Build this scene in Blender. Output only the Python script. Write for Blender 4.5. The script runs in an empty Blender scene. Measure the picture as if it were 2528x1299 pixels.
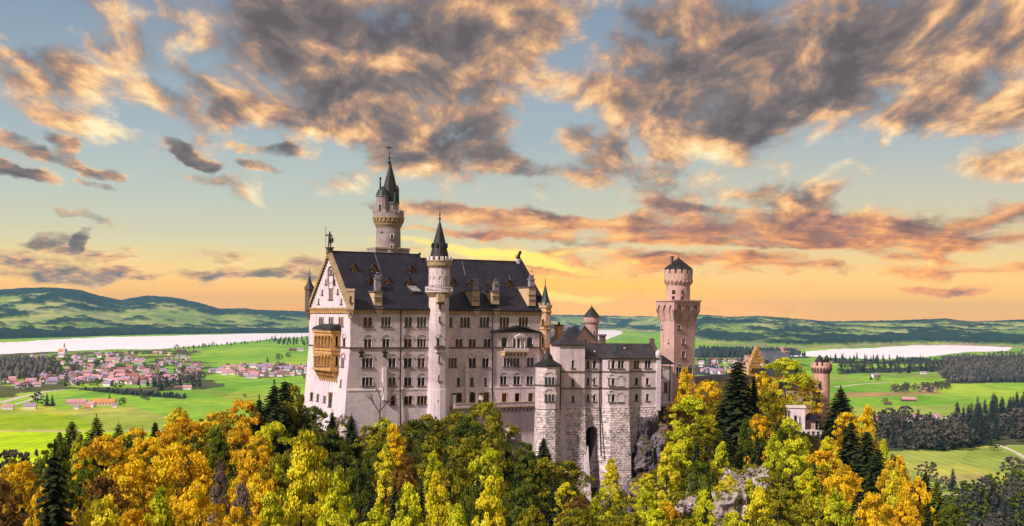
import bpy, bmesh, math, random
import numpy as np
from mathutils import Vector, Matrix, noise as mnoise

C = bpy.context.scene.collection
SC = bpy.context.scene
R = math.radians

# ------------------------------------------------------------------ camera
# metres; valley floor z = 0, eye 170 m above it, looking along +Y
F_PX, CX, HY, EYE, ROLL = 3000.0, 1264.0, 785.0, 170.0, R(0.6)
cam_d = bpy.data.cameras.new("camera")
cam = bpy.data.objects.new("camera", cam_d)
C.objects.link(cam)
cam.location = (0, 0, EYE)
cam.rotation_euler = (R(90), -ROLL, 0)
cam_d.sensor_width = 36
cam_d.lens = 36 * F_PX / 2528
cam_d.shift_y = (HY - 649.5) / 2528
cam_d.clip_start = 1
cam_d.clip_end = 80000
SC.camera = cam
SC.render.resolution_x, SC.render.resolution_y = 1024, 526


def ray(px, py):
    """direction (per metre of depth) through a measured point of the view"""
    dx, dy = px - CX, HY - py
    return ((dx * math.cos(ROLL) - dy * math.sin(ROLL)) / F_PX,
            (dx * math.sin(ROLL) + dy * math.cos(ROLL)) / F_PX)


def P(px, py, D):
    a, b = ray(px, py)
    return Vector((a * D, D, EYE + b * D))


def on_ground(px, py, z=0.0):
    a, b = ray(px, py)
    D = (z - EYE) / min(b, -1e-4)
    return Vector((a * D, D, z))


# ------------------------------------------------------------------ colour management, sun
SC.view_settings.view_transform = 'Standard'
SC.view_settings.look = 'None'
SC.view_settings.exposure = 0.26
SC.view_settings.gamma = 1.0
SC.cycles.use_denoising = True
SC.cycles.max_bounces = 6
SC.cycles.diffuse_bounces = 3
SC.cycles.volume_bounces = 0
SC.cycles.transparent_max_bounces = 8

sun_d = bpy.data.lights.new("sun", 'SUN')
sun_d.energy = 4.8
sun_d.angle = R(3.0)
sun_d.color = (1.0, 0.84, 0.70)
sun = bpy.data.objects.new("sun", sun_d)
C.objects.link(sun)
SUN_TO = Vector((-0.68, -0.60, 0.74)).normalized()
sun.rotation_euler = SUN_TO.to_track_quat('Z', 'Y').to_euler()


# ------------------------------------------------------------------ node helper
class V_:
    """a socket with arithmetic"""
    def __init__(s, t, sock): s.t, s.k = t, sock
    def _m(s, op, *a, clamp=False):
        n = s.t.nodes.new('ShaderNodeMath'); n.operation = op; n.use_clamp = clamp
        for i, x in enumerate((s,) + a):
            if isinstance(x, V_): s.t.links.new(x.k, n.inputs[i])
            else: n.inputs[i].default_value = x
        return V_(s.t, n.outputs[0])
    def __add__(s, o): return s._m('ADD', o)
    __radd__ = __add__
    def __mul__(s, o): return s._m('MULTIPLY', o)
    __rmul__ = __mul__
    def __sub__(s, o): return s._m('SUBTRACT', o)
    def __rsub__(s, o): return (s * -1.0) + o
    def __truediv__(s, o): return s._m('DIVIDE', o)
    def clamp(s): return s._m('ADD', 0.0, clamp=True)
    def mx(s, o): return s._m('MAXIMUM', o)
    def mn(s, o): return s._m('MINIMUM', o)
    def pw(s, o): return s._m('POWER', o)
    def ss(s, lo, hi):
        n = s.t.nodes.new('ShaderNodeMapRange'); n.interpolation_type = 'SMOOTHSTEP'
        s.t.links.new(s.k, n.inputs[0])
        for i, x in ((1, lo), (2, hi)):
            if isinstance(x, V_): s.t.links.new(x.k, n.inputs[i])
            else: n.inputs[i].default_value = x
        return V_(s.t, n.outputs[0])


def nd(t, typ, ins=None, **kw):
    n = t.nodes.new(typ)
    for k, v in kw.items(): setattr(n, k, v)
    for k, v in (ins or {}).items():
        if isinstance(v, V_): t.links.new(v.k, n.inputs[k])
        elif hasattr(v, 'is_output'): t.links.new(v, n.inputs[k])
        else: n.inputs[k].default_value = v
    return n


def ramp(t, fac, stops, interp='LINEAR'):
    n = t.nodes.new('ShaderNodeValToRGB'); n.color_ramp.interpolation = interp
    e = n.color_ramp.elements
    while len(e) < len(stops): e.new(0.5)
    for x, (p, c) in zip(e, stops):
        x.position = p; x.color = (*c, 1)
    t.links.new(fac.k if isinstance(fac, V_) else fac, n.inputs[0])
    return n.outputs[0]


def mixc(t, fac, a, b, mode='MIX'):
    n = t.nodes.new('ShaderNodeMix'); n.data_type = 'RGBA'; n.blend_type = mode
    for i, x in ((0, fac), (6, a), (7, b)):
        if isinstance(x, V_): t.links.new(x.k, n.inputs[i])
        elif hasattr(x, 'is_output'): t.links.new(x, n.inputs[i])
        elif i == 0: n.inputs[0].default_value = x
        else: n.inputs[i].default_value = (*x, 1) if len(x) == 3 else x
    return n.outputs[2]


def srgb(r, g, b):
    f = lambda c: ((c / 255 + 0.055) / 1.055) ** 2.4 if c > 10 else c / 255 / 12.92
    return (f(r), f(g), f(b))
# ------------------------------------------------------------------ sky: evening clouds by direction
def build_sky():
    w = bpy.data.worlds.new("World"); SC.world = w; w.use_nodes = True
    t = w.node_tree; t.nodes.clear()
    tc = nd(t, 'ShaderNodeTexCoord')
    sp = nd(t, 'ShaderNodeSeparateXYZ', {0: tc.outputs['Generated']})
    x, y, z = (V_(t, sp.outputs[i]) for i in range(3))
    a = x._m('ARCTAN2', y) * 3.0               # azimuth and elevation, 1 unit = a third of a radian
    e = z._m('ARCSINE') * 3.0
    zz = z.mx(0.0) + 0.20
    qx, qy = x / zz, y / zz

    # wobble so that the ovals lose their outline
    wob = nd(t, 'ShaderNodeTexNoise', {'Vector': nd(t, 'ShaderNodeCombineXYZ', {0: a * 4.0, 1: e * 7.0}).outputs[0],
                                      'Scale': 1.0, 'Detail': 4.0, 'Roughness': 0.6}, noise_dimensions='2D')
    ws = nd(t, 'ShaderNodeSeparateColor', {0: wob.outputs['Color']})
    aw = a + (V_(t, ws.outputs[0]) - 0.5) * 0.16
    ew = e + (V_(t, ws.outputs[1]) - 0.5) * 0.09

    pos = nd(t, 'ShaderNodeCombineXYZ', {0: aw, 1: ew, 2: 1.0}).outputs[0]

    def oval(px, py, rx, ry, ang=0.0):
        """soft oval round one direction: 1 in its middle, 0 outside"""
        s, tt = ray(px, py)
        az, el = math.atan2(s, 1.0) * 3, math.atan2(tt, math.hypot(s, 1.0)) * 3
        c_, s_, ra, rb = math.cos(R(ang)), math.sin(R(ang)), rx / 1000, ry / 1000
        uv = []
        for k in ((c_ / ra, s_ / ra, -(az * c_ + el * s_) / ra), (-s_ / rb, c_ / rb, (az * s_ - el * c_) / rb)):
            uv.append(V_(t, nd(t, 'ShaderNodeVectorMath', {0: pos, 1: k}, operation='DOT_PRODUCT').outputs['Value']))
        r2 = uv[0]._m('MULTIPLY_ADD', uv[0], uv[1] * uv[1])
        return V_(t, nd(t, 'ShaderNodeMapRange', {0: r2, 1: 1.25, 2: 0.0}, interpolation_type='SMOOTHSTEP').outputs[0])

    # (px, py, rx, ry, tilt, density, darkness)
    B = SKY_OVALS
    dens = dark = None
    for px, py, rx, ry, an, wd, wk in B:
        o = oval(px, py, rx, ry, an)
        if wd: dens = o * wd if dens is None else o._m('MULTIPLY_ADD', wd, dens)
        if wk: dark = o * wk if dark is None else o._m('MULTIPLY_ADD', wk, dark)

    def fbm(dx, dy, sx, sy, det, rough, dist, off=0.0):
        return V_(t, nd(t, 'ShaderNodeTexNoise', {'Vector': nd(t, 'ShaderNodeCombineXYZ', {0: dx * sx, 1: dy * sy, 2: off}).outputs[0],
                  'Scale': 1.0, 'Detail': det, 'Roughness': rough, 'Distortion': dist}).outputs[0])
    low = 1.0 - e.ss(0.15, 0.30)
    def field(off_a, off_e, det):
        hi = fbm(qx + off_a * 2.2, qy - off_e * 5.0, 6.2, 2.7, det, 0.57, 0.3, 3.7)
        lo = fbm(a + off_a, e + off_e, 6.5, 22.0, det, 0.60, 0.25, 9.1)
        return hi * (1.0 - low) + lo * low
    n0 = field(a * 0.0, e * 0.0, 9.0)
    # towards the glow low in the middle of the view: the lit side of each puff
    ga, ge = ray(1400, 745)
    la, le = (math.atan(ga) * 3 - a), (ge * 3 - e)
    ln = (la * la + le * le + 0.02)._m('SQRT')
    n1 = field(la / ln * 0.020, le / ln * 0.022, 6.0)
    fine = fbm(a, e, 19.0, 24.0, 6.0, 0.62, 0.5, 1.3)
    big = fbm(a, e, 3.4, 6.5, 4.0, 0.55, 0.3, 5.0)

    veil = e.ss(0.28, 0.60) * a.ss(-0.95, -0.2) * 0.26 + e.ss(0.5, 0.75) * 0.05
    dens = dens / (dens.mx(0.0) * 0.50 + 1.0)
    D = (n0 - 0.5) * 2.6 + dens + veil + (fine - 0.5) * 0.42
    alpha = D.ss(-0.06, 0.58)
    emb = (n0 - n1) * 4.6
    dark = dark / (dark.mx(0.0) * 1.2 + 1.0)
    lit = 0.63 + emb + (fine - 0.5) * 0.62 + (big - 0.5) * 0.85 - dark * 0.95 - (D - 0.30) * 0.40
    lit = (lit - 0.5) * 0.60 + 0.47 - e.ss(0.35, 0.8) * 0.05

    # clear air between the clouds
    cl = ramp(t, (e * 1.2).clamp(), [
        (0.0, srgb(255, 172, 30)), (0.05, srgb(254, 184, 66)), (0.12, srgb(244, 202, 128)),
        (0.21, srgb(214, 204, 164)), (0.34, srgb(186, 193, 178)), (0.52, srgb(160, 174, 180)), (0.78, srgb(134, 153, 170)),
        (1.0, srgb(112, 134, 160))])
    rightw = a.ss(-0.5, 1.0)
    cl = mixc(t, rightw * (1.0 - e.ss(0.1, 0.5)) * 0.35, cl, srgb(248, 196, 110))
    # cloud tones
    lo_t = ramp(t, lit.clamp(), [(0.0, srgb(96, 88, 90)), (0.26, srgb(122, 109, 106)), (0.46, srgb(172, 136, 112)),
                                 (0.66, srgb(228, 178, 128)), (0.84, srgb(248, 206, 150)), (1.0, srgb(255, 228, 180))])
    warm = ramp(t, lit.clamp(), [(0.0, srgb(126, 88, 78)), (0.26, srgb(166, 110, 84)), (0.46, srgb(214, 138, 88)),
                                 (0.70, srgb(248, 168, 90)), (1.0, srgb(255, 216, 116))])
    wm = (1.0 - e.ss(0.12, 0.36)) * a.ss(-0.62, -0.05)
    cloud = mixc(t, wm.clamp(), lo_t, warm)
    col = mixc(t, alpha.clamp(), cl, cloud)
    # the glow of the set sun at the horizon
    gl = oval(1360, 700, 330, 66, 0) * 0.6 + oval(1450, 760, 560, 80, 0) * 0.95
    col = mixc(t, gl.clamp() * (1.0 - alpha * 0.5), col, (1.25, .55, .05))
    gl2 = oval(1230, 630, 300, 17, -6) * 0.9 + oval(1400, 735, 130, 14, 0) * 0.8
    col = mixc(t, gl2.clamp(), col, (1.2, .86, .14))
    col = mixc(t, 1.0, col, ramp(t, (e * 5.0).clamp(), [(0.0, (1.5, 1.36, .80)), (0.45, (1.25, 1.17, .92)), (1.0, (1, 1, 1))]), 'MULTIPLY')
    # below the horizon
    col = mixc(t, z.ss(-0.02, -0.005), (0.10, 0.13, 0.08), col)
    bg = nd(t, 'ShaderNodeBackground', {'Color': col, 'Strength': 1.0})
    out = nd(t, 'ShaderNodeOutputWorld', {'Surface': bg.outputs[0]})
    w.cycles.sampling_method = 'MANUAL'
    w.cycles.sample_map_resolution = 512


SKY_OVALS = [
    # great dark deck, upper middle
    (620, 40, 330, 150, -8, .42, .26), (900, 90, 360, 170, 0, .40, .34), (1120, 210, 230, 170, 10, .46, .34),
    (760, 210, 330, 110, -14, .34, .22), (880, 310, 330, 80, -20, .40, .24), (1190, 350, 150, 90, -8, .62, .26),
    (1080, 385, 70, 40, 0, .45, .25), (1270, 400, 110, 40, -18, .5, .26), (580, 270, 80, 50, 0, .62, .42),
    (1230, 40, 160, 110, 0, .35, -.16), (1330, 20, 170, 120, 0, .38, -.20),
    # upper right deck
    (1640, 110, 260, 130, 20, .38, .22), (1850, 200, 380, 120, 12, .46, .30), (2060, 110, 330, 150, 22, .38, .24),
    (1970, 290, 260, 80, 4, .40, .26), (2250, 240, 150, 70, 10, .34, .22), (1660, 65, 110, 40, -15, .4, -.45),
    (2160, 75, 170, 40, 20, .2, -.30), (2440, 130, 260, 200, 15, .36, .0), (2380, 300, 260, 60, 10, .34, -.10),
    (2460, 420, 170, 70, 12, .34, -.10), (1880, 375, 300, 46, -8, .34, -.16), (2050, 430, 260, 30, -4, .26, -.24),
    (1870, 320, 130, 46, -6, .3, .2),
    # small bright puffs in the middle
    (1420, 215, 110, 60, 0, .42, -.10), (1400, 330, 60, 46, 0, .5, -.12), (1500, 355, 70, 34, -12, .42, -.08), (1640, 345, 70, 50, 0, .4, -.08),
    (1520, 410, 120, 40, -14, .42, .10), (1640, 405, 70, 36, -28, .55, .20), (1440, 440, 110, 30, -10, .34, -.05), (1700, 470, 130, 40, 6, .36, -.02),
    (1600, 440, 80, 30, -10, .36, -.02), (1690, 505, 90, 20, -8, .36, .05), (1550, 240, 60, 30, 0, .4, -.12),
    # orange bands at the right above the horizon
    (1300, 555, 520, 52, -4, .44, .02), (1750, 560, 560, 46, -3, .40, .08), (2130, 580, 360, 60, -2, .52, .16), (1960, 475, 150, 46, 0, .46, .06),
    (2420, 535, 190, 46, 0, .46, .26), (2080, 515, 200, 40, 0, .3, 0), (1000, 500, 420, 30, -10, .36, -.10), (1900, 655, 520, 26, -2, .36, .05),
    (1500, 640, 280, 22, -4, .34, -.02), (2330, 710, 160, 12, 0, .5, .1), (1570, 722, 40, 16, 30, .4, .05),
    (1150, 520, 420, 13, -5, .34, .02), (1350, 590, 460, 13, -3, .36, .04), (1850, 520, 330, 14, -6, .30, -.02), (2020, 612, 380, 17, -2, .38, .10), (1750, 610, 300, 11, -2, .34, .04),
    (1600, 668, 420, 9, -2, .30, .02), (2150, 668, 330, 9, -1, .32, .04), (2380, 600, 190, 14, -2, .34, .10), (1480, 545, 260, 18, -4, .32, .04), (2260, 545, 230, 20, -2, .36, .06), (1120, 575, 260, 9, -3, .32, -.06),
    # long bright streaks at the left
    (90, 170, 170, 110, -24, .30, -.14), (90, 250, 170, 40, -28, .32, -.24), (300, 110, 230, 60, -48, .30, .10), (400, 270, 170, 60, -34, .36, -.16),
    (420, 190, 200, 70, -42, .22, .14), (350, 345, 240, 22, -14, .44, -.30), (720, 300, 360, 40, -22, .28, -.22), (930, 350, 260, 36, -20, .36, -.30),
    (490, 445, 100, 18, -4, .36, -.2),
    # small dark clouds at the left
    (40, 350, 84, 26, -22, .8, .45), (160, 390, 84, 21, -12, .76, .45), (60, 430, 110, 20, -16, .76, .45), (275, 428, 76, 24, -8, .95, .6),
    (240, 465, 54, 17, -20, .8, .5), (440, 372, 66, 24, -24, .8, .45), (505, 402, 50, 22, -20, .76, .45), (670, 372, 90, 19, -8, .7, .35),
    (650, 412, 54, 18, -14, .8, .4), (145, 345, 50, 26, -20, .7, .4), (200, 542, 110, 15, -10, .8, .4), (100, 592, 110, 22, 6, .62, .3),
    (185, 588, 42, 20, 40, .65, .35), (50, 640, 150, 22, -4, .42, .05), (330, 638, 220, 12, -4, .42, .02),
    (120, 672, 300, 22, 0, .52, .06), (430, 675, 260, 17, 0, .50, .06), (640, 674, 190, 20, 0, .54, .06), (740, 657, 80, 30, 0, .55, .06),
    # clear lanes
    (330, 480, 420, 90, -6, -.34, 0), (800, 480, 300, 60, -14, -.30, 0), (560, 570, 700, 60, 0, -.36, 0), (1500, 130, 190, 110, 0, -.30, 0),
    (1330, 260, 130, 150, -20, -.26, 0), (2200, 395, 260, 50, 6, -.34, 0), (2350, 480, 260, 46, 0, -.28, 0), (2250, 440, 130, 30, 0, -.2, 0),
    (60, 300, 260, 40, -14, -.2, 0), (180, 60, 120, 90, -40, -.16, 0), (1850, 470, 130, 60, 0, -.2, 0), (700, 735, 900, 40, 0, -.34, 0),
    (2100, 725, 700, 46, 0, -.30, 0), (1450, 500, 200, 36, 0, -.22, 0),
]
build_sky()
# ------------------------------------------------------------------ scene helpers
def tag(o, label=None, cat=None, group=None, kind=None):
    if label: o['label'] = label
    if cat: o['category'] = cat
    if group: o['group'] = group
    if kind: o['kind'] = kind
    return o


def empty(name, loc=(0, 0, 0), rz=0.0):
    o = bpy.data.objects.new(name, None); C.objects.link(o)
    o.location = loc; o.rotation_euler = (0, 0, rz); o.empty_display_size = 2
    return o


class MB:
    """collects faces; build() links them as one mesh object"""
    def __init__(s): s.v, s.f, s.m = [], [], []
    def face(s, pts, m=0):
        i = len(s.v); s.v.extend(tuple(p) for p in pts); s.f.append(tuple(range(i, i + len(pts)))); s.m.append(m)
    def box(s, x0, x1, y0, y1, z0, z1, m=0):
        s.prism([(x0, y0), (x1, y0), (x1, y1), (x0, y1)], z0, z1, m=m)
    def prism(s, poly, z0, z1, top=None, m=0, cap=True, mtop=None):
        """upright prism over an anticlockwise outline; top = outline of the upper end"""
        top = top or poly; n = len(poly); i = len(s.v)
        s.v += [(*p, z0) for p in poly] + [(*p, z1) for p in top]
        for k in range(n):
            j = (k + 1) % n; s.f.append((i + k, i + j, i + n + j, i + n + k)); s.m.append(m)
        if cap:
            s.f.append(tuple(i + n + k for k in range(n))); s.m.append(m if mtop is None else mtop)
            s.f.append(tuple(i + k for k in reversed(range(n)))); s.m.append(m)
    def pyramid(s, poly, z0, apex, m=0):
        n = len(poly)
        for k in range(n): s.face([(*poly[k], z0), (*poly[(k + 1) % n], z0), apex], m)
    def lathe(s, cx, cy, prof, n=20, ph=0.0, m=0, ms=None):
        i = len(s.v); np_ = len(prof)
        for r, z in prof:
            for k in range(n):
                a = ph + 2 * math.pi * k / n
                s.v.append((cx + r * math.cos(a), cy + r * math.sin(a), z))
        for q in range(np_ - 1):
            for k in range(n):
                j = (k + 1) % n
                s.f.append((i + q * n + k, i + q * n + j, i + (q + 1) * n + j, i + (q + 1) * n + k))
                s.m.append(ms[q] if ms else m)
        s.f.append(tuple(i + (np_ - 1) * n + k for k in range(n))); s.m.append(ms[-1] if ms else m)
        s.f.append(tuple(i + k for k in reversed(range(n)))); s.m.append(ms[0] if ms else m)
    def tube(s, pts, rad, n=6, m=0):
        pts = [Vector(p) for p in pts]; i = len(s.v)
        rad = rad if isinstance(rad, (list, tuple)) else [rad] * len(pts)
        for k, p in enumerate(pts):
            d = (pts[min(k + 1, len(pts) - 1)] - pts[max(k - 1, 0)]).normalized()
            a = d.orthogonal().normalized(); b = d.cross(a)
            for q in range(n):
                t = 2 * math.pi * q / n
                s.v.append(tuple(p + (a * math.cos(t) + b * math.sin(t)) * rad[k]))
        for k in range(len(pts) - 1):
            for q in range(n):
                j = (q + 1) % n
                s.f.append((i + k * n + q, i + k * n + j, i + (k + 1) * n + j, i + (k + 1) * n + q)); s.m.append(m)
        e = i + (len(pts) - 1) * n
        s.f.append(tuple(e + q for q in range(n))); s.m.append(m)
        s.f.append(tuple(i + q for q in reversed(range(n)))); s.m.append(m)
    def obox(s, o, r, out, s0, s1, d0, d1, z0, z1, m=0):
        """box along a wall: s = along, d = outwards"""
        q = lambda a, d: (o[0] + r[0] * a + out[0] * d, o[1] + r[1] * a + out[1] * d)
        s.prism([q(s0, d1), q(s1, d1), q(s1, d0), q(s0, d0)], z0, z1, m=m)
    def data(s, name, mats, smooth=False):
        me = bpy.data.meshes.new(name); me.from_pydata(s.v, [], s.f)
        for m in (mats if isinstance(mats, (list, tuple)) else [mats]): me.materials.append(m)
        if any(s.m): me.polygons.foreach_set('material_index', s.m)
        if smooth: me.polygons.foreach_set('use_smooth', [True] * len(s.f))
        me.update()
        return me
    def build(s, name, mats, parent=None, smooth=False):
        o = bpy.data.objects.new(name, s.data(name, mats, smooth)); C.objects.link(o)
        if parent: o.parent = parent
        return o


def mat(name, col, rough=0.85, metal=0.0, spec=0.3):
    m = bpy.data.materials.new(name); m.use_nodes = True
    b = m.node_tree.nodes['Principled BSDF']
    if col is not None: b.inputs['Base Color'].default_value = (*col, 1)
    b.inputs['Roughness'].default_value = rough; b.inputs['Metallic'].default_value = metal
    b.inputs['Specular IOR Level'].default_value = spec
    return m, m.node_tree, b


def obj_co(t):
    return nd(t, 'ShaderNodeTexCoord').outputs['Object']


def noise_tex(t, vec, scale, det=4.0, rough=0.55, dist=0.0):
    return nd(t, 'ShaderNodeTexNoise', {'Vector': vec, 'Scale': scale, 'Detail': det, 'Roughness': rough, 'Distortion': dist}).outputs[0]


def scaled(t, vec, sx, sy, sz):
    m = nd(t, 'ShaderNodeMapping', {'Vector': vec}); m.inputs['Scale'].default_value = (sx, sy, sz)
    return m.outputs[0]


def plaster(name, a, b_, c_, block=True):
    """weathered limestone: patches of two tones, faint courses, streaks of rain wash"""
    m, t, b = mat(name, None, 0.9)
    co = obj_co(t)
    big = noise_tex(t, co, 0.16, 3.0, 0.6, 0.6)
    col = ramp(t, big, [(0.36, a), (0.52, b_), (0.66, c_)])
    st = noise_tex(t, scaled(t, co, 0.9, 0.9, 0.06), 1.0, 4.0, 0.6)
    col = mixc(t, V_(t, st).ss(0.48, 0.74) * 0.55, col, (a[0] * .62, a[1] * .60, a[2] * .62))
    fine = noise_tex(t, co, 1.6, 3.0, 0.6)
    col = mixc(t, 0.5, col, mixc(t, 1.0, col, ramp(t, fine, [(0.3, (.72, .72, .74)), (0.7, (1.25, 1.22, 1.2))]), 'MULTIPLY'))
    if block:
        sp = nd(t, 'ShaderNodeSeparateXYZ', {0: co})
        xy = V_(t, sp.outputs[0]) + V_(t, sp.outputs[1])
        v2 = nd(t, 'ShaderNodeCombineXYZ', {0: xy, 1: V_(t, sp.outputs[2])}).outputs[0]
        br = nd(t, 'ShaderNodeTexBrick', {'Vector': v2, 'Color1': (1, 1, 1, 1), 'Color2': (.88, .87, .89, 1), 'Mortar': (.74, .73, .76, 1),
                'Scale': 1.0, 'Mortar Size': 0.03, 'Brick Width': 1.3, 'Row Height': 0.62})
        col = mixc(t, 0.75, col, br.outputs[0], 'MULTIPLY')
    t.links.new(col, b.inputs['Base Color'])
    return m


def rubble(name, c1, c2, mortar, bw=1.15, rh=0.62):
    """rough coursed blocks that throw small shadows"""
    m, t, b = mat(name, None, 0.95)
    co = obj_co(t)
    sp = nd(t, 'ShaderNodeSeparateXYZ', {0: co})
    wob = V_(t, noise_tex(t, co, 0.7, 2.0)) - 0.5
    xy = V_(t, sp.outputs[0]) + V_(t, sp.outputs[1]) * 0.8 + wob * 0.5
    wb2 = V_(t, noise_tex(t, co, 1.9, 2.0)) - 0.5
    v2 = nd(t, 'ShaderNodeCombineXYZ', {0: xy + wb2 * 1.6, 1: V_(t, sp.outputs[2]) + wob * 0.5 + wb2 * 0.55}).outputs[0]
    br = nd(t, 'ShaderNodeTexBrick', {'Vector': v2, 'Color1': (*c1, 1), 'Color2': (*c2, 1), 'Mortar': (*mortar, 1), 'Scale': 1.0,
            'Mortar Size': 0.07, 'Mortar Smooth': 0.5, 'Brick Width': bw, 'Row Height': rh, 'Bias': -0.1})
    n = noise_tex(t, co, 0.9, 4.0, 0.65)
    gap = V_(t, noise_tex(t, scaled(t, co, .8, .8, 1.6), 1.0, 3.0, .6)).ss(.42, .56)
    col = mixc(t, gap, mixc(t, .3, c1, c2), br.outputs[0])
    col = mixc(t, 1.0, col, ramp(t, n, [(0.32, (.45, .42, .44)), (0.6, (1.15, 1.1, 1.08))]), 'MULTIPLY')
    t.links.new(col, b.inputs['Base Color'])
    hgt = (1.0 - V_(t, br.outputs[1])) * 0.6 + V_(t, noise_tex(t, co, 2.6, 4.0, 0.7)) * 0.7
    bp = nd(t, 'ShaderNodeBump', {'Height': hgt, 'Strength': 1.0, 'Distance': 0.35})
    t.links.new(bp.outputs[0], b.inputs['Normal'])
    return m


def mottled(name, a, b_, scale=0.5, rough=0.8, bump=0.0, spec=0.3, stretch=(1, 1, 1), p=(0.35, 0.65)):
    m, t, b = mat(name, None, rough, spec=spec)
    co = scaled(t, obj_co(t), *stretch)
    n = noise_tex(t, co, scale, 5.0, 0.62)
    t.links.new(ramp(t, n, [(p[0], a), (p[1], b_)]), b.inputs['Base Color'])
    if bump:
        bp = nd(t, 'ShaderNodeBump', {'Height': noise_tex(t, co, scale * 3, 5.0, 0.65), 'Strength': 1.0, 'Distance': bump})
        t.links.new(bp.outputs[0], b.inputs['Normal'])
    return m


M = {}
M['wall'] = plaster('castle_limestone', (.52, .435, .51), (.65, .56, .615), (.74, .59, .565))
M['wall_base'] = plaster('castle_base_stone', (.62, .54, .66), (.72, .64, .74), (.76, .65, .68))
M['trim'] = mottled('pale_trim', (.56, .50, .54), (.70, .64, .67), 1.2)
M['backlit_stone'] = plaster('backlit_tower_stone', (.27, .225, .25), (.35, .29, .31), (.42, .33, .33))  # darker copy of the stone: the tower's backlit shade is in the colour
M['sand'] = mottled('yellow_sandstone', (.40, .22, .085), (.62, .37, .15), 0.8)
M['sand_pale'] = mottled('pale_sandstone', (.44, .31, .20), (.60, .44, .30), 0.7)
M['pink'] = plaster('pink_gate_stone', (.52, .31, .27), (.64, .40, .34), (.70, .47, .38))
M['brick'] = plaster('red_tower_stone', (.46, .30, .285), (.56, .375, .35), (.62, .42, .38))
M['rubble'] = rubble('rubble_wall', (.88, .80, .86), (.58, .50, .56), (.14, .115, .14))
M['cornice'] = mottled('cornice_stone', (.26, .19, .115), (.42, .31, .18), 1.0)
M['sand_bright'] = mottled('bright_yellow_stone', (.46, .28, .10), (.68, .44, .17), 0.8)
M['string'] = mottled('dark_string_course', (.10, .07, .075), (.16, .11, .11), 1.0)
M['glass'] = mat('window_glass', (.012, .011, .015), 0.12, spec=0.5)[0]
M['glass_sky'] = mat('sky_tinted_glass', (.045, .05, .065), 0.2, spec=0.5)[0]  # bluish grey sky reflection put into the glass colour
M['glass_warm'] = mottled('curtain_glow_pane', (.07, .03, .012), (.22, .10, .03), 1.4)  # curtain tone and orange window light, both painted on the pane
M['iron'] = mat('dark_iron', (.02, .018, .02), 0.55)[0]
M['bronze'] = mat('dark_bronze', (.03, .03, .028), 0.5, metal=0.4)[0]
M['white'] = mottled('white_paint', (.70, .68, .72), (.84, .82, .85), 1.0)
M['wood'] = mottled('brown_wood', (.10, .05, .025), (.18, .09, .04), 2.0)


def slate(name, a, b_):
    m, t, b = mat(name, None, 0.55, spec=0.35)
    co = obj_co(t)
    n = noise_tex(t, co, 0.22, 5.0, 0.65)
    col = ramp(t, n, [(0.34, a), (0.64, b_)])
    rows = noise_tex(t, scaled(t, co, 1.2, 1.2, 4.0), 1.0, 2.0, 0.6)
    col = mixc(t, 0.8, col, ramp(t, rows, [(0.35, (.6, .6, .62)), (0.65, (1.4, 1.35, 1.4))]), 'MULTIPLY')
    t.links.new(col, b.inputs['Base Color'])
    bp = nd(t, 'ShaderNodeBump', {'Height': rows, 'Strength': 0.6, 'Distance': 0.1}); t.links.new(bp.outputs[0], b.inputs['Normal'])
    return m


M['slate'] = slate('purple_slate', (.010, .010, .019), (.021, .020, .036))
M['slate_grey'] = slate('charcoal_slate', (.022, .021, .027), (.045, .043, .052))
M['slate_dark'] = slate('black_slate', (.010, .010, .012), (.022, .022, .024))
M['slate_blue'] = slate('blue_grey_slate', (.07, .085, .12), (.13, .15, .19))
M['teal'] = slate('green_copper_roof', (.012, .026, .030), (.022, .046, .050))


# ------------------------------------------------------------------ walls with real window openings
class Wall:
    """upright wall p0 -> p1 (left to right seen from outside) in a frame; holes are cut, windows filled in"""
    def __init__(s, fr, p0, p1, off=None, parent=None):
        s.fr, s.p0, s.p1 = fr, p0, p1
        d = (p1[0] - p0[0], p1[1] - p0[1]); s.L = math.hypot(*d)
        s.r = (d[0] / s.L, d[1] / s.L); s.out = (s.r[1], -s.r[0])
        s.holes = []; s.off = off or (lambda z: 0.0); s.parent = parent
    def px(s, px, py, proud=0.0):
        """(along, z) where the sight line through a measured point meets this wall"""
        a, b = ray(px, py)
        fr = s.fr
        ox, oy = fr.to_world(s.p0[0] + s.out[0] * proud, s.p0[1] + s.out[1] * proud)
        nx, ny = fr.dir_world(*s.out)
        D = (ox * nx + oy * ny) / (a * nx + ny)
        rx, ry = fr.dir_world(*s.r)
        return (a * D - ox) * rx + (D - oy) * ry, EYE + b * D
    def pt(s, a, d=0.0):
        return (s.p0[0] + s.r[0] * a + s.out[0] * d, s.p0[1] + s.r[1] * a + s.out[1] * d)
    def build(s, mb, z0, z1, e0=None, e1=None, m=0, m2=None, zsplit=None):
        """the wall as a grid without the cells of its openings"""
        hs = [h for h in s.holes if h[3] > z0 and h[2] < z1]
        S = sorted({0.0, s.L} | {x for h in hs for x in h[:2] if 0 < x < s.L})
        Z = sorted({z0, z1} | {z for h in hs for z in h[2:4] if z0 < z < z1} | ({zsplit} if zsplit else set()))
        def p(a, z):
            o = s.off(z)
            if a <= 0 and e0: a -= e0(z)
            if a >= s.L and e1: a += e1(z)
            return (*s.pt(a, o), z)
        for i in range(len(S) - 1):
            for j in range(len(Z) - 1):
                ca, cz = (S[i] + S[i + 1]) / 2, (Z[j] + Z[j + 1]) / 2
                if any(h[0] < ca < h[1] and h[2] < cz < h[3] for h in hs): continue
                mm = m if not zsplit or cz > zsplit else m2
                mb.face([p(S[i], Z[j]), p(S[i + 1], Z[j]), p(S[i + 1], Z[j + 1]), p(S[i], Z[j + 1])], mm)


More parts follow.
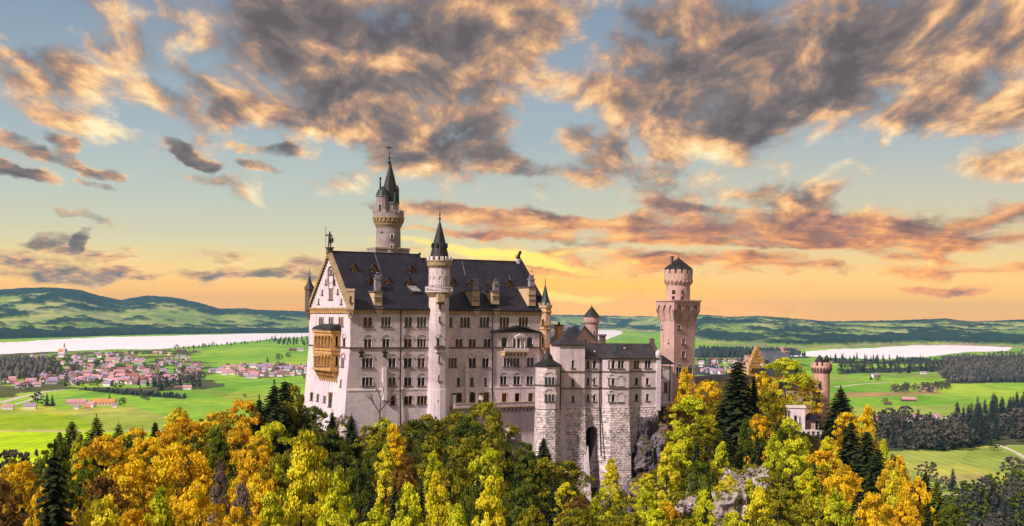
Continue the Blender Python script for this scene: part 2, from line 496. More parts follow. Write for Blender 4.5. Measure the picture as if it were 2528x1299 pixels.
def window_mesh(wall, s0, s1, z0, z1, n, hood, applied, d0, plain=False, depth=0.42):
    """arched lights between colonnettes, sill, jambs and hood: (frame mesh, pane mesh); s = along, d = outwards"""
    f, g = MB(), MB()
    P3 = lambda s, d, z: (*wall.pt(s, d0 + d), z)
    fo = 0.05                                   # face of the tracery
    fb = -0.16 if not applied else 0.012
    w, h = s1 - s0, z1 - z0
    pier = min(0.13, w * 0.07) if n > 1 else 0.0
    lw = (w - pier * (n - 1)) / n
    fi = -0.05 if not applied else fo - 0.01    # tracery set back a little from the wall face
    for k in range(n):
        a = s0 + k * (lw + pier); b = a + lw; r = lw / 2
        zs = z1 - (0 if plain else min(r, h * 0.28)); q = 6
        if not plain:
            arc = [(a + r - r * math.cos(math.pi * i / q), zs + (z1 - zs) * math.sin(math.pi * i / q)) for i in range(q + 1)]
            for (x0, y0), (x1, y1) in zip(arc, arc[1:]):
                if max(y0, y1) < z1 - 1e-3 or min(y0, y1) < z1 - 1e-3:
                    f.face([P3(x0, fi, y0), P3(x1, fi, y1), P3(x1, fi, z1 + .001), P3(x0, fi, z1 + .001)])
                f.face([P3(x0, fb, y0), P3(x1, fb, y1), P3(x1, fi, y1), P3(x0, fi, y0)])
        if k < n - 1:
            f.obox(wall.pt(0, d0), wall.r, wall.out, b, b + pier, fb, fi, z0, z1)
    t = min(0.17, 0.10 + w * 0.03)
    f.obox(wall.pt(0, d0), wall.r, wall.out, s0 - t, s0, -0.02, fo, z0, z1)
    f.obox(wall.pt(0, d0), wall.r, wall.out, s1, s1 + t, -0.02, fo, z0, z1)
    f.obox(wall.pt(0, d0), wall.r, wall.out, s0 - t, s1 + t, -0.02, fo + .003, z1, z1 + t * .9)
    f.obox(wall.pt(0, d0), wall.r, wall.out, s0 - t - .12, s1 + t + .12, -0.02, 0.24, z0 - 0.22, z0, 1)
    if hood:
        R0 = w / 2 + t + 0.10; c = (s0 + s1) / 2; zc = z1 - h * 0.12; H = min(R0, h * 0.62) if hood == 1 else R0 * hood
        q = 10; ang = [math.pi * i / q for i in range(q + 1)]
        for i in range(q):
            a0, a1 = ang[i], ang[i + 1]
            pi_ = lambda a, e: (c - (R0 + e) * math.cos(a), zc + (H + e) * math.sin(a))
            i0, i1, o0, o1 = pi_(a0, 0), pi_(a1, 0), pi_(a0, .26), pi_(a1, .26)
            for dd, mm in ((0.16, 0),):
                f.face([P3(i0[0], dd, i0[1]), P3(i1[0], dd, i1[1]), P3(o1[0], dd, o1[1]), P3(o0[0], dd, o0[1])], mm)
            f.face([P3(i0[0], 0, i0[1]), P3(i1[0], 0, i1[1]), P3(i1[0], .16, i1[1]), P3(i0[0], .16, i0[1])], 1)
            f.face([P3(o0[0], .16, o0[1]), P3(o1[0], .16, o1[1]), P3(o1[0], 0, o1[1]), P3(o0[0], 0, o0[1])], 1)
    if not applied:
        for (x0, y0), (x1, y1) in (((s0, z0), (s0, z1)), ((s1, z1), (s1, z0)), ((s1, z0), (s0, z0)), ((s0, z1), (s1, z1))):
            f.face([P3(x0, 0, y0), P3(x1, 0, y1), P3(x1, -depth, y1), P3(x0, -depth, y0)])
        gd = -depth + 0.02
    else:
        gd = 0.01
    g.face([P3(s0, gd, z0), P3(s1, gd, z0), P3(s1, gd, z1), P3(s0, gd, z1)])
    return f, g


def window(wall, parent, pxc, y0, y1, wpx, n=1, hood=0, applied=False, proud=0.0, warm=False, plain=False, trim='trim', name='window', depth=0.42):
    """a window measured from the view: centre x, top y, bottom y, width"""
    wpx *= 1.10; y0 -= 1.2; y1 += .6
    sa, za = wall.px(pxc - wpx / 2, (y0 + y1) / 2, proud); sb, zb = wall.px(pxc + wpx / 2, (y0 + y1) / 2, proud)
    _, zt = wall.px(pxc, y0, proud); _, z0 = wall.px(pxc, y1, proud)
    d0 = wall.off((zt + z0) / 2) + proud
    f, g = window_mesh(wall, sa, sb, z0, zt, n, hood, applied, d0, plain, depth)
    if not applied: wall.holes.append((sa, sb, z0, zt))
    o = f.build(name, [M[trim], M['string']], parent)
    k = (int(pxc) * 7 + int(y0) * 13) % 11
    g.build('pane', M['glass_warm'] if warm or k == 0 else M['glass_sky'] if k in (3, 7) else M['glass'], o)
    return o


class Frame:
    """a building's own axes: origin on the ground plan, turned by th; z stays world z minus z0"""
    def __init__(s, ox, oy, th): s.ox, s.oy, s.c, s.s, s.th = ox, oy, math.cos(th), math.sin(th), th
    def to_world(s, u, v): return s.ox + u * s.c - v * s.s, s.oy + u * s.s + v * s.c
    def dir_world(s, u, v): return u * s.c - v * s.s, u * s.s + v * s.c
    def to_local(s, x, y):
        dx, dy = x - s.ox, y - s.oy
        return dx * s.c + dy * s.s, -dx * s.s + dy * s.c
    def v_plane(s, px, py, v):
        """(u, z) on the plane v = const"""
        return Wall(s, (0, v), (1, v)).px(px, py)
    def u_plane(s, px, py, u):
        a, z = Wall(s, (u, 0), (u, -1)).px(px, py)
        return -a, z
    def at(s, px, py, D):
        p = P(px, py, D); u, v = s.to_local(p.x, p.y)
        return u, v, p.z
    def root(s, name): return empty(name, (s.ox, s.oy, 0), s.th)


def merlons(mb, cx, cy, r, n, w, z0, z1, t=0.5, ph=0.0, m=0):
    for k in range(n):
        a = ph + 2 * math.pi * k / n
        c, q = math.cos(a), math.sin(a)
        pts = [(cx + c * rr - q * ww, cy + q * rr + c * ww) for rr, ww in ((r, -w / 2), (r, w / 2), (r - t, w / 2), (r - t, -w / 2))]
        mb.prism(pts[::-1] if False else pts, z0, z1, m=m)


def corbels(mb, cx, cy, r0, r1, n, w, z0, z1, ph=0.0, m=0):
    """brackets under a projecting ring: from r0 at the bottom to r1 at the top"""
    for k in range(n):
        a = ph + 2 * math.pi * k / n; c, q = math.cos(a), math.sin(a)
        P_ = lambda rr, ww, z: (cx + c * rr - q * ww, cy + q * rr + c * ww, z)
        for ww in (-w / 2, w / 2):
            mb.face([P_(r0 - .1, ww, z0), P_(r0, ww, z0), P_(r1, ww, z1 - (z1 - z0) * .35), P_(r1, ww, z1), P_(r0 - .1, ww, z1)], m)
        mb.face([P_(r0, -w / 2, z0), P_(r0, w / 2, z0), P_(r1, w / 2, z1 - (z1 - z0) * .35), P_(r1, -w / 2, z1 - (z1 - z0) * .35)], m)
        mb.face([P_(r1, -w / 2, z1 - (z1 - z0) * .35), P_(r1, w / 2, z1 - (z1 - z0) * .35), P_(r1, w / 2, z1), P_(r1, -w / 2, z1)], m)


def finial(mb, x, y, z0, z1, r=0.16, m=0):
    h = z1 - z0
    mb.lathe(x, y, [(r, z0 - .2), (r * .7, z0 + h * .12), (r * 2.2, z0 + h * .2), (r * .6, z0 + h * .28), (r * .5, z0 + h * .42), (r * 1.6, z0 + h * .5),
                    (r * .4, z0 + h * .58), (r * .25, z1)], 8, m=m)


def regular(cx, cy, r, n, ph=0.0):
    return [(cx + r * math.cos(ph + 2 * math.pi * k / n), cy + r * math.sin(ph + 2 * math.pi * k / n)) for k in range(n)]


def settle(root, z0):
    """put a thing's empty on its base"""
    seen = set()
    def walk(o):
        for c in o.children:
            if c.type == 'MESH' and c.data.name not in seen:
                seen.add(c.data.name); c.data.transform(Matrix.Translation((0, 0, -z0)))
            walk(c)
    walk(root)
    root.location.z = z0
# ------------------------------------------------------------------ the palace block of the castle
TH = R(29.0)
A0 = P(865, 780, 300)
FP = Frame(A0.x, A0.y, TH)


def build_palace():
    fr = FP
    root = tag(fr.root('castle_palace'), 'pale stone palace with steep dark slate roof and slim stair turret on its front', 'castle')
    W = 30.0
    sz = lambda px, py, v=0.0: fr.v_plane(px, py, v)
    L = sz(1350, 760)[0]
    zE = sz(1000, 762)[1]                       # eaves
    z860, z962 = sz(1000, 859)[1], sz(1000, 962)[1]
    zB = 128.0
    offS = lambda z: 0.0 if z > z962 else 0.22 + (z962 - z) * 0.022
    offW = lambda z: 0.0 if z > z860 else (z860 - z) * 0.085
    S = Wall(fr, (0, 0), (L, 0), offS)
    Wt = Wall(fr, (0, W), (0, 0), offW)
    N = Wall(fr, (L, W), (0, W), offS)
    E = Wall(fr, (L, 0), (L, W), offS)
    win = lambda *a, **k: window(S, root, *a, **k)
    # --- front windows, storey by storey
    for px, w, n in ((908, 20, 2), (953, 22, 3), (1008, 17, 2), (1041, 21, 3), (1113, 7, 1), (1148, 22, 3), (1196, 22, 3), (1245, 22, 3), (1292, 21, 3)):
        win(px, 784, 806, w, n)
    for px, w, n in ((908, 17, 2), (953, 17, 2), (1007, 18, 2), (1041, 20, 3), (1133, 16, 2), (1166, 16, 2), (1203, 16, 2)):
        win(px, 838, 857, w, n, 1)
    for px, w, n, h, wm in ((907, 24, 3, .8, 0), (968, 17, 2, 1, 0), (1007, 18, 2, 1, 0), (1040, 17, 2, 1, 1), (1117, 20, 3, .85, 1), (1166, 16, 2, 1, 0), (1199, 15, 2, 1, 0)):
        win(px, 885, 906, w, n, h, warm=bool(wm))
    for px, w, n, h in ((907, 24, 3, 0), (968, 17, 2, 1), (1007, 17, 2, 0), (1040, 17, 2, 1), (1132, 8, 1, 0), (1165, 8, 1, 0), (1199, 7, 1, 0)):
        win(px, 933, 952, w, n, h)
    for px, w, n, y0, y1 in ((969, 10, 1, 978, 999), (1007, 18, 2, 979, 998), (1041, 22, 3, 979, 997), (1132, 13, 1, 971, 991), (1165, 13, 1, 969, 997), (1199, 13, 1, 970, 990)):
        win(px, y0, y1, w, n, trim='sand_pale')
    # --- the slightly proud bay at the east half of the front, under a flat gable roof
    ub0, ub1 = sz(1213, 900)[0], sz(1327, 900)[0]
    zBay = sz(1270, 820)[1]
    B = Wall(fr, (ub0, -0.9), (ub1, -0.9), offS)
    for px, w, h in ((1245, 13, 0), (1308, 13, 0)):
        window(B, root, px, 834, 858, w, 1, .9)
    window(B, root, 1277, 835, 857, 18, 2, 0)
    window(B, root, 1263, 885, 904, 35, 5, 0, warm=False)
    window(B, root, 1309, 884, 904, 16, 2, 1)
    for px in (1243, 1276, 1308): window(B, root, px, 930, 949, 15, 2, 1)
    for px in (1244, 1276, 1309): window(B, root, px, 972, 992, 11, 1, 0, trim='sand_pale')
    mb = MB()
    B.build(mb, zB, zBay, m=0, m2=1, zsplit=z962 - .3)
    for u in (ub0, ub1):
        mb.face([(u, 0.3, zB), (u, -0.9, zB), (u, -0.9, zBay), (u, 0.3, zBay)])
    mb.build('projecting_bay', [M['wall'], M['wall_base']], root)
    mb = MB()
    ua = sz(1277, 806)[0]; za = sz(1277, 805)[1]
    for uu, zz in (((ub0 - .5, ua), (zBay, za)), ((ua, ub1 + .5), (za, zBay))):
        pl = [(uu[0], -1.5, zz[0]), (uu[1], -1.5, zz[1]), (uu[1], 0.1, zz[1] + .3), (uu[0], 0.1, zz[0] + .3)]
        mb.face(pl); mb.face([(p[0], p[1], p[2] - .35) for p in pl]); mb.face([pl[0], pl[1], (*pl[1][:2], pl[1][2] - .35), (*pl[0][:2], pl[0][2] - .35)])
    mb.face([(ub0, -1.3, zBay - .1), (ub1, -1.3, zBay - .1), (ua, -1.3, za - .2)])
    finial(mb, ua, -1.2, za, za + 1.3, .1)
    mb.build('bay_roof', M['slate_dark'], root)
    # balcony with its little columned porch
    mb = MB()
    b0, b1 = sz(1234, 866)[0], sz(1293, 866)[0]; zb = sz(1260, 866)[1]
    mb.box(b0, b1, -2.6, -0.9, zb - .35, zb, 1)
    mb.box(b0, b1, -2.6, -2.42, zb, zb + .75, 0)
    for k in range(7):
        u = b0 + .3 + (b1 - b0 - .6) * k / 6
        mb.prism([(u - .17, -2.3), (u + .17, -2.3), (u + .17, -.9), (u - .17, -.9)], zb - 1.3, zb - .35,
                 [(u - .17, -2.5), (u + .17, -2.5), (u + .17, -.9), (u - .17, -.9)], 1)
    for px in (1267, 1277, 1288):
        u = sz(px, 840)[0]
        mb.lathe(u, -1.7, [(.2, zb), (.15, zb + .3), (.15, zb + 3.0), (.24, zb + 3.3)], 8)
    u0, u1 = sz(1265, 840)[0], sz(1290, 840)[0]
    mb.box(u0, u1, -2.0, -0.88, zb + 3.3, zb + 3.75)
    mb.prism([(u0 - .2, -2.1), (u1 + .2, -2.1), (u1 + .2, -.88), (u0 - .2, -.88)], zb + 3.75, zb + 4.6,
             [((u0 + u1) / 2 - .1, -2.1), ((u0 + u1) / 2 + .1, -2.1), ((u0 + u1) / 2 + .1, -.88), ((u0 + u1) / 2 - .1, -.88)])
    mb.build('balcony', [M['trim'], M['sand_pale']], root)

    # --- west front windows
    ww = lambda *a, **k: window(Wt, root, *a, **{'depth': .14, **k})
    for px in (793.5, 817.5, 842): ww(px, 784, 804, 11, 3)
    ww(849.5, 835, 854, 6, 1, 1); ww(849, 884, 905, 7, 2, 1); ww(848.5, 938, 954, 3.5, 1)
    ww(779.5, 970, 987, 6, 1, trim='sand_pale'); ww(795, 974, 989, 5, 1, trim='sand_pale'); ww(812, 978, 992, 6, 2)
    ww(826, 970, 1004, 8, 1, trim='sand')

    # --- plain walls
    mb = MB(); S.build(mb, zB, zE, offW, None, 0, 1, z962); mb.build('south_wall', [M['wall'], M['wall_base']], root)
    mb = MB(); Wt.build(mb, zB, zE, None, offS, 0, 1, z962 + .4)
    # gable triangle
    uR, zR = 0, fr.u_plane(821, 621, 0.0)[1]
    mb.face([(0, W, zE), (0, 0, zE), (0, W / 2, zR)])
    mb.build('west_wall', [M['wall_base'], M['wall_base']], root)  # whole front in the paler stone: its sunlit brightness is put into the colour
    mb = MB(); N.build(mb, zB, zE); E.build(mb, zB, zE); mb.build('rear_wall', M['wall'], root)

    # --- cornice with dentils, string courses
    mb = MB()
    zc = sz(1000, 775)[1]
    mb.box(-.25, L + .2, -.30, 0, zc, zE, 0); mb.box(-.5, L + .4, -.55, -.3, zE - .45, zE, 0)
    for k in range(int(L / .9)): mb.box(k * .9, k * .9 + .42, -.42, -.3, zc + .35, zc + .95, 1)
    mb.box(-.30, 0, 0, W, zc, zE, 1); mb.box(-.55, -.30, -.5, W + .4, zE - .4, zE + .1, 0)
    for k in range(int(W / .9)): mb.box(-.42, -.30, k * .9, k * .9 + .42, zc + .3, zc + .9, 1)
    mb.build('cornice', [M['cornice'], M['sand']], root)
    mb = MB()
    mb.box(-.16, ub0, -.2, -.002, z860 - .22, z860 + .22); mb.box(ub0 - .1, ub1 + .1, -1.1, -.902, z860 - .2, z860 + .2); mb.box(-.18, -.002, 0, W, z860 - .2, z860 + .2)
    mb.build('string_course', M['string'], root)
    mb = MB(); zz = z962
    mb.box(-.6, ub0, -.32, -.002, zz - .14, zz + .14); mb.box(ub0 - .1, ub1 + .1, -1.22, -.902, zz - .14, zz + .14)
    mb.build('ledge', M['trim'], root)
    # anchors in the shape of stars
    for px in (892, 950):
        mb = MB(); u, z = sz(px, 873)
        for an in (90, 25, 155, 270, 235, 305):
            c, s_ = math.cos(R(an)), math.sin(R(an)); mb.tube([(u, -.12, z), (u + c * .75, -.12, z + s_ * .95)], [.16, .26], 5)
        mb.build('wall_anchor', M['iron'], root)
    # buttress strips
    for px, y0, y1, v in ((948, 908, 968, 1.1), (1151, 895, 990, 1.1)):
        u, z1 = sz(px, y0); z0 = sz(px, y1)[1]
        mb = MB(); mb.prism([(u - .5, -v), (u + .5, -v), (u + .5, 0), (u - .5, 0)], z0 - 2, z1, [(u - .5, -.5), (u + .5, -.5), (u + .5, 0), (u - .5, 0)])
        mb.build('buttress', M['trim'], root)
    # rain pipes
    for px, y0, y1, v in ((988, 764, 1050, .5), (1212, 764, 1000, 1.05)):
        u, z1 = sz(px, y0); z0 = sz(px, y1)[1]
        mb = MB(); mb.tube([(u, -v - .5, z0), (u, -v, z962), (u, -v, z1)], .17, 6); mb.build('rain_pipe', M['iron'], root)

    # --- terrace along the foot of the east half
    mb = MB(); t0, t1 = sz(1107, 1002)[0], sz(1328, 1002)[0]; zt = sz(1200, 1001)[1]
    mb.box(t0, t1, -3.4, 0, zt - .35, zt, 0); mb.box(t0, t1, -3.4, -3.1, zt + .002, zt + .85, 1)
    mb.box(t0, t1, -3.55, -3.05, zt + .85, zt + 1.0, 0)
    for k in range(9):
        u = sz(1240, 1002)[0] + k * 1.15
        mb.prism([(u - .2, -1.5), (u + .2, -1.5), (u + .2, -.3), (u - .2, -.3)], zt - 1.9, zt - .35, [(u - .2, -3.3), (u + .2, -3.3), (u + .2, -.3), (u - .2, -.3)], 1)
    mb.build('terrace', [M['sand_pale'], M['wall_base']], root)
    for px in (1118, 1185):
        u = sz(px, 980)[0]; z1 = sz(px, 974)[1]
        mb = MB(); mb.box(u - .45, u + .45, -1.0, -.3, zt + .002, z1); mb.prism([(u - .6, -1.2), (u + .6, -1.2), (u + .6, -.2), (u - .6, -.2)], z1, z1 + .5, [(u - .1, -.7), (u + .1, -.7), (u + .1, -.6), (u - .1, -.6)], 1)
        mb.build('sentry_box', [M['white'], M['iron']], root)

    # --- roof in two heights
    uS = fr.v_plane(1036, 640, W / 2)[0]
    zA = fr.v_plane(900, 624, W / 2)[1]; zBq = fr.v_plane(1200, 644, W / 2)[1]
    zR = min(zR, zA + .6)
    mb = MB(); ov = .75
    k_ = (zA - zE) / (W / 2)
    for (u0, u1, zr) in ((.35, uS, zA), (uS, L - .3, zBq)):
        k_ = (zr - zE) / (W / 2)
        e = [(-ov, zE - .15 * k_), (W / 2, zr), (W + ov, zE - .15 * k_)]
        for (va, z_a), (vb, z_b) in zip(e, e[1:]):
            mb.face([(u0, va, z_a), (u1, va, z_a), (u1, vb, z_b), (u0, vb, z_b)])
    kA, kB = (zA - zE) / (W / 2), (zBq - zE) / (W / 2)
    mb.face([(uS, -ov, zE), (uS, W / 2, zA), (uS, W + ov, zE)])
    mb.box(.35, L - .3, -ov - .12, -ov, zE - .35, zE - .02)
    roof = mb.build('roof', M['slate'], root)
    roofz = lambda u, v: zE + (kA if u < uS else kB) * v
    mb = MB(); mb.box(.3, uS, W / 2 - .18, W / 2 + .18, zA - .05, zA + .22); mb.box(uS - .25, uS + .25, W / 2 - .25, W / 2 + .25, zA - .1, zA + .55)
    mb.box(uS, L - .4, W / 2 - .18, W / 2 + .18, zBq - .05, zBq + .2)
    mb.build('ridge_capping', M['slate_dark'], roof)
    # gable copings
    def coping(u0, u1, zr, ze, m, up=.5):
        q = MB()
        for sgn in (0, 1):
            v = lambda x: x if not sgn else W - x
            a, b = (v(-.9), ze - .5), (v(W / 2), zr)
            q.face([(u0, a[0], a[1] + up), (u0, b[0], b[1] + up), (u1, b[0], b[1] + up), (u1, a[0], a[1] + up)])
            for uu in (u0, u1): q.face([(uu, a[0], a[1] + up), (uu, b[0], b[1] + up), (uu, b[0], b[1] - .9), (uu, a[0], a[1] - .9)])
            for i in range(20):
                t = (i + .3) / 20; vv = v(-.9 + (W / 2 + .9) * t); z = ze - .5 + (zr - ze + .5) * t
                q.box(u0 - .14, u0, vv - .28, vv + .28, z - 1.25, z - .6, 0)
        return q.build('gable_coping', m, root)
    coping(-.5, .45, zR, zE, [M['cornice']], .35)
    coping(L - .5, L + .3, zBq + .3, zE, [M['slate']], .8)
    # statue pedestals
    mb = MB(); mb.box(-.7, .7, W / 2 - .7, W / 2 + .7, zR - .6, zR + .9); mb.box(-.95, .95, W / 2 - .95, W / 2 + .95, zR + .9, zR + 1.2); mb.build('pedestal', M['string'], root)
    mb = MB(); zP = fr.v_plane(1320, 641, W / 2)[1]; mb.box(L - 1.2, L + .2, W / 2 - .7, W / 2 + .7, zBq - 1.2, zP); mb.build('pedestal', M['wall'], root)

    # --- gable niches on the west front
    for px, y0, y1, w, n, h in ((817, 712, 739, 9, 3, 1), (817.5, 665, 677, 7, 2, 0)):
        ww(px, y0, y1, w, n, h, applied=True)
    for px, y0, y1 in ((805, 690, 702), (826.5, 690, 702), (796, 716, 727), (834.5, 714, 725), (787, 738, 750), (843, 738, 750)):
        ww(px, y0, y1, 3.4, 1, 0, applied=True, name='gable_niche')
    # tall blind arch round the upper pair
    mb = MB()
    for a, b in ((811, 825),):
        s0, z0 = Wt.px(a, 705); s1, z1 = Wt.px(b, 658); _, zs = Wt.px(818, 668)
        q = [(s0, z0), (s0, zs)] + [((s0 + s1) / 2 - (s1 - s0) / 2 * math.cos(t), zs + (z1 - zs) * math.sin(t)) for t in np.linspace(0.3, math.pi - .3, 7)] + [(s1, zs), (s1, z0)]
        mb.tube([(*Wt.pt(s, .12), z) for s, z in q], .22, 5)
    mb.build('blind_arch', M['string'], root)

    # --- loggia on the west front
    d = 2.5
    v1 = W - Wt.px(841, 860)[0]
    F_ = Wall(fr, (-d, W), (-d, v1)); v2 = W - F_.px(774, 860)[0]
    F_ = Wall(fr, (-d, v2), (-d, v1)); G = Wall(fr, (-d, v1), (0, v1)); H = Wall(fr, (0, v2), (-d, v2))
    zt, zb = F_.px(797, 817)[1], F_.px(797, 912)[1]
    for y0, y1 in ((830, 855), (879, 903)):
        for px in (780.5, 788.5, 796.8, 805, 813.3): window(F_, root, px, y0, y1, 5.6, 1, 0, trim='sand', name='loggia_arch', depth=1.2)
        window(G, root, 831.5, y0 + 2, y1 - 1, 6, 1, 0, trim='sand', name='loggia_arch', depth=.9)
    mb = MB()
    for w_ in (F_, G, H): w_.build(mb, zb, zt)
    mb.face([(-d, v2, zb), (-d, v1, zb), (0, v1, zb), (0, v2, zb)])
    for y, o in ((818, .3), (862, .28), (871, .16), (912, .3)):
        z = F_.px(797, y)[1]; mb.box(-d - o, .0, v1 - o, v2 + o, z - .3, z + .25, 1)
    for px in (776.5, 784.5, 792.6, 801, 809.2, 817.5):                # half columns of the two arcades
        s = F_.px(px, 850)[0]
        for y0, y1 in ((832, 858), (881, 905)):
            z1, z0 = F_.px(797, y0)[1], F_.px(797, y1)[1]; p = F_.pt(s, .12); mb.lathe(*p, [(.2, z0), (.13, z0 + .3), (.13, z1 - .4), (.25, z1)], 7, m=1)
    lo = mb.build('loggia', [M['sand'], M['sand']], root)
    mb = MB(); zk = F_.px(797, 946)[1]
    n = 8
    for k in range(n):                                                  # raking brackets under it
        v = v1 + .5 + (v2 - v1 - 1) * k / (n - 1)
        mb.prism([(-.5, v - .3), (0, v - .3), (0, v + .3), (-.5, v + .3)], zk, zb - .3, [(-d, v - .3), (0, v - .3), (0, v + .3), (-d, v + .3)])
        mb.box(-d * .75, 0, v - .42, v + .42, zb - 1.5, zb - 1.1); mb.box(-d * .45, 0, v - .42, v + .42, zb - 2.9, zb - 2.5)
    mb.box(-.6, 0, v1 - .2, v1 + .5, zk - .6, zb - .3)
    mb.build('bracket', M['sand'], lo)
    mb = MB(); prof = [(-d - .5, zt + .25), (-d + .1, zt + 1.0), (-d * .5, zt + 1.5), (0, zt + 1.8)]
    for (a, z0), (b, z1) in zip(prof, prof[1:]):
        ins = lambda u: (u + d + .5) / (d + .5) * 1.5
        mb.face([(a, v1 - .5 + ins(a), z0), (b, v1 - .5 + ins(b), z1), (b, v2 + .5 - ins(b), z1), (a, v2 + .5 - ins(a), z0)])
        mb.face([(a, v1 - .5 + ins(a), z0), (b, v1 - .5 + ins(b), z1), (.0, v1 - .5 + ins(b), z1), (.0, v1 - .5 + ins(a), z0)])
        mb.face([(a, v2 + .5 - ins(a), z0), (b, v2 + .5 - ins(b), z1), (.0, v2 + .5 - ins(b), z1), (.0, v2 + .5 - ins(a), z0)])
    mb.build('roof', M['slate_dark'], lo)

    # --- corner turrets
    def bartizan(cu, cv, r, y_px, spire, name, mm, n=8, crown=True):
        (zbot, zk, ztop, ztip) = y_px
        q = MB()
        q.lathe(cu, cv, [(r * .35, zbot), (r * .8, zk - .6), (r * 1.08, zk), (r, zk + .02), (r, ztop), (r * 1.18, ztop + .25), (r * 1.18, ztop + .9)], n, R(22.5), m=0)
        if crown: merlons(q, cu, cv, r * 1.18, 8, .6, ztop + .9, ztop + 1.5, .35, 0, 0)
        o = q.build(name, M[mm], root)
        q = MB(); q.lathe(cu, cv, [(r * 1.02, ztop + .92), (r * .55, ztop + (ztip - ztop) * .45), (.04, ztip)], n, R(22.5)); finial(q, cu, cv, ztip - .3, ztip + 2.0, .1)
        q.build('spire', M[spire], o)
        return o
    uz = lambda px, py: sz(px, py)
    r = 1.62
    uc = sz(1346, 780)[0]
    t = bartizan(uc, .1, r, (uz(1346, 884)[1], uz(1346, 862)[1], uz(1346, 762)[1], uz(1348, 700)[1]), 'teal', 'corner_turret', 'sand_pale')
    for y in (770, 803, 812, 858):
        q = MB(); z = uz(1346, y)[1]; q.lathe(uc, .1, [(r + .22, z - .22), (r + .28, z), (r + .22, z + .22)], 8, R(22.5)); q.build('band', M['sand'], t)
    tw = Wall(fr, (uc - .7, .1 - r * .93), (uc + .7, .1 - r * .93))
    for y0, y1 in ((790, 802), (833, 856)): window(tw, t, 1340, y0, y1, 4.5, 1, 0, applied=True, trim='sand', proud=0.0)
    vz = lambda px, py: fr.u_plane(px, py, 0.0)
    vN = W - .2
    bartizan(-.1, vN, 1.15, (vz(772, 788)[1], vz(772, 765)[1], vz(775, 716)[1], vz(779, 676)[1]), 'slate_dark', 'corner_turret', 'string', crown=False)
    t = bartizan(-.1, -.1, 1.35, (sz(866, 786)[1], sz(866, 764)[1], sz(866, 722)[1], sz(866, 716)[1]), 'slate', 'corner_turret', 'sand_pale', 4, False)
    tw = Wall(fr, (-.9, -1.1), (.6, -1.1)); window(tw, t, 866, 733, 746, 5, 1, 0, applied=True, trim='sand')

    # --- wall dormers, small dormers, chimneys, roof light
    def wall_dormer(px, y0, y1, low, w=2.1, tall=0):
        u, z1 = fr.v_plane(px, y0, .6); z0 = fr.v_plane(px, y1, .6)[1]
        q = MB()
        q.box(u - w / 2, u + w / 2, .1, (z1 - zE) / kB + .6, z0 - .8, z1, 0)
        q.box(u - w / 2 - .22, u + w / 2 + .22, -.1, (z1 - zE) / kB + .8, z1, z1 + .35, 1)
        q.box(u - w / 2 - .1, u + w / 2 + .1, 0.0, .1, (z0 + z1) / 2 - .12, (z0 + z1) / 2 + .12, 1)
        if low:
            q.box(u - w / 2, u + w / 2, -.65, -.3, sz(px, 768)[1], zE + .1, 0)
            q.prism([(u - .3, -.5), (u + .3, -.5), (u + .3, -.3), (u - .3, -.3)], sz(px, 780)[1], sz(px, 768)[1], [(u - w / 2, -.65), (u + w / 2, -.65), (u + w / 2, -.3), (u - w / 2, -.3)], 0)
        for sx in (-.5, 0, .5): q.box(u + sx * w * .55 - .16, u + sx * w * .55 + .16, .02, .12, z0 + .3, z0 + 1.0, 2)
        return q.build('wall_dormer', [M['sand_pale'], M['string'], M['string']], roof), u, z1
    for px, y0, y1, low in ((932, 722, 748, 1), (1173, 719, 748, 1), (1222, 721, 744, 1), (1312, 711, 748, 0)):
        wall_dormer(px, y0, y1, low)
    def chimney(px, y0, y1, v, arms):
        u, z1 = fr.v_plane(px, y0, v); z0 = fr.v_plane(px, y1, v)[1]; q = MB(); h = z1 - z0
        q.box(u - .75, u + .75, v - .5, v + .5, z0 - 1.5, z0 + h * .45)
        q.box(u - .9, u + .9, v - .65, v + .65, z0 + h * .45, z0 + h * .53)
        for a in (-.45, .05, .5): q.box(u + a - .17, u + a + .17, v - .17, v + .17, z0 + h * .53, z0 + h * (.78 if a else .95))
        if arms: q.box(u - .9, u + .9, v - .14, v + .14, z0 + h * .74, z0 + h * .8)
        q.box(u - .2, u + .4, v - .25, v + .25, z0 + h * .93, z1)
        return q.build('chimney', M['pot'], roof)
    M['pot'] = mottled('grey_chimney_stone', (.16, .14, .17), (.36, .33, .37), 1.5)
    chimney(932, 672, 704, 4.0, 1); chimney(1174, 679, 716, 2.0, 0); chimney(1224, 688, 716, 2.2, 1); chimney(1312, 670, 708, 2.2, 0)
    def dormer(px, py, v, w=1.3):
        u, z = fr.v_plane(px, py, v); q = MB(); h = 1.2; back = v + (h + 1.1) / (kA if u < uS else kB)
        for sgn in (-1, 1): q.face([(u + sgn * w / 2, v, z - .7), (u + sgn * w / 2, v, z + h * .6), (u + sgn * w / 2, back, z + h * .6), (u + sgn * w / 2, back, z - .7)], 1)
        q.face([(u - w / 2, v, z - .8), (u + w / 2, v, z - .8), (u + w / 2, v, z + h * .6), (u, v, z + h * 1.25), (u - w / 2, v, z + h * .6)], 0)
        for sgn in (-1, 1): q.face([(u, v - .35, z + h * 1.45), (u + sgn * (w / 2 + .3), v - .35, z + h * .45), (u + sgn * (w / 2 + .3), back, z + h * .45), (u, back, z + h * 1.45)], 1)
        q.box(u - .3, u + .3, v - .05, v - .01, z - .4, z + .45, 2)
        q.build('dormer', [M['dormer'], M['slate_dark'], M['glass']], roof)
    M['dormer'] = mottled('rust_red_dormer', (.20, .075, .03), (.36, .15, .06), 1.5)
    vr = lambda py: max(.5, (782 - py) / 9.4 / 1.0 * .0 + 0)
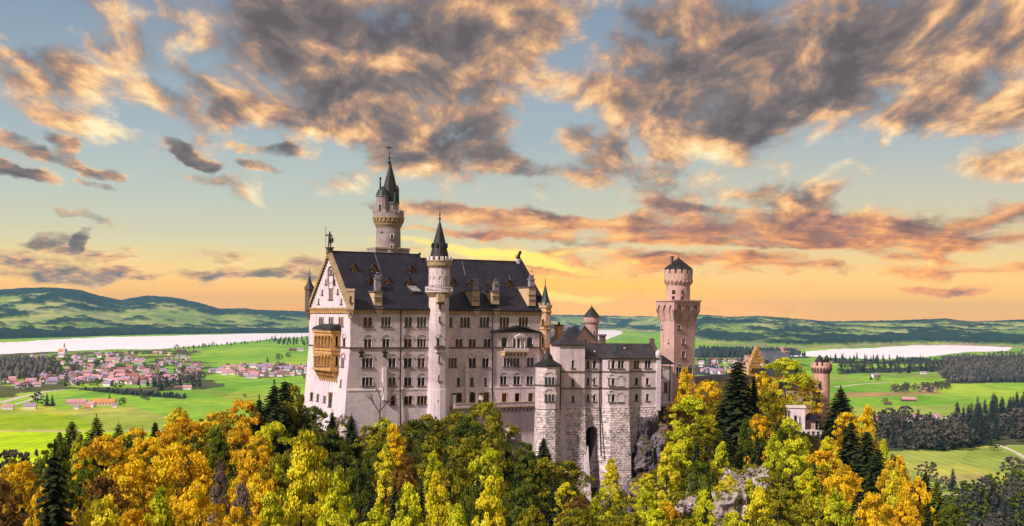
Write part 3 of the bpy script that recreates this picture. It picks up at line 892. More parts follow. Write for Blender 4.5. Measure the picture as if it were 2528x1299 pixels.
    for px, py in ((876, 668), (923, 669), (1016, 671), (913, 700), (959, 700), (1010, 702), (1119, 704), (1163, 706), (1213, 707), (1256, 705)):
        v = 8.0                                           # where the sight line meets the slope
        for _ in range(12):
            u, z = fr.v_plane(px, py, v); v = (z - zE) / (kA if u < uS else kB)
        dormer(px, py, max(v - .6, .8))
    v = 3.0
    for _ in range(12):
        u, z = fr.v_plane(1022, 722, v); v = (z - zE) / kA
    mb = MB(); mb.face([(u - 1.0, v - 1.2, z + .3), (u + 1.6, v - 1.2, z + .3), (u + .8, v + .6, z + 1.7), (u - 1.8, v + .6, z + 1.7)]); mb.face([(u - 1.0, v - 1.2, z - 1.2), (u + 1.6, v - 1.2, z - 1.2), (u + 1.6, v - 1.2, z + .3), (u - 1.0, v - 1.2, z + .3)], 1)
    for a, b in ((-1.0, -1.8), (1.6, .8)): mb.face([(u + a, v - 1.2, z - 1.2), (u + a, v - 1.2, z + .3), (u + b, v + .6, z + 1.7), (u + b, v + .6, z)], 1)
    mb.build('roof_light', [M['pot'], M['slate_dark']], roof)
    # lightning conductors on the slope
    for (xa, ya), (xb, yb) in (((924, 624), (944, 690)), ((1140, 646), (1148, 680)), ((1256, 680), (1272, 752))):
        pts = []
        for px, py in ((xa, ya), (xb, yb)):
            v = 8.0
            for _ in range(12):
                u, z = fr.v_plane(px, py, v); v = min((z - zE) / (kA if u < uS else kB), W / 2)
            pts.append((u, v - .12, z + .08))
        mb = MB(); mb.tube(pts, .05, 4); mb.build('conductor', M['pot'], roof)

    # --- stair turret on the front
    ut = sz(1081, 800)[0]; vt = -.5
    tz = lambda y: fr.v_plane(1081, y, vt)[1]
    r = 2.62; n = 12
    mb = MB()
    mb.lathe(ut, vt, [(3.25, zB), (2.95, z962 - .2), (2.95, z962), (r + .1, z962 + .05), (r, tz(735)), (2.7, tz(734)), (3.55, tz(722))], n, R(15), ms=[1, 1, 1, 0, 2, 2])
    mb.lathe(ut, vt, [(2.72, tz(722)), (2.72, tz(662))], n, R(15), m=0)
    mb.lathe(ut, vt, [(2.75, tz(662)), (3.15, tz(656)), (3.15, tz(647)), (3.3, tz(646)), (3.3, tz(643))], 24, m=2)
    merlons(mb, ut, vt, 3.25, 14, .8, tz(643), tz(634), .4, 0, 3)
    tur = mb.build('stair_turret', [M['wall'], M['wall_base'], M['cornice'], M['trim']], root)
    mb = MB(); mb.lathe(ut, vt, [(3.62, tz(722)), (3.62, tz(719)), (3.4, tz(719))], n, R(15)); 
    for k in range(36):
        a = 2 * math.pi * k / 36; mb.lathe(ut + 3.48 * math.cos(a), vt + 3.48 * math.sin(a), [(.07, tz(719)), (.11, tz(715)), (.07, tz(711))], 5)
    q = [(ut + 3.5 * math.cos(2 * math.pi * k / 24), vt + 3.5 * math.sin(2 * math.pi * k / 24), tz(710)) for k in range(25)]
    mb.tube(q, .17, 5)
    mb.build('balustrade', M['trim'], tur)
    for k in range(6):                                                  # arcade of the lantern
        a = R(-90 + 30 * (k - 2.5)); c, s_ = math.cos(a), math.sin(a); rr = 2.72 * math.cos(R(15))
        wl = Wall(fr, (ut + c * rr + s_ * .7, vt + s_ * rr - c * .7), (ut + c * rr - s_ * .7, vt + s_ * rr + c * .7))
        f, g = window_mesh(wl, .3, 1.1, tz(706), tz(686), 1, 1, True, 0.0)
        o = f.build('window', [M['trim'], M['string']], tur); g.build('pane', M['glass'] if k == 3 else M['wall_base'], o)
    mb = MB(); mb.lathe(ut, vt, [(2.75, tz(646)), (2.45, tz(636)), (1.35, tz(590)), (.12, tz(545))], 16)
    for k in range(8):
        a = 2 * math.pi * k / 8; x, y = ut + 1.95 * math.cos(a), vt + 1.95 * math.sin(a); mb.lathe(x, y, [(.3, tz(612)), (.34, tz(604)), (.04, tz(599))], 5)
    mb.build('spire', M['slate_dark'], tur)
    mb = MB(); finial(mb, ut, vt, tz(546), tz(514), .2); mb.build('finial', M['iron'], tur)
    tw = Wall(fr, (ut - .75, vt - r * .97), (ut + .75, vt - r * .97))
    for px, y0, y1, w, nn, h in ((1086.5, 748, 761, 5, 1, 0), (1086, 783, 794, 4.5, 1, 0), (1085, 836, 852, 12, 2, 1), (1085, 880, 894, 5, 1, 0), (1084.5, 927, 940, 5, 1, 0), (1084.5, 975, 988, 5, 1, 0)):
        window(tw, tur, px, y0, y1, w, nn, h, applied=True)
    mb = MB(); u, z1 = tw.px(1085, 853); z0 = tw.px(1085, 860)[1]
    p = tw.pt(u); mb.box(p[0] - 1.3, p[0] + 1.3, p[1] - .9, p[1] + .4, z0 - .2, z1 - .2, 0); mb.box(p[0] - 1.1, p[0] + 1.1, p[1] - .7, p[1] + .4, z0 - 1.0, z0 - .2, 1)
    mb.build('sill_balcony', [M['string'], M['wall']], tur)
    mb = MB(); u, z1 = tw.px(1087, 726); z0 = tw.px(1087, 746)[1]; p = tw.pt(u)
    mb.box(p[0] - 1.0, p[0] + 1.0, p[1] - .7, p[1] + .6, z0, z1, 0)
    for k in range(4): mb.box(p[0] - 1.0 + k * .55, p[0] - .75 + k * .55, p[1] - .6, p[1], z0 - .6, z0, 1)
    mb.build('hood', [M['sand_pale'], M['string']], tur)
    settle(root, zB)
    return dict(W=W, L=L, zE=zE, zR=zR, zP=zP)


PAL = build_palace()
# ------------------------------------------------------------------ the tall round tower behind the palace
def build_round_tower():
    u, v, _ = FP.at(959, 560, 331)
    wx, wy = FP.to_world(u, v)
    fr = Frame(wx, wy, TH)
    root = tag(fr.root('round_tower'), 'tall round stone tower with crown of corbels and black needle spire rising behind the roof', 'tower')
    D = wy
    z = lambda y: P(959, y, D)[2]
    s = D / F_PX
    mb = MB()
    r = 30.5 * s
    mb.lathe(0, 0, [(r * 1.02, 120), (r * 1.02, z(622)), (r, z(600)), (r * .97, z(566)), (r * 1.0, z(562))], 28)
    mb.lathe(0, 0, [(r * 1.0, z(562)), (r * 1.12, z(556)), (r * 1.17, z(545))], 28, m=1)
    mb.lathe(0, 0, [(r * 1.16, z(545)), (r * 1.29, z(541)), (r * 1.29, z(537)), (r * 1.22, z(536))], 28, m=1)
    mb.lathe(0, 0, [(r * 1.24, z(536)), (r * 1.24, z(527)), (r * 1.1, z(527))], 28, m=0)
    corbels(mb, 0, 0, r * 1.0, r * 1.25, 22, .55, z(560), z(541), 0, 1)
    merlons(mb, 0, 0, r * 1.25, 10, 1.5, z(527) - .01, z(521), .4, .2, 0)
    mb.build('shaft', [M['backlit_stone'], M['cornice']], root)
    mb = MB(); b = 45 * s
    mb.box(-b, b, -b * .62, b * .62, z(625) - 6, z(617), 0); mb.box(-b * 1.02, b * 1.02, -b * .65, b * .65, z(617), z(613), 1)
    mb.build('plinth', [M['backlit_stone'], M['cornice']], root)
    mb = MB(); ox = 2 * s
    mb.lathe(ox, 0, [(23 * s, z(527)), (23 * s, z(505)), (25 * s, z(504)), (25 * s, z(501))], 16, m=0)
    top = mb.build('upper_drum', [M['backlit_stone']], root)
    a = -29.0
    loc = lambda dx, dd=0.0: (dx * s * math.cos(R(29)) + dd * math.sin(R(29)), -dx * s * math.sin(R(29)) + dd * math.cos(R(29)))
    x, y = loc(-13, -2.0)
    mb = MB(); mb.lathe(x, y, [(15.5 * s, z(527)), (15.5 * s, z(490)), (17.5 * s, z(488)), (17.5 * s, z(486))], 12, m=0); st = mb.build('stair_drum', [M['backlit_stone']], root)
    mb = MB(); mb.lathe(x, y, [(17.8 * s, z(486)), (12 * s, z(472)), (.1, z(462))], 12); mb.build('roof', [M['teal']], st)
    mb = MB(); x2, y2 = loc(3, 0)
    mb.lathe(x2, y2, [(24 * s, z(503)), (20 * s, z(478)), (11.5 * s, z(440)), (4 * s, z(412)), (.2, z(402))], 8, R(10))
    mb.lathe(*loc(21, -.6), [(6 * s, z(500)), (5 * s, z(465)), (.1, z(457))], 6)
    mb.lathe(*loc(18, -2), [(5 * s, z(503)), (4 * s, z(486)), (.1, z(476))], 6, m=1)
    x0, y0 = loc(-1, 0)
    mb.build('spire', [M['slate_dark'], M['teal']], root)
    mb = MB(); mb.tube([(*loc(-21, -.3), z(478)), (*loc(-21, -.3), z(441))], [.3, .16], 6); mb.lathe(*loc(-21, -.3), [(.35, z(443)), (.4, z(441)), (.1, z(438))], 6); mb.build('pole', [M['iron']], root)
    mb = MB(); x, y = loc(0.5, 0); finial(mb, x, y, z(408), z(372), .26); mb.tube([(x, y, z(374)), (x, y, z(356))], .06, 4)
    mb.build('finial', [M['iron']], root)
    mb = MB()
    X = lambda px, py: (*loc(px - 959, 0), z(py))
    mb.face([X(951, 364), X(958, 367), X(960, 365), X(963, 366), X(963, 364), X(959, 363), X(955, 366), X(952, 362)])
    mb.face([X(963, 367), X(966, 366), X(966, 363), X(963, 364)])
    me = mb.build('weather_vane', [M['iron']], root); md = me.modifiers.new('thickness', 'SOLIDIFY'); md.thickness = .25
    tw_ = lambda px, rr: Wall(fr, loc(px - 959 - 6, -math.sqrt(max(rr * rr - ((px - 959) * s) ** 2, .1)) - .05), loc(px - 959 + 6, -math.sqrt(max(rr * rr - ((px - 959) * s) ** 2, .1)) - .05))
    for px, y0, y1, w in ((968, 579, 589, 6), (967, 605, 613, 6), (985, 606, 612, 3), (943, 568, 572, 5)):
        window(tw_(px, r), root, px, y0, y1, w, 1, 0, applied=True)
    window(Wall(fr, loc(-19, -2.0 - 15.6 * s), loc(-8, -2.0 - 15.6 * s)), st, 938, 505, 516, 5, 1, 0, applied=True)
    settle(root, 120.0)


# ------------------------------------------------------------------ the bower wing on its rough stone base
B0 = P(1378, 900, 317)
FB = Frame(B0.x, B0.y, R(14.0))


def build_bower():
    fr = FB
    root = tag(fr.root('bower_wing'), 'lower pale wing with square stair tower and bay on a tall rubble stone base', 'castle')
    sv = lambda px, py, v=0.0: fr.v_plane(px, py, v)
    zb = sv(1500, 1005)[1]; zBase = 100.0
    zE = sv(1580, 884)[1]; zT = sv(1410, 850)[1]
    L = sv(1627, 940)[0]
    z917, z958 = sv(1500, 917)[1], sv(1500, 958)[1]
    uT = sv(1440, 940)[0]; tv = -1.2                          # square stair tower, a little proud
    u1, u2 = sv(1483, 940)[0], sv(1556, 940)[0]               # half-hexagon bay
    # square tower
    mb = MB()
    T = Wall(fr, (0, tv), (uT, tv))
    for y0, y1 in ((891, 908), (936, 952), (978, 991)): window(T, root, 1414.5, y0, y1, 6, 1, 0)
    T.build(mb, zb, zT)
    mb.face([(0, 8, zb), (0, tv, zb), (0, tv, zT), (0, 8, zT)]); mb.face([(uT, tv, zb), (uT, 6, zb), (uT, 6, zT), (uT, tv, zT)])
    mb.face([(0, 6, zb), (uT, 6, zb), (uT, 6, zT), (0, 6, zT)])
    tow = mb.build('stair_tower', [M['wall']], root)
    mb = MB(); o = .55
    base = [(-o, tv - o), (uT + o, tv - o), (uT + o, 6 + o), (-o, 6 + o)]
    mb.prism(base, zT - .25, zT)
    cx, cy = uT / 2, 2.4; zA = sv(1411, 812, 2.4)[1]
    mid = [(cx + (x - cx) * .46, cy + (y - cy) * .46) for x, y in base]
    zM = zT + (zA - zT) * .36
    mb.prism(base, zT, zM, mid, cap=False); mb.pyramid(mid, zM, (cx, cy, zA + .6))
    mb.build('roof', [M['slate_grey']], tow)
    # main range
    S1 = Wall(fr, (uT, 0), (u1, 0)); S2 = Wall(fr, (u2, 0), (L, 0))
    for px in (1451.5, 1467.5):
        for y0, y1, w in ((891, 908, 7.5), (934, 949, 5.5), (975, 990, 6)): window(S1, root, px, y0, y1, w, 1, 0)
    for px in (1572, 1599):
        window(S2, root, px, 891, 908, 13, 2, 0)
        for y0, y1 in ((934, 949), (974, 989)): window(S2, root, px - .5, y0, y1, 7, 1, 0)
    # bay faces
    k = (u2 - u1) * .27; dv = -2.3
    bay = [(u1, 0.0), (u1 + k * .9, dv), (u2 - k * .55, dv), (u2, -.2)]
    mb = MB()
    # lower block under the bay: three faces
    fa, fb_, fc = (Wall(fr, bay[i], bay[i + 1]) for i in range(3))
    for y0, y1, hood in ((891, 909, 0), (935, 951, 1), (975, 992, 1)):
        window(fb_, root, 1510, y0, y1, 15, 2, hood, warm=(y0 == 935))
        window(fb_, root, 1533, y0, y1, 14, 2, hood) if y0 == 891 else None
    for y0, y1 in ((936, 953), (978, 992)): window(fb_, root, 1533, y0, y1, 12, 1, 1, trim='wall', applied=True, name='blind_window').children[0].data.materials[0] = M['wall_base']
    zE2 = zE
    for w_ in (S1, S2, fa, fb_, fc): w_.build(mb, zb, zE)
    mb.face([(L, 0, zb), (L, 11, zb), (L, 11, zE), (L, 0, zE)]); mb.face([(L, 11, zb), (uT, 11, zb), (uT, 11, zE), (L, 11, zE)])
    mb.build('wall', [M['wall']], root)
    for zz, m in ((z917, 0), (z958, 0), (zb, 1), (zE - .15, 0)):
        mb = MB(); h = .16 if m == 0 else .14
        for w_ in (S1, fa, fb_, fc, S2) if zz != zE - .15 else (S1, fa, fb_, fc, S2):
            mb.obox(w_.pt(0), w_.r, w_.out, -.05, w_.L + .05, .004, .22, zz - h, zz + h, m)
        if zz < zE - 1: mb.box(-.2, uT + .2, tv - .22, tv - .004, zz - h, zz + h, m); mb.box(-.22, -.004, tv, 5, zz - h, zz + h, m)
        mb.build('string_course', [M['string'], M['trim']], root)
    # roof: hipped at the left, stepped gable at the right
    zR = sv(1570, 848, 5.5)[1]
    mb = MB(); ov = .5
    u0 = uT - .2
    mb.face([(u0, -ov, zE), (L, -ov, zE), (L, 5.5, zR), (u0, 5.5, zR)]); mb.face([(u0, 11 + ov, zE), (L, 11 + ov, zE), (L, 5.5, zR), (u0, 5.5, zR)])
    mb.box(u0, L, -ov - .1, -ov, zE - .3, zE - .01)
    outer = [(u1 - .2, -ov), (u1 + k * .9 - .2, dv - ov), (u2 - k * .55 + .2, dv - ov), (u2 + .3, -ov)]
    ap = (sv(1520, 852, 1.5)[0], 2.2, sv(1520, 853, 1.5)[1])
    for i in range(3): mb.face([(*outer[i], zE + .02), (*outer[i + 1], zE + .02), ap])
    rf = mb.build('roof', [M['slate_grey']], root)
    mb = MB(); mb.lathe(ap[0], ap[1] - 1.5, [(2.1, ap[2] - 3.0), (1.3, ap[2] - 1.4), (.05, ap[2] + .7)], 6); mb.build('bay_cap', [M['teal']], rf)
    mb = MB()
    for px, py in ((1466, 868), (1540, 860)):
        v = 3.0
        for _ in range(10):
            u, z = fr.v_plane(px, py, v); v = (z - zE) / (zR - zE) * 5.5
        m2 = MB(); m2.box(u - .5, u + .5, v - .6, v + .6, z - .5, z + .45); m2.box(u - .3, u + .3, v - .63, v - .605, z - .1, z + .3, 1); m2.build('dormer', [M['slate_dark'], M['trim']], rf)
    mb = MB()
    for i in range(6):
        v0 = 5.5 - 5.9 * (6 - i) / 6; z = zE + (zR - zE) * (i + 1) / 6 + .5
        mb.box(L - .45, L + .25, v0, 11 - v0, z - 1.3, z)
    mb.box(L - .6, L + .4, 4.9, 6.1, zR, zR + 1.4)
    mb.build('stepped_gable', [M['string']], root)
    mb = MB(); mb.box(L - .9, L + .35, -.45, .5, zb - 1, zE + .6); mb.lathe(L - .3, 0, [(.75, zE + .6), (.75, zE + 1.5), (.3, zE + 2.2)], 8); mb.build('corner_pier', [M['wall_base']], root)
    c = mb = MB(); u, z = sv(1487, 832, 6); mb.box(u - .7, u + .7, 5.3, 6.7, zR - 1, z + .2); mb.box(u - .9, u + .9, 5.1, 6.9, z + .2, z + .7); mb.build('chimney', [M['string']], rf)
    # polygonal corner oriel between palace and stair tower
    uo, vo, _ = fr.at(1352, 940, 313)
    r = 31 * 313 / F_PX * .98; n = 8; ph = R(22.5)
    so = lambda y: fr.v_plane(1352, y, vo - r)[1]
    mb = MB(); mb.lathe(uo, vo, [(r, zb), (r, so(902))], n, ph)
    ori = mb.build('oriel', [M['wall']], root)
    mb = MB(); mb.lathe(uo, vo, [(r * 1.14, so(905)), (r * 1.14, so(902)), (r * .62, so(893)), (r * .44, so(888)), (r * .36, so(880)), (.05, so(866))], n, ph); mb.build('roof', [M['slate_dark']], ori)
    mb = MB(); z = so(952)
    mb.lathe(uo, vo, [(r * 1.04, z - .2), (r * 1.06, z), (r * 1.04, z + .2)], n, ph); mb.build('string_course', [M['string']], ori)
    ow = Wall(fr, regular(uo, vo, r, n, ph)[4], regular(uo, vo, r, n, ph)[5]); ow2 = Wall(fr, regular(uo, vo, r, n, ph)[5], regular(uo, vo, r, n, ph)[6])
    for y0, y1 in ((932, 949), (974, 990)):
        window(ow2, ori, 1357, y0, y1, 22, 3, .9, applied=True)
    # rough base
    mb = MB()
    spread = lambda poly, c, f: [(c[0] + (x - c[0]) * f, c[1] + (y - c[1]) * f) for x, y in poly]
    oc = regular(uo, vo, r * 1.02, n, ph)
    mb.prism(regular(uo, vo, r * 1.22, n, ph), zBase + 18, zb - .15, oc)
    t0 = [(-.3, tv - .3), (uT + .1, tv - .3), (uT + .1, 6), (-.3, 6)]
    mb.prism([(-1.6, tv - 3.2), (uT + .6, tv - 3.2), (uT + .6, 6), (-1.6, 6)], zBase, zb - .15, t0)
    hb = [(bay[0][0] - .2, 0.0), (bay[1][0] - .1, dv - .25), (bay[2][0] + .1, dv - .25), (bay[3][0] + .2, -.2), (u2 + .2, 6), (u1 - .2, 6)]
    mb.prism([(hb[0][0] - .5, -2.6), (hb[1][0] - .8, dv - 3.0), (hb[2][0] + .9, dv - 3.0), (hb[3][0] + .8, -2.6), (u2 + .8, 6), (u1 - .5, 6)], zBase, zb - .15, hb)
    mb.prism([(u2, -.8), (L - .4, -.6), (L - .4, 8), (u2, 8)], zb - 12, zb - .15, [(u2, -.12), (L - .2, -.12), (L - .2, 8), (u2, 8)])
    mb.build('rubble_base', [M['rubble']], root)
    # recessed curtain with the tall dark arch
    ua, ub = sv(1446, 1100)[0], sv(1476, 1100)[0]; zc, zs = sv(1460, 1052)[1], sv(1460, 1068)[1]
    R0 = Wall(fr, (uT - .2, -.15), (u1 + .3, -.15))
    mb = MB()
    s0, s1 = ua - uT + .2, ub - uT + .2
    R0.holes.append((s0, s1, zBase - 1, zc)); R0.build(mb, zBase, zb - .15)
    rr = (s1 - s0) / 2
    for i in range(10):
        a0, a1 = math.pi * i / 10, math.pi * (i + 1) / 10
        q = lambda a: (s0 + rr - rr * math.cos(a), zs + (zc - zs) * math.sin(a))
        (x0, y0), (x1, y1) = q(a0), q(a1)
        mb.face([(*R0.pt(x0), y0), (*R0.pt(x1), y1), (*R0.pt(x1), zc), (*R0.pt(x0), zc)])
        mb.face([(*R0.pt(x0), y0), (*R0.pt(x1), y1), (*R0.pt(x1, -7), y1), (*R0.pt(x0, -7), y0)])
    for s_ in (s0, s1): mb.face([(*R0.pt(s_), zBase), (*R0.pt(s_, -7), zBase), (*R0.pt(s_, -7), zs), (*R0.pt(s_), zs)])
    mb.face([(*R0.pt(s0, -7), zBase), (*R0.pt(s1, -7), zBase), (*R0.pt(s1, -7), zc), (*R0.pt(s0, -7), zc)], 1)  # back face painted near black for the shade deep in the arch
    mb.face([(*R0.pt(s0 + 1.2, -1.0), zBase), (*R0.pt(s1, -1.0), zBase), (*R0.pt(s1, -1.0), sv(1470, 1078)[1]), (*R0.pt(s0 + 1.2, -1.0), sv(1460, 1150)[1])], 0)
    mb.build('arched_curtain_wall', [M['rubble'], M['iron']], root)
    # plain rendered buttresses
    mb = MB()
    for xa, xb, y0, y1, d in ((1376, 1388, 1012, 1160, 3.6), (1436, 1447, 1100, 1290, 4.6)):
        a, z1 = sv(xa, y0); b = sv(xb, y0)[0]; z0 = sv(xa, y1)[1]
        mb.prism([(a - .3, -d - 1.2), (b + .2, -d - 1.2), (b + .2, 2), (a - .3, 2)], z0, z1, [(a, tv - .6), (b, tv - .6), (b, 2), (a, 2)])
        m2 = mb; m2.build('buttress', [M['wall_base']], root); mb = MB()
    for px, y0, y1, v in ((1383.5, 905, 1130, -1.6), (1482, 886, 1125, -.5)):
        u, z1 = sv(px, y0, v); z0 = sv(px, y1, v)[1]
        mb = MB(); mb.tube([(u - (1.2 if px < 1400 else .2), v - 2.2, z0), (u, v, zb), (u, v, z1)], .2, 6); mb.build('rain_pipe', [M['iron']], root)
    settle(root, zBase)
    return zb, L


# ------------------------------------------------------------------ lower plastered link between palace and bower
def build_link():
    fr = FP
    u0, _ = fr.v_plane(1326, 960, 2.0); u1, _ = fr.v_plane(1392, 960, 2.0)
    z1 = fr.v_plane(1372, 868, 2.0)[1]
    fr2 = Frame(*fr.to_world(u0, 2.0), TH)
    root = tag(fr2.root('link_building'), 'narrow pale link building squeezed between the palace corner turret and the bower tower', 'building')
    w = u1 - u0
    mb = MB(); mb.box(0, w, 0, 9, 125, z1); mb.build('wall', [M['wall']], root)
    mb = MB(); mb.prism([(-.4, -.4), (w + .4, -.4), (w + .4, 9.4), (-.4, 9.4)], z1, z1 + 1.6, [(w * .3, 3), (w * .7, 3), (w * .7, 6), (w * .3, 6)]); mb.build('roof', [M['slate']], root)
    settle(root, 125)


# ------------------------------------------------------------------ house with a gable and a round turret behind the bower
def build_court_house():
    c = P(1432, 845, 352)
    fr = Frame(c.x, c.y, R(36))
    root = tag(fr.root('courtyard_house'), 'house with blue grey roof and brown gable seen above the bower roof', 'house')
    g = lambda px, py: fr.v_plane(px, py, 0)
    # gable faces the viewer's right-hand side: plane v = 0
    a, b = g(1418, 848)[0], g(1472, 845)[0]
    zp = g(1441, 806)[1]; zl = g(1418, 838)[1]
    mid = g(1441, 806)[0]
    mb = MB(); d = 13
    mb.prism([(a, 0), (b, 0), (b, d), (a, d)], zl - 20, zl); mb.face([(a, 0, zl), (b, 0, zl), (mid, 0, zp)]); mb.face([(a, d, zl), (b, d, zl), (mid, d, zp)])
    mb.build('wall', [M['brick']], root)
    mb = MB()
    for x0 in (a - .6, b + .6):
        mb.face([(x0, -.4, zl - .4), (mid, -.4, zp + .3), (mid, d, zp + .3), (x0, d, zl - .4)])
        mb.face([(x0, -.4, zl - .9), (mid, -.4, zp - .2), (mid, -.4, zp + .3), (x0, -.4, zl - .4)])
    mb.build('roof', [M['slate_blue']], root)
    w = Wall(fr, (a, 0), (b, 0)); window(w, root, 1446, 838, 847, 4, 1, 0, applied=True)
    settle(root, zl - 20)
    # round turret
    c = P(1460.5, 800, 360); fr = Frame(c.x, c.y, 0)
    root = tag(fr.root('round_turret'), 'small round turret with black cone roof and crown of corbels behind the slate roofs', 'tower')
    s = 360 / F_PX; z = lambda y: P(1460, y, 360)[2]; r = 16.5 * s
    mb = MB(); mb.lathe(0, 0, [(r * 1.02, z(860)), (r * .95, z(801)), (r * 1.16, z(796)), (r * 1.16, z(783))], 18)
    corbels(mb, 0, 0, r * .95, r * 1.18, 18, .4, z(801), z(793)); merlons(mb, 0, 0, r * 1.17, 12, .9, z(783), z(780), .4)
    mb.build('shaft', [M['brick']], root)
    mb = MB(); mb.lathe(0, 0, [(r * 1.28, z(782)), (r * .6, z(768)), (.06, z(756))], 14); finial(mb, 0, 0, z(757), z(748), .08); mb.build('roof', [M['slate_dark']], root)
    window(Wall(fr, (-.6, -r), (.9, -r)), root, 1467, 816, 826, 3.5, 1, 0, applied=True)
    settle(root, z(860))
    # sandstone chimney stack at the palace corner
    c = P(1379.5, 830, 345); fr = Frame(c.x, c.y, TH); z = lambda y: P(1380, y, 345)[2]
    root = tag(fr.root('chimney_stack'), 'yellow sandstone chimney stack standing between palace corner turret and the bower tower', 'chimney')
    mb = MB(); mb.box(-.85, .85, -.85, .85, z(870), z(805)); mb.box(-1.15, 1.15, -1.15, 1.15, z(812), z(808)); mb.build('stack', [M['sand']], root)
    mb = MB(); mb.box(-1.05, 1.05, -1.05, 1.05, z(805), z(802)); mb.lathe(0, 0, [(.35, z(802)), (.35, z(796)), (.15, z(795))], 7); mb.build('cap', [M['iron']], root)
    settle(root, z(870))


# ------------------------------------------------------------------ square tower
def build_square_tower():
    c = P(1664, 850, 349)
    fr = Frame(c.x, c.y, R(33))
    root = tag(fr.root('square_tower'), 'reddish square tower with arched overhanging platform and round crenellated top', 'tower')
    D = c.y; s = D / F_PX
    wS = fr.v_plane(1716, 850, 0)[0]; wW = fr.u_plane(1630, 850, 0)[0]
    z = lambda y: fr.v_plane(1664, y, 0)[1]
    zB = 128.0
    S = Wall(fr, (0, 0), (wS, 0)); Wt = Wall(fr, (0, wW), (0, 0))
    for px, y0, y1, w, n in ((1676, 804, 812, 8, 2), (1688, 837, 849, 7, 2), (1687.5, 868, 883, 8, 2)): window(S, root, px, y0, y1, w, n)
    window(S, root, 1676, 908, 926, 12, 2, 1); window(S, root, 1704, 908, 926, 10, 2, 1)
    for px, y0, y1, w in ((1634, 803, 812, 3), (1651, 837, 846, 2.2)): window(Wt, root, px, y0, y1, w, 1)
    mb = MB(); off = z(790)
    S.build(mb, zB, off); Wt.build(mb, zB, off)
    mb.face([(wS, 0, zB), (wS, wW, zB), (wS, wW, off), (wS, 0, off)]); mb.face([(0, wW, zB), (wS, wW, zB), (wS, wW, off), (0, wW, off)])
    mb.build('shaft', [M['brick']], root)
    # overhanging arches: piers that lean out and a wall above pierced by pointed arches
    o = 8.5 * s
    zt = z(744); z0 = off
    mb = MB()
    def side(a0, a1, d0, rr, out):
        """machicolated side from corner a0 to a1 with three arches"""
        L_ = a1 - a0
        q = lambda a, dd, zz: ((rr[0] * a + out[0] * dd + d0[0], rr[1] * a + out[1] * dd + d0[1], zz))
        n = 3; bw = (L_ + 2 * o) / n; pw = .85
        zsp, zcr = z(765), z(752)
        for i in range(n + 1):                                           # piers
            ac = a0 - o + bw * i; at = min(max(ac, a0 + pw / 2), a1 - pw / 2); ac = min(max(ac, a0 - o + pw / 2), a1 + o - pw / 2)
            lo = [q(at - pw / 2, .0, z0 - .6), q(at + pw / 2, .0, z0 - .6)]; hi = [q(ac - pw / 2, o, zsp), q(ac + pw / 2, o, zsp)]
            hb = [q(ac - pw / 2, .1, zsp), q(ac + pw / 2, .1, zsp)]
            mb.face([lo[0], lo[1], hi[1], hi[0]]); mb.face([lo[0], hi[0], hb[0]]); mb.face([lo[1], hi[1], hb[1]])
        for i in range(n):
            x0 = a0 - o + bw * i + (pw / 2 if i else pw); x1 = a0 - o + bw * (i + 1) - (pw / 2 if i < n - 1 else pw)
            pts = [(x0 + (x1 - x0) * t, zsp + (zcr - zsp) * (1 - abs(2 * t - 1) ** 1.7)) for t in np.linspace(0, 1, 9)]
            for (xa, ya), (xb, yb) in zip(pts, pts[1:]):
                mb.face([q(xa, o, ya), q(xb, o, yb), q(xb, o, zt - .3), q(xa, o, zt - .3)])
                mb.face([q(xa, o, ya), q(xb, o, yb), q(xb, .2, yb), q(xa, .2, ya)])
        for i in range(n + 1):
            ac = a0 - o + bw * i; xa = max(ac - (pw / 2 if 0 < i < n else pw), a0 - o); xb = min(ac + (pw / 2 if 0 < i < n else pw), a1 + o)
            mb.face([q(xa, o, zsp), q(xb, o, zsp), q(xb, o, zt - .3), q(xa, o, zt - .3)])
        mb.face([q(a0, .05, z0 - .2), q(a1, .05, z0 - .2), q(a1 + o - .5, o - .55, zsp), q(a0 - o + .5, o - .55, zsp)], 1); mb.face([q(a0 - o + .5, o - .55, zsp), q(a1 + o - .5, o - .55, zsp), q(a1 + o - .5, o - .55, zt - .3), q(a0 - o + .5, o - .55, zt - .3)], 1)
    side(0, wS, (0, 0), (1, 0), (0, -1))
    side(0, wW, (0, wW), (0, -1), (-1, 0))
    side(0, wW, (wS, 0), (0, 1), (1, 0)); side(0, wS, (wS, wW), (-1, 0), (0, 1))
    mb.box(-o, wS + o, -o, wW + o, zt - .3, zt, 0); mb.box(-o - .3, wS + o + .3, -o - .3, wW + o + .3, zt, zt + .4, 0)
    mb.build('machicolation', [M['brick'], M['brick']], root)
    # round top
    cx, cy = wS / 2, wW / 2
    k = 29.5 * s; zc = lambda y: fr.v_plane(1674, y, cy)[1]
    mb = MB(); n = 12
    mb.lathe(cx, cy, [(k, zt + .1), (k, zc(705)), (k * 1.18, zc(694)), (k * 1.20, zc(690)), (k * 1.20, zc(676))], 24)
    corbels(mb, cx, cy, k, k * 1.22, 20, .5, zc(706), zc(692)); merlons(mb, cx, cy, k * 1.2, 14, 1.15, zc(676) - .01, zc(666), .5)
    mb.lathe(cx, cy, [(k * 1.1, zc(676) - .2), (k * 1.1, zc(663))], 20, m=1)
    dr = mb.build('round_top', [M['brick'], M['string']], root)
    mb = MB(); mb.lathe(cx, cy, [(k * 1.24, zc(665)), (k * 1.12, zc(661)), (k * .72, zc(652)), (.1, zc(637))], 12); finial(mb, cx, cy, zc(638), zc(626), .12)
    mb.build('roof', [M['slate_dark']], root)
    mb = MB(); u, zz = fr.v_plane(1659, 640, cy); mb.box(u - .3, u + .3, cy - .3, cy + .3, zc(656), zc(636)); mb.box(u - .4, u + .4, cy - .4, cy + .4, zc(636), zc(633)); mb.build('chimney', [M['string']], root)
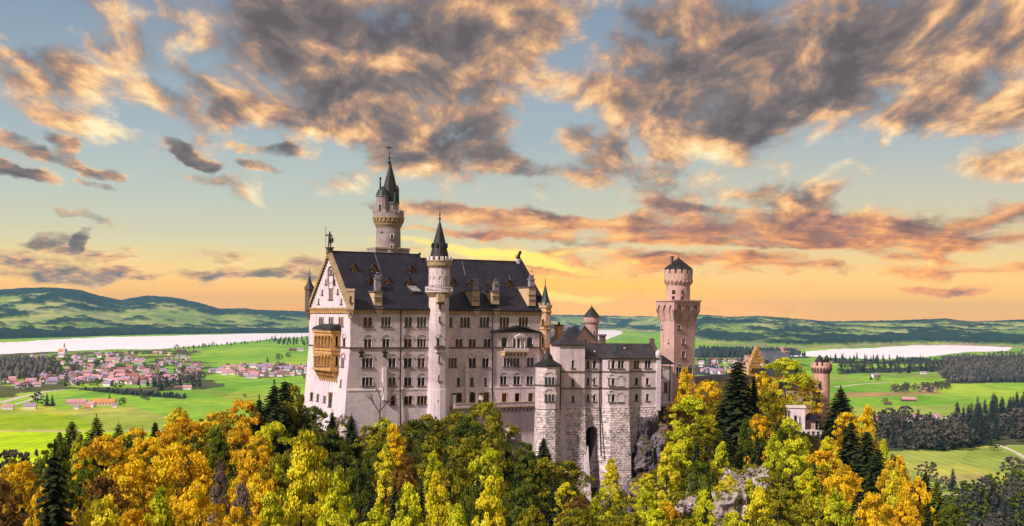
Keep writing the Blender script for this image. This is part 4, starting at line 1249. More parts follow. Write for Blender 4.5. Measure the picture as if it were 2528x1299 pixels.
    for px, y0, y1, w in ((1664, 718, 724, 6), (1686, 718, 724, 5), (1663, 733, 741, 5), (1685, 733, 741, 5)):
        dx = (px - 1674) * s; wl = Wall(fr, (cx - 3, cy - math.sqrt(k * k - dx * dx) * .96 - .35), (cx + 3, cy - math.sqrt(k * k - dx * dx) * .96 - .35))
        window(wl, dr, px - 1, y0, y1, w, 1, 0, applied=True, trim='brick')
    settle(root, zB)
    # low stair house at the foot
    c = P(1634, 960, 340); fr2 = Frame(c.x, c.y, R(25)); zz = lambda y: P(1640, y, 340)[2]
    r2 = tag(fr2.root('stair_house'), 'small white stair house with dark lean-to roof between bower end and square tower', 'building')
    mb = MB(); mb.box(-1.2, 3.6, 0, 8, zz(1010) - 6, zz(905)); mb.build('wall', [M['wall_base']], r2)
    mb = MB(); mb.prism([(-1.5, -.5), (4.2, -.5), (4.2, 8), (-1.5, 8)], zz(900), zz(878), [(-1.2, 3), (2.0, 3), (2.0, 5), (-1.2, 5)]); mb.build('roof', [M['slate_dark']], r2)
    w = Wall(fr2, (-1.2, 0), (3.6, 0)); window(w, r2, 1634, 912, 930, 3, 1, 1, applied=True); window(w, r2, 1643, 945, 968, 7, 1, 0, applied=True, plain=True)
    mb = MB(); mb.tube([(2.4, -.3, zz(1000)), (2.4, -.3, zz(890))], .18, 5); mb.build('rain_pipe', [M['iron']], r2)
    settle(r2, zz(1010) - 6)
    c = P(1612, 1010, 334); fr3 = Frame(c.x, c.y, R(12)); zz = lambda y: P(1640, y, 334)[2]
    r3 = tag(fr3.root('terrace_wall'), 'low pale terrace wall with dark underside at the foot of the square tower', 'wall')
    mb = MB(); mb.box(1.2, 9, 0, 6, zz(1004), zz(996)); mb.build('parapet', [M['trim']], r3); mb = MB(); mb.box(1.2, 10, .8, 6, zz(1020), zz(1004) - .01); mb.build('foot', [M['string']], r3)
    settle(r3, zz(1020))


# ------------------------------------------------------------------ gallery and gatehouse
def build_gate():
    # gallery with a long low roof
    c = P(1716, 960, 358); d = P(1862, 960, 392)
    th = math.atan2(d.y - c.y, d.x - c.x); fr = Frame(c.x, c.y, th); L = (d - c).length
    z = lambda y: fr.v_plane(1760, y, 0)[1]
    root = tag(fr.root('gallery_wing'), 'long low pinkish gallery with grey lean-to roof joining square tower and gatehouse', 'building')
    mb = MB(); mb.box(0, L, 0, 7, 125, z(938)); mb.build('wall', [M['sand_pale']], root)
    mb = MB(); mb.face([(-.2, -.6, z(940)), (L, -.6, z(940)), (L, 4, z(929)), (-.2, 4, z(929))]); mb.face([(-.2, 8, z(940)), (L, 8, z(940)), (L, 4, z(929)), (-.2, 4, z(929))]); mb.build('roof', [M['slate']], root)
    settle(root, 125)
    # gatehouse
    c = P(1848, 900, 392); fr = Frame(c.x, c.y, R(24))
    root = tag(fr.root('gatehouse'), 'yellow gatehouse with stepped gable, clock and slate roof rising among the golden trees', 'gatehouse')
    sv = lambda px, py, v=0.0: fr.v_plane(px, py, v)
    # gable end (faces left and towards the viewer): wall from the far corner to the near one
    g0, g1 = (-1.0, 9.0), sv(1888, 900)[0]
    W_ = Wall(fr, (0, 0), (g1, 0))
    zl = sv(1850, 912)[1]; zp = sv(1868, 864)[1]; mid = sv(1868, 864)[0]
    mb = MB(); zB = 126.0
    L = sv(1946, 900, 4)[0]
    mb.prism([(0, 0), (L, 0), (L, 12), (0, 12)], zB, zl - .5)
    n = 6
    for i in range(n):
        t0 = i / n; hw0 = (mid) * (1 - t0); hw1 = (g1 - mid) * (1 - t0)
        mb.box(mid - hw0 * .97, mid + hw1 * .97, -.35, .5, zl - .5 + (zp - zl) * t0, zl + (zp - zl) * (t0 + 1.15 / n))
        for x in (mid - hw0 * .97, mid + hw1 * .97): mb.box(x - .22, x + .22, -.42, .55, zl + (zp - zl) * t0, zl + (zp - zl) * (t0 + 1.9 / n))
    mb.box(mid - .6, mid + .6, -.5, .6, zp - .3, zp + 1.0)
    mb.build('wall', [M['sand_bright']], root)
    mb = MB(); mb.tube([(sv(1879, 901)[0], -.45, sv(1879, 901)[1]), (sv(1879, 901)[0], -.7, sv(1879, 901)[1])], .55, 16); mb.build('clock', [M['white']], root)
    mb = MB(); u, z1 = sv(1869, 912); mb.prism([(u - 2.5, -2.2), (u + 2.5, -2.2), (u + 2.5, -.3), (u - 2.5, -.3)], z1 - .4, z1 + .4, [(u - 2.2, -.6), (u + 2.2, -.6), (u + 2.2, -.3), (u - 2.2, -.3)]); mb.build('canopy', [M['slate']], root)
    mb = MB(); zr = sv(1920, 866, 5)[1]; z_e = sv(1920, 905, 0)[1]
    a = g1 - .2; b = L + .4
    mb.face([(a, -.5, z_e), (b, -.5, z_e), (b, 6, zr), (a, 6, zr)]); mb.face([(a, 12.5, z_e), (b, 12.5, z_e), (b, 6, zr), (a, 6, zr)]); mb.face([(b, -.5, z_e), (b, 12.5, z_e), (b, 6, zr)])
    mb.face([(a, -.2, z_e - 3), (b, -.2, z_e - 3), (b, -.2, z_e), (a, -.2, z_e)])
    mb.build('roof', [M['slate_blue']], root)
    for px, y0 in ((1936, 861), (1942, 870)):
        u = sv(px, 870, 5.5)[0]; mb = MB(); mb.box(u - .7, u + .7, 5, 6.4, zr - 3.5, sv(px, y0, 5)[1]); mb.box(u - .95, u + .95, 4.8, 6.6, sv(px, y0, 5)[1], sv(px, y0, 5)[1] + .4); mb.build('chimney', [M['brick']], root)
    settle(root, zB)
    # small round turret left of the gable
    c = P(1849, 890, 394); fr = Frame(c.x, c.y, 0); z = lambda y: P(1849, y, 394)[2]; s = 394 / F_PX; r = 8.8 * s
    root = tag(fr.root('gate_turret'), 'slim turret with pointed dark roof at the left shoulder of the stepped gable', 'tower')
    mb = MB(); mb.lathe(0, 0, [(r, 128), (r, z(893)), (r * 1.3, z(888)), (r * 1.3, z(881))], 14); merlons(mb, 0, 0, r * 1.3, 9, .7, z(881), z(877), .35); corbels(mb, 0, 0, r, r * 1.3, 12, .35, z(895), z(887)); mb.build('shaft', [M['brick']], root)
    mb = MB(); mb.lathe(0, 0, [(r * 1.15, z(880)), (.05, z(860))], 12); mb.build('roof', [M['slate_dark']], root)
    settle(root, 128)
    # big round gate tower
    c = P(2027.5, 970, 372); fr = Frame(c.x, c.y, 0); z = lambda y: P(2027, y, 372)[2]; s = 372 / F_PX; r = 21 * s
    root = tag(fr.root('gate_tower'), 'round pink brick gate tower with battlements standing clear against the green fields', 'tower')
    mb = MB()
    mb.lathe(0, 0, [(r * 1.06, 128), (r * 1.0, z(1010)), (r * .97, z(921)), (r * 1.2, z(909)), (r * 1.2, z(903))], 24)
    corbels(mb, 0, 0, r * .97, r * 1.22, 20, .45, z(922), z(907), 0, 1); merlons(mb, 0, 0, r * 1.2, 12, .95, z(903) - .01, z(894), .45, .1)
    sh = mb.build('shaft', [M['pink'], M['string']], root)
    mb = MB(); mb.lathe(-.6, 0, [(r * .72, z(903)), (r * .72, z(897)), (r * .2, z(880)), (.05, z(876))], 12); mb.lathe(r * .55, -.3, [(r * .3, z(900)), (r * .3, z(886)), (r * .1, z(877))], 8); mb.build('roof', [M['slate_dark']], root)
    for px, y0, y1, w in ((2024, 943, 957, 6), (2023, 970, 979, 3.5), (2023, 986, 1000, 4.5), (2022, 1028, 1042, 4)):
        window(Wall(fr, (-1.2, -r), (1.2, -r)), sh, px, y0, y1, w, 1, 0, applied=True, trim='brick')
    settle(root, 128)
    # white porch building and balustrade at the foot of the gate
    c = P(1944, 1060, 356); fr = Frame(c.x, c.y, R(-10)); sv = lambda px, py, v=0.0: fr.v_plane(px, py, v)
    root = tag(fr.root('porch_house'), 'small white house with arched openings at the foot of the round gate tower', 'house')
    u1, z1 = sv(1988, 1008); z0 = sv(1960, 1060)[1] - 8
    F_ = Wall(fr, (0, 0), (u1, 0))
    window(F_, root, 1948, 1016, 1034, 5, 1, 1); window(F_, root, 1964, 1028, 1046, 6, 1, 1); window(F_, root, 1975, 1030, 1044, 3, 1, 0)
    mb = MB(); F_.build(mb, z0, z1); mb.face([(0, 0, z0), (0, 6, z0), (0, 6, z1), (0, 0, z1)]); mb.face([(u1, 0, z0), (u1, 6, z0), (u1, 6, z1), (u1, 0, z1)]); mb.build('wall', [M['wall_base']], root)
    mb = MB(); mb.prism([(-.3, -.3), (u1 + .3, -.3), (u1 + .3, 6), (-.3, 6)], z1, z1 + .5); mb.build('parapet', [M['trim']], root)
    settle(root, z0)
    c = P(1990, 1060, 357); fr = Frame(c.x, c.y, R(-4)); sv = lambda px, py, v=0.0: fr.v_plane(px, py, v)
    root = tag(fr.root('arched_porch'), 'arched orange brick porch with small dark gable roof leaning on the round gate tower', 'porch')
    u1 = sv(2022, 1050)[0]; zr, ze, zb = sv(2000, 1022)[1], sv(2000, 1036)[1], sv(2000, 1062)[1] - 8
    mb = MB(); mb.box(0, u1, .2, 5, zb, ze); mb.build('wall', [M['sand_pale']], root)
    f, g = window_mesh(Wall(fr, (0, 0.2), (u1, 0.2)), u1 * .15, u1 * .62, sv(2000, 1060)[1], sv(2000, 1036)[1] - .3, 1, 0, True, 0.0); o = f.build('archway', [M['trim'], M['trim']], root); g.build('door', [M['brick']], o)
    f, g = window_mesh(Wall(fr, (0, 0.2), (u1, 0.2)), u1 * .72, u1 * .92, sv(2000, 1062)[1], sv(2000, 1042)[1], 1, 0, True, 0.0); o = f.build('window', [M['brick'], M['trim']], root); g.build('pane', [M['glass']], o)
    mb = MB()
    for vv in (-.6,): mb.face([(-.4, vv, ze), (u1 * .45, vv, zr), (u1 * .45, 5, zr), (-.4, 5, ze)]); mb.face([(u1 + .2, vv, ze - .5), (u1 * .45, vv, zr), (u1 * .45, 5, zr), (u1 + .2, 5, ze - .5)])
    mb.face([(-.4, -.55, ze), (u1 + .2, -.55, ze - .5), (u1 * .45, -.55, zr)]); mb.build('roof', [M['slate']], root)
    settle(root, zb)
    c = P(1952, 1075, 352); fr = Frame(c.x, c.y, R(3)); sv = lambda px, py, v=0.0: fr.v_plane(px, py, v)
    root = tag(fr.root('balustrade_wall'), 'pale approach wall with pillars and dark recesses in front of the gate', 'wall')
    u1 = sv(2052, 1070)[0]; z0, z1 = sv(2000, 1082)[1] - 5, sv(2000, 1062)[1]
    mb = MB(); mb.box(0, u1, .3, 1.2, z0, z1 - .4, 0); mb.box(-.2, u1 + .2, 0, 1.4, z1 - .4, z1, 1)
    zq = sv(2000, 1081)[1]; mb.box(-.2, u1 + .2, -.2, .3, z0, zq, 0)
    for k in range(9): mb.box(u1 * k / 8.3, u1 * k / 8.3 + .55, 0.0, .3, zq, z1 - .4, 1)
    mb.build('parapet', [M['string'], M['trim']], root)
    settle(root, z0)
    # dark roofed side wing beside the tower
    c = P(1980, 950, 384); fr = Frame(c.x, c.y, R(10)); z = lambda y: P(1990, y, 384)[2]
    root = tag(fr.root('side_wing'), 'low wing with black roof touching the left side of the round gate tower', 'building')
    mb = MB(); mb.box(-6, 5, 0, 6, 128, z(960)); mb.build('wall', [M['sand_pale']], root)
    mb = MB(); mb.prism([(-6.4, -.4), (5.2, -.4), (5.2, 6.4), (-6.4, 6.4)], z(960), z(942), [(-6, 3), (3, 3), (3, 3.4), (-6, 3.4)]); mb.build('roof', [M['slate_dark']], root)
    settle(root, 128)


# ------------------------------------------------------------------ statues on the gables
def skin_figure(name, joints, edges, m, parent=None, loc=(0, 0, 0)):
    me = bpy.data.meshes.new(name); me.from_pydata([j[0] for j in joints], edges, [])
    o = bpy.data.objects.new(name, me); C.objects.link(o); o.location = loc
    o.modifiers.new('skin', 'SKIN')
    bm = bmesh.new(); bm.from_mesh(me); lay = bm.verts.layers.skin.verify()
    for v, j in zip(bm.verts, joints): v[lay].radius = (j[1], j[1]); v[lay].use_root = (v.index == 0)
    bm.to_mesh(me); bm.free()
    sb = o.modifiers.new('sub', 'SUBSURF'); sb.levels = sb.render_levels = 1
    me.materials.append(m)
    if parent: o.parent = parent
    return o


def build_statues():
    fr = FP; W = PAL['W']
    x, y = fr.to_world(0, W / 2)
    z0 = PAL['zR'] + 1.2
    k = 2.15                                                     # a figure twice life size
    J = [((0, 0, .95), .16), ((0, 0, 1.25), .17), ((0, 0, 1.5), .12), ((0, 0, 1.68), .085), ((0, 0, 1.82), .11), ((0, 0, 1.92), .06),
         ((.1, 0, .52), .10), ((.12, .02, .08), .075), ((.14, -.12, .03), .06), ((-.1, -.05, .52), .10), ((-.13, .02, .08), .075), ((-.14, -.12, .03), .06),
         ((-.22, 0, 1.45), .08), ((-.40, -.05, 1.30), .065), ((-.44, -.12, 1.62), .05), ((.22, 0, 1.45), .08), ((.30, .02, 1.18), .065), ((.28, -.16, .98), .05)]
    E = [(0, 1), (1, 2), (2, 3), (3, 4), (4, 5), (0, 6), (6, 7), (7, 8), (0, 9), (9, 10), (10, 11), (2, 12), (12, 13), (13, 14), (2, 15), (15, 16), (16, 17)]
    root = tag(empty('knight_statue', (x, y, z0), TH * .3), 'dark bronze knight with a lance standing on the west gable peak', 'statue')
    J = [(tuple(c * k for c in p), r * k) for p, r in J]
    skin_figure('body', J, E, M['bronze'], root)
    mb = MB(); mb.tube([(-.46 * k, -.16 * k, .05 * k), (-.50 * k, -.14 * k, 2.35 * k)], .05, 5); mb.lathe(-.5 * k, -.14 * k, [(.02, 2.3 * k), (.12, 2.36 * k), (.01, 2.5 * k)], 5); mb.build('lance', [M['bronze']], root)
    mb = MB(); mb.lathe(.3 * k, -.22 * k, [(.1, .45 * k), (.34, .75 * k), (.3, 1.05 * k), (.1, 1.1 * k)], 8); mb.build('shield', [M['bronze']], root)
    # seated lion
    x, y = fr.to_world(PAL['L'] - .5, W / 2)
    root = tag(empty('lion_statue', (x, y, PAL['zP']), TH + R(180)), 'small dark lion sitting on the east gable pillar', 'statue')
    k = 1.25
    J = [((.35, 0, .35), .30), ((.05, 0, .75), .33), ((-.25, 0, 1.15), .30), ((-.42, 0, 1.5), .27), ((-.72, 0, 1.55), .15), ((-.22, .16, .6), .13), ((-.3, .17, .08), .10), ((-.45, .17, .05), .08),
         ((-.22, -.16, .6), .13), ((-.3, -.17, .08), .10), ((-.45, -.17, .05), .08), ((.25, .28, .18), .17), ((-.1, .3, .06), .09), ((.25, -.28, .18), .17), ((-.1, -.3, .06), .09),
         ((.62, 0, .2), .07), ((.85, 0, .5), .06), ((.8, 0, .85), .08)]
    E = [(0, 1), (1, 2), (2, 3), (3, 4), (2, 5), (5, 6), (6, 7), (2, 8), (8, 9), (9, 10), (0, 11), (11, 12), (0, 13), (13, 14), (0, 15), (15, 16), (16, 17)]
    J = [(tuple(c * k for c in p), r * k) for p, r in J]
    skin_figure('body', J, E, M['bronze'], root)
    mb = MB(); mb.lathe(-.40 * k, 0, [(.1 * k, 1.12 * k), (.36 * k, 1.25 * k), (.40 * k, 1.5 * k), (.26 * k, 1.78 * k), (.05, 1.84 * k)], 9); mb.build('mane', [M['bronze']], root, True)


build_round_tower(); BZ = build_bower(); build_link(); build_court_house(); build_square_tower(); build_gate(); build_statues()
# ------------------------------------------------------------------ land: one sheet to the horizon, lakes, haze
def vnoise(x, y, seed=0):
    """smooth value noise, numpy arrays"""
    rs = np.random.RandomState(seed); T = rs.rand(256, 256)
    xi, yi = np.floor(x).astype(int), np.floor(y).astype(int)
    fx, fy = x - xi, y - yi
    fx, fy = fx * fx * (3 - 2 * fx), fy * fy * (3 - 2 * fy)
    g = lambda a, b: T[a & 255, b & 255]
    return (g(xi, yi) * (1 - fx) + g(xi + 1, yi) * fx) * (1 - fy) + (g(xi, yi + 1) * (1 - fx) + g(xi + 1, yi + 1) * fx) * fy


def fbm2(x, y, seed=0, o=4):
    s, a, t = 0, 1, 0
    for k in range(o): s = s + a * vnoise(x * 2 ** k, y * 2 ** k, seed + k); t += a; a *= .5
    return s / t


def sstep(a, b, x):
    t = np.clip((x - a) / (b - a), 0, 1); return t * t * (3 - 2 * t)


SH_X = [-700, 0, 200, 400, 770, 1100, 1400, 1540, 1640, 1750, 1960, 2300, 2528, 3300]
SH_D = [7000, 7700, 8800, 10200, 12100, 15000, 17500, 19000, 15000, 8600, 7300, 9200, 8500, 8000]
SK_X = [-700, 0, 60, 130, 200, 250, 300, 340, 380, 430, 490, 540, 600, 640, 770, 1370, 1480, 1600, 1728, 1800, 1870, 1960, 2040, 2200, 2330, 2400, 2528, 3300]
SK_Y = [722, 718, 714, 713, 720, 735, 744, 736, 733, 738, 750, 765, 764, 768, 772, 779, 781, 783, 780, 786, 783, 790, 797, 795, 790, 797, 793, 795]


def land_z(px, D):
    """ground height from bearing (as a view column) and distance"""
    Ds = np.interp(px, SH_X, SH_D)
    Dr = np.maximum(Ds + 7000, 16000)
    yh = HY + (px - CX) * math.tan(ROLL)
    zr = EYE + (yh - np.interp(px, SK_X, SK_Y)) / F_PX * Dr
    t = np.clip((D - Ds) / (Dr - Ds), 0, 1.4)
    a = (px - CX) / F_PX
    x, y = a * D, D
    z = zr * (0.55 * np.clip(t, 0, 1) + 0.45 * sstep(0, 1, t))
    z = z + (fbm2(x / 1700, y / 1700, 5, 3) - .5) * 90 * sstep(0.02, .5, t) * (1 - sstep(.7, .98, t))
    z = z - np.maximum(t - 1, 0) * 300
    return np.where(D < Ds + 20, 0.0, z), t


def in_poly(px, py, poly):
    r = np.zeros(px.shape, bool); n = len(poly)
    for i in range(n):
        (x0, y0), (x1, y1) = poly[i], poly[(i + 1) % n]
        if y0 == y1: continue
        c = ((py < y0) != (py < y1)) & (px < (x1 - x0) * (py - y0) / (y1 - y0) + x0)
        r ^= c
    return r


def build_land():
    nx, nd_ = 900, 420
    cols = np.linspace(-420, 2950, nx)
    Dv = np.concatenate([np.linspace(420, 1100, 30), 1100 * (27000 / 1100) ** (np.linspace(0, 1, nd_) ** 0.92)[1:]])
    PX, DD = np.meshgrid(cols, Dv)
    Z, T = land_z(PX, DD)
    X = (PX - CX) / F_PX * DD; Y = DD
    yh = HY + (PX - CX) * math.tan(ROLL)
    n1, n2, n3 = fbm2(X / 520, Y / 900, 11, 4), fbm2(X / 160, Y / 240, 23, 4), fbm2(X / 900, Y / 1500, 31, 3)
    wood = np.zeros(PX.shape)
    # hills beyond the lakes: woods, meadows between them
    left, right = PX < 1000, PX >= 1000
    th = np.where(left, np.interp(T, [0, .10, .16, .45, .62, .75, 1], [.30, .32, .50, .53, .47, .38, .28]),
                  np.interp(T, [0, .06, .08, .30, .34, .8, 1], [.60, .60, .34, .38, .50, .53, .40]))
    wood = np.where(T > 0, sstep(th - .03, th + .03, n1 * .36 + n2 * .34 + fbm2(X / 230, Y / 1500, 77, 3) * .30), 0)
    py = yh + (EYE - Z) / DD * F_PX                         # view row of every point: used to set out fields where they were measured
    n4 = fbm2(X / 90, Y / 130, 57, 3)
    def poly(p, jit=3, jx=14):
        return in_poly(PX + (n2 - .5) * jx + (n4 - .5) * jx, py + (n4 - .5) * jit, p)
    plain = T <= 0
    # colours of the ground cover
    col = np.zeros(PX.shape + (3,))
    def put(mask, c): col[mask] = c
    g0 = np.array((.17, .40, .035)); g1 = np.array((.28, .48, .05)); gy = np.array((.30, .36, .10))
    m = np.clip((fbm2(X / 260, Y / 900, 41, 3) - .3) / .4, 0, 1)[..., None]
    col[:] = g0 * (1 - m) + g1 * m
    far = (T > 0)
    m2 = np.clip((n3 - .35) / .3, 0, 1)[..., None]; m3 = np.clip((n2 - .45) / .1, 0, 1)[..., None]
    meadow = (np.array((.20, .30, .09)) * (1 - m2) + np.array((.42, .46, .20)) * m2) * (1 - m3) + m3 * np.array((.27, .40, .07))
    col[far] = meadow[far]
    col = col * (1 - wood[..., None]) + wood[..., None] * np.array((.014, .040, .034))
    shore = far & (T < .03); put(shore & right, (.34, .27, .18))
    # plain: fields measured in the view
    put(poly([(0, 868), (430, 862), (520, 900), (505, 962), (330, 967), (180, 958), (60, 982), (-420, 990), (-420, 868)], 14, 130) & plain & (n4 < .58), (.085, .10, .045))
    put(poly([(540, 905), (770, 900), (770, 930), (600, 936)], 8, 60) & plain & (n4 < .55), (.10, .13, .05))
    put(poly([(190, 962), (260, 963), (470, 980), (455, 986), (300, 975)], 2) & plain, (.03, .085, .025))
    put(poly([(150, 1012), (330, 1004), (420, 1030), (390, 1042), (230, 1030), (120, 1034)], 3) & plain, (.36, .42, .09))
    put(poly([(-420, 1000), (130, 1002), (160, 1022), (420, 1034), (600, 1060), (600, 1066), (-420, 1066)], 4) & plain & (n2 > .42), (.33, .42, .06))
    put(poly([(-420, 1030), (180, 1022), (260, 1063), (-420, 1064)], 3) & plain, (.30, .44, .01))
    put(poly([(-420, 1066), (700, 1066), (700, 1400), (-420, 1400)], 1) & plain, (.44, .64, .002))
    put(poly([(-420, 1062), (700, 1063), (700, 1066.5), (-420, 1066)], 0) & plain, (.52, .46, .26))
    put(poly([(440, 955), (770, 985), (770, 1000), (560, 985)], 6) & plain, (.24, .36, .05))
    # right of the castle
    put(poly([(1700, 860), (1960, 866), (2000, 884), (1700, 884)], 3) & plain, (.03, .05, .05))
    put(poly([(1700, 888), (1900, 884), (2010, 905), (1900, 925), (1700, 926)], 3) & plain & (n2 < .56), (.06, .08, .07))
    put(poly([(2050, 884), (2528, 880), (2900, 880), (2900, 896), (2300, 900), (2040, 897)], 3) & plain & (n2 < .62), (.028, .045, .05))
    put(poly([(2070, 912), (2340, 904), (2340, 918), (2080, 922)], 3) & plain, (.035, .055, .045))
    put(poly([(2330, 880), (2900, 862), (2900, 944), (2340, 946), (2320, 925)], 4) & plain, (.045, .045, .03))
    put(poly([(2060, 969), (2300, 966), (2345, 973), (2200, 979), (2060, 980)], 3) & plain, (.36, .26, .13))
    put(poly([(2060, 925), (2330, 920), (2320, 950), (2060, 965)], 3) & plain & (n2 > .5), (.29, .36, .09))
    put(poly([(2060, 1005), (2900, 990), (2900, 1030), (2060, 1035)], 4) & plain, (.30, .40, .08))
    put(poly([(2130, 1110), (2460, 1095), (2900, 1110), (2900, 1226), (2130, 1226)], 4) & plain, (.33, .40, .09))
    put(poly([(2300, 1175), (2440, 1170), (2460, 1185), (2330, 1195)], 6) & plain, (.33, .32, .14))
    put(poly([(2130, 1224), (2900, 1222), (2900, 1500), (2130, 1500)], 2) & plain, (.06, .10, .03))
    put(poly([(2150, 1040), (2900, 1010), (2900, 1096), (2460, 1100), (2150, 1118)], 4) & plain, (.06, .075, .04))
    n5 = vnoise(X / 38, Y / 60, 91)
    Z = Z + wood * np.where(T > .02, 22, 0) * (0.35 + n5 * .9)
    v = np.stack([X, Y, Z], -1).reshape(-1, 3)
    ny_ = len(Dv)
    i = np.arange(ny_ * nx).reshape(ny_, nx)
    f = np.stack([i[:-1, :-1], i[:-1, 1:], i[1:, 1:], i[1:, :-1]], -1).reshape(-1, 4)
    me = bpy.data.meshes.new('ground')
    me.vertices.add(len(v)); me.vertices.foreach_set('co', v.ravel())
    me.loops.add(f.size); me.loops.foreach_set('vertex_index', f.ravel())
    me.polygons.add(len(f)); me.polygons.foreach_set('loop_start', np.arange(0, f.size, 4)); me.polygons.foreach_set('loop_total', np.full(len(f), 4))
    me.update()
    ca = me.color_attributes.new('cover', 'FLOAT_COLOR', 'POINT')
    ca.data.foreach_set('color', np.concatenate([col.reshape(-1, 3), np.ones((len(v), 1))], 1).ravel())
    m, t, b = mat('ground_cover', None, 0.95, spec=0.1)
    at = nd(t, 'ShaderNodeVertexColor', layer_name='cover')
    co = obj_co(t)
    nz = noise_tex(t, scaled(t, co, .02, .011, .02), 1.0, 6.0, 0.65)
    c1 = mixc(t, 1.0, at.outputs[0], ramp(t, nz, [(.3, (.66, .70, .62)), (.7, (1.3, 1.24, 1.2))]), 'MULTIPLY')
    # strips of mown and unmown grass, tufts
    vo = nd(t, 'ShaderNodeTexVoronoi', {'Vector': scaled(t, co, .0042, .0024, 0), 'Scale': 1.0, 'Randomness': .9})
    strip = ramp(t, nd(t, 'ShaderNodeSeparateColor', {0: vo.outputs['Color']}).outputs[0], [(0, (.66, .78, .7)), (.5, (1, 1, 1)), (1, (1.36, 1.14, 1.0))])
    wv = nd(t, 'ShaderNodeTexWave', {'Vector': scaled(t, co, .02, .05, 0), 'Scale': 1.0, 'Distortion': 1.2, 'Detail': 2.0})
    c1 = mixc(t, .8, c1, strip, 'MULTIPLY'); c1 = mixc(t, .5, c1, ramp(t, wv.outputs[1], [(.2, (.84, .86, .8)), (.8, (1.1, 1.08, 1.05))]), 'MULTIPLY')
    t.links.new(c1, b.inputs['Base Color'])
    me.materials.append(m)
    o = bpy.data.objects.new('ground', me); C.objects.link(o); tag(o, kind='structure')

    # lakes: flat sheets a little above the plain
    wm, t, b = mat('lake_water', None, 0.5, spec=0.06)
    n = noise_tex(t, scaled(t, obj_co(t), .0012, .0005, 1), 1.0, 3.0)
    t.links.new(ramp(t, n, [(.35, (.84, .80, .93)), (.65, (.93, .90, .97))]), b.inputs['Base Color'])  # pale sky reflection painted into the water's base colour
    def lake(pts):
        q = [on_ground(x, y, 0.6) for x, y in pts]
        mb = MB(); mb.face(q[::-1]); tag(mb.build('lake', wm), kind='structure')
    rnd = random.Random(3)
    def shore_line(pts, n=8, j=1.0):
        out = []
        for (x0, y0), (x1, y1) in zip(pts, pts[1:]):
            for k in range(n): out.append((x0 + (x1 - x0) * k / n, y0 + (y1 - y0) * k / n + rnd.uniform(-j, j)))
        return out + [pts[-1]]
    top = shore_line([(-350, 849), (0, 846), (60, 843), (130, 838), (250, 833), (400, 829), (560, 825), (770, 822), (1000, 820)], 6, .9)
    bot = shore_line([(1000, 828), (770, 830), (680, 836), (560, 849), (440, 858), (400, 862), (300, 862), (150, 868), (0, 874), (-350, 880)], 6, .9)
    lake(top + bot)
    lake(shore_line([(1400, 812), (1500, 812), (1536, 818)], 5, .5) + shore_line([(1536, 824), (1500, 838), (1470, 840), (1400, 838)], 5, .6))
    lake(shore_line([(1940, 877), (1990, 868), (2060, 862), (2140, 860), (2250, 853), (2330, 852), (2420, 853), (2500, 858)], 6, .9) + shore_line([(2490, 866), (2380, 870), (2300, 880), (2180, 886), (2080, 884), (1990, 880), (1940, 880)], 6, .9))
    # tracks across the meadows
    tm = mottled('pale_track', (.48, .44, .36), (.66, .62, .52), .05)
    def track(pts, w):
        q = [on_ground(x, y, 0.25) for x, y in pts]; mb = MB()
        for k in range(len(q) - 1):
            d = (q[k + 1] - q[k]).normalized(); nn = Vector((-d.y, d.x, 0)) * w / 2
            mb.face([q[k] - nn, q[k + 1] - nn, q[k + 1] + nn, q[k] + nn])
        tag(mb.build('track', tm), kind='structure')
    track([(2453, 1096), (2480, 1104), (2510, 1118), (2540, 1136), (2600, 1170)], 7)
    track([(2310, 1222), (2420, 1221), (2490, 1218), (2560, 1214)], 6)
    track([(0, 995), (60, 978), (120, 966), (165, 962)], 16)
    track([(0, 1009), (60, 992), (110, 976)], 10)
    track([(2060, 956), (2120, 949), (2200, 944)], 14)
    track([(2150, 1042), (2230, 1040), (2330, 1034), (2430, 1030)], 20)
    track([(560, 940), (640, 942), (760, 944)], 6)

    # the air: one closed box of even haze round everything
    hm = bpy.data.materials.new('air'); hm.use_nodes = True; t = hm.node_tree; t.nodes.clear()
    pv = nd(t, 'ShaderNodeVolumePrincipled', {'Color': (.22, .55, .88, 1), 'Density': HAZE, 'Anisotropy': 0.1})
    nd(t, 'ShaderNodeOutputMaterial', {'Volume': pv.outputs[0]})
    mb = MB(); mb.box(-16000, 16000, -300, 30000, -130, 620); tag(mb.build('haze', hm), kind='stuff')


HAZE = 2.5e-5
build_land()
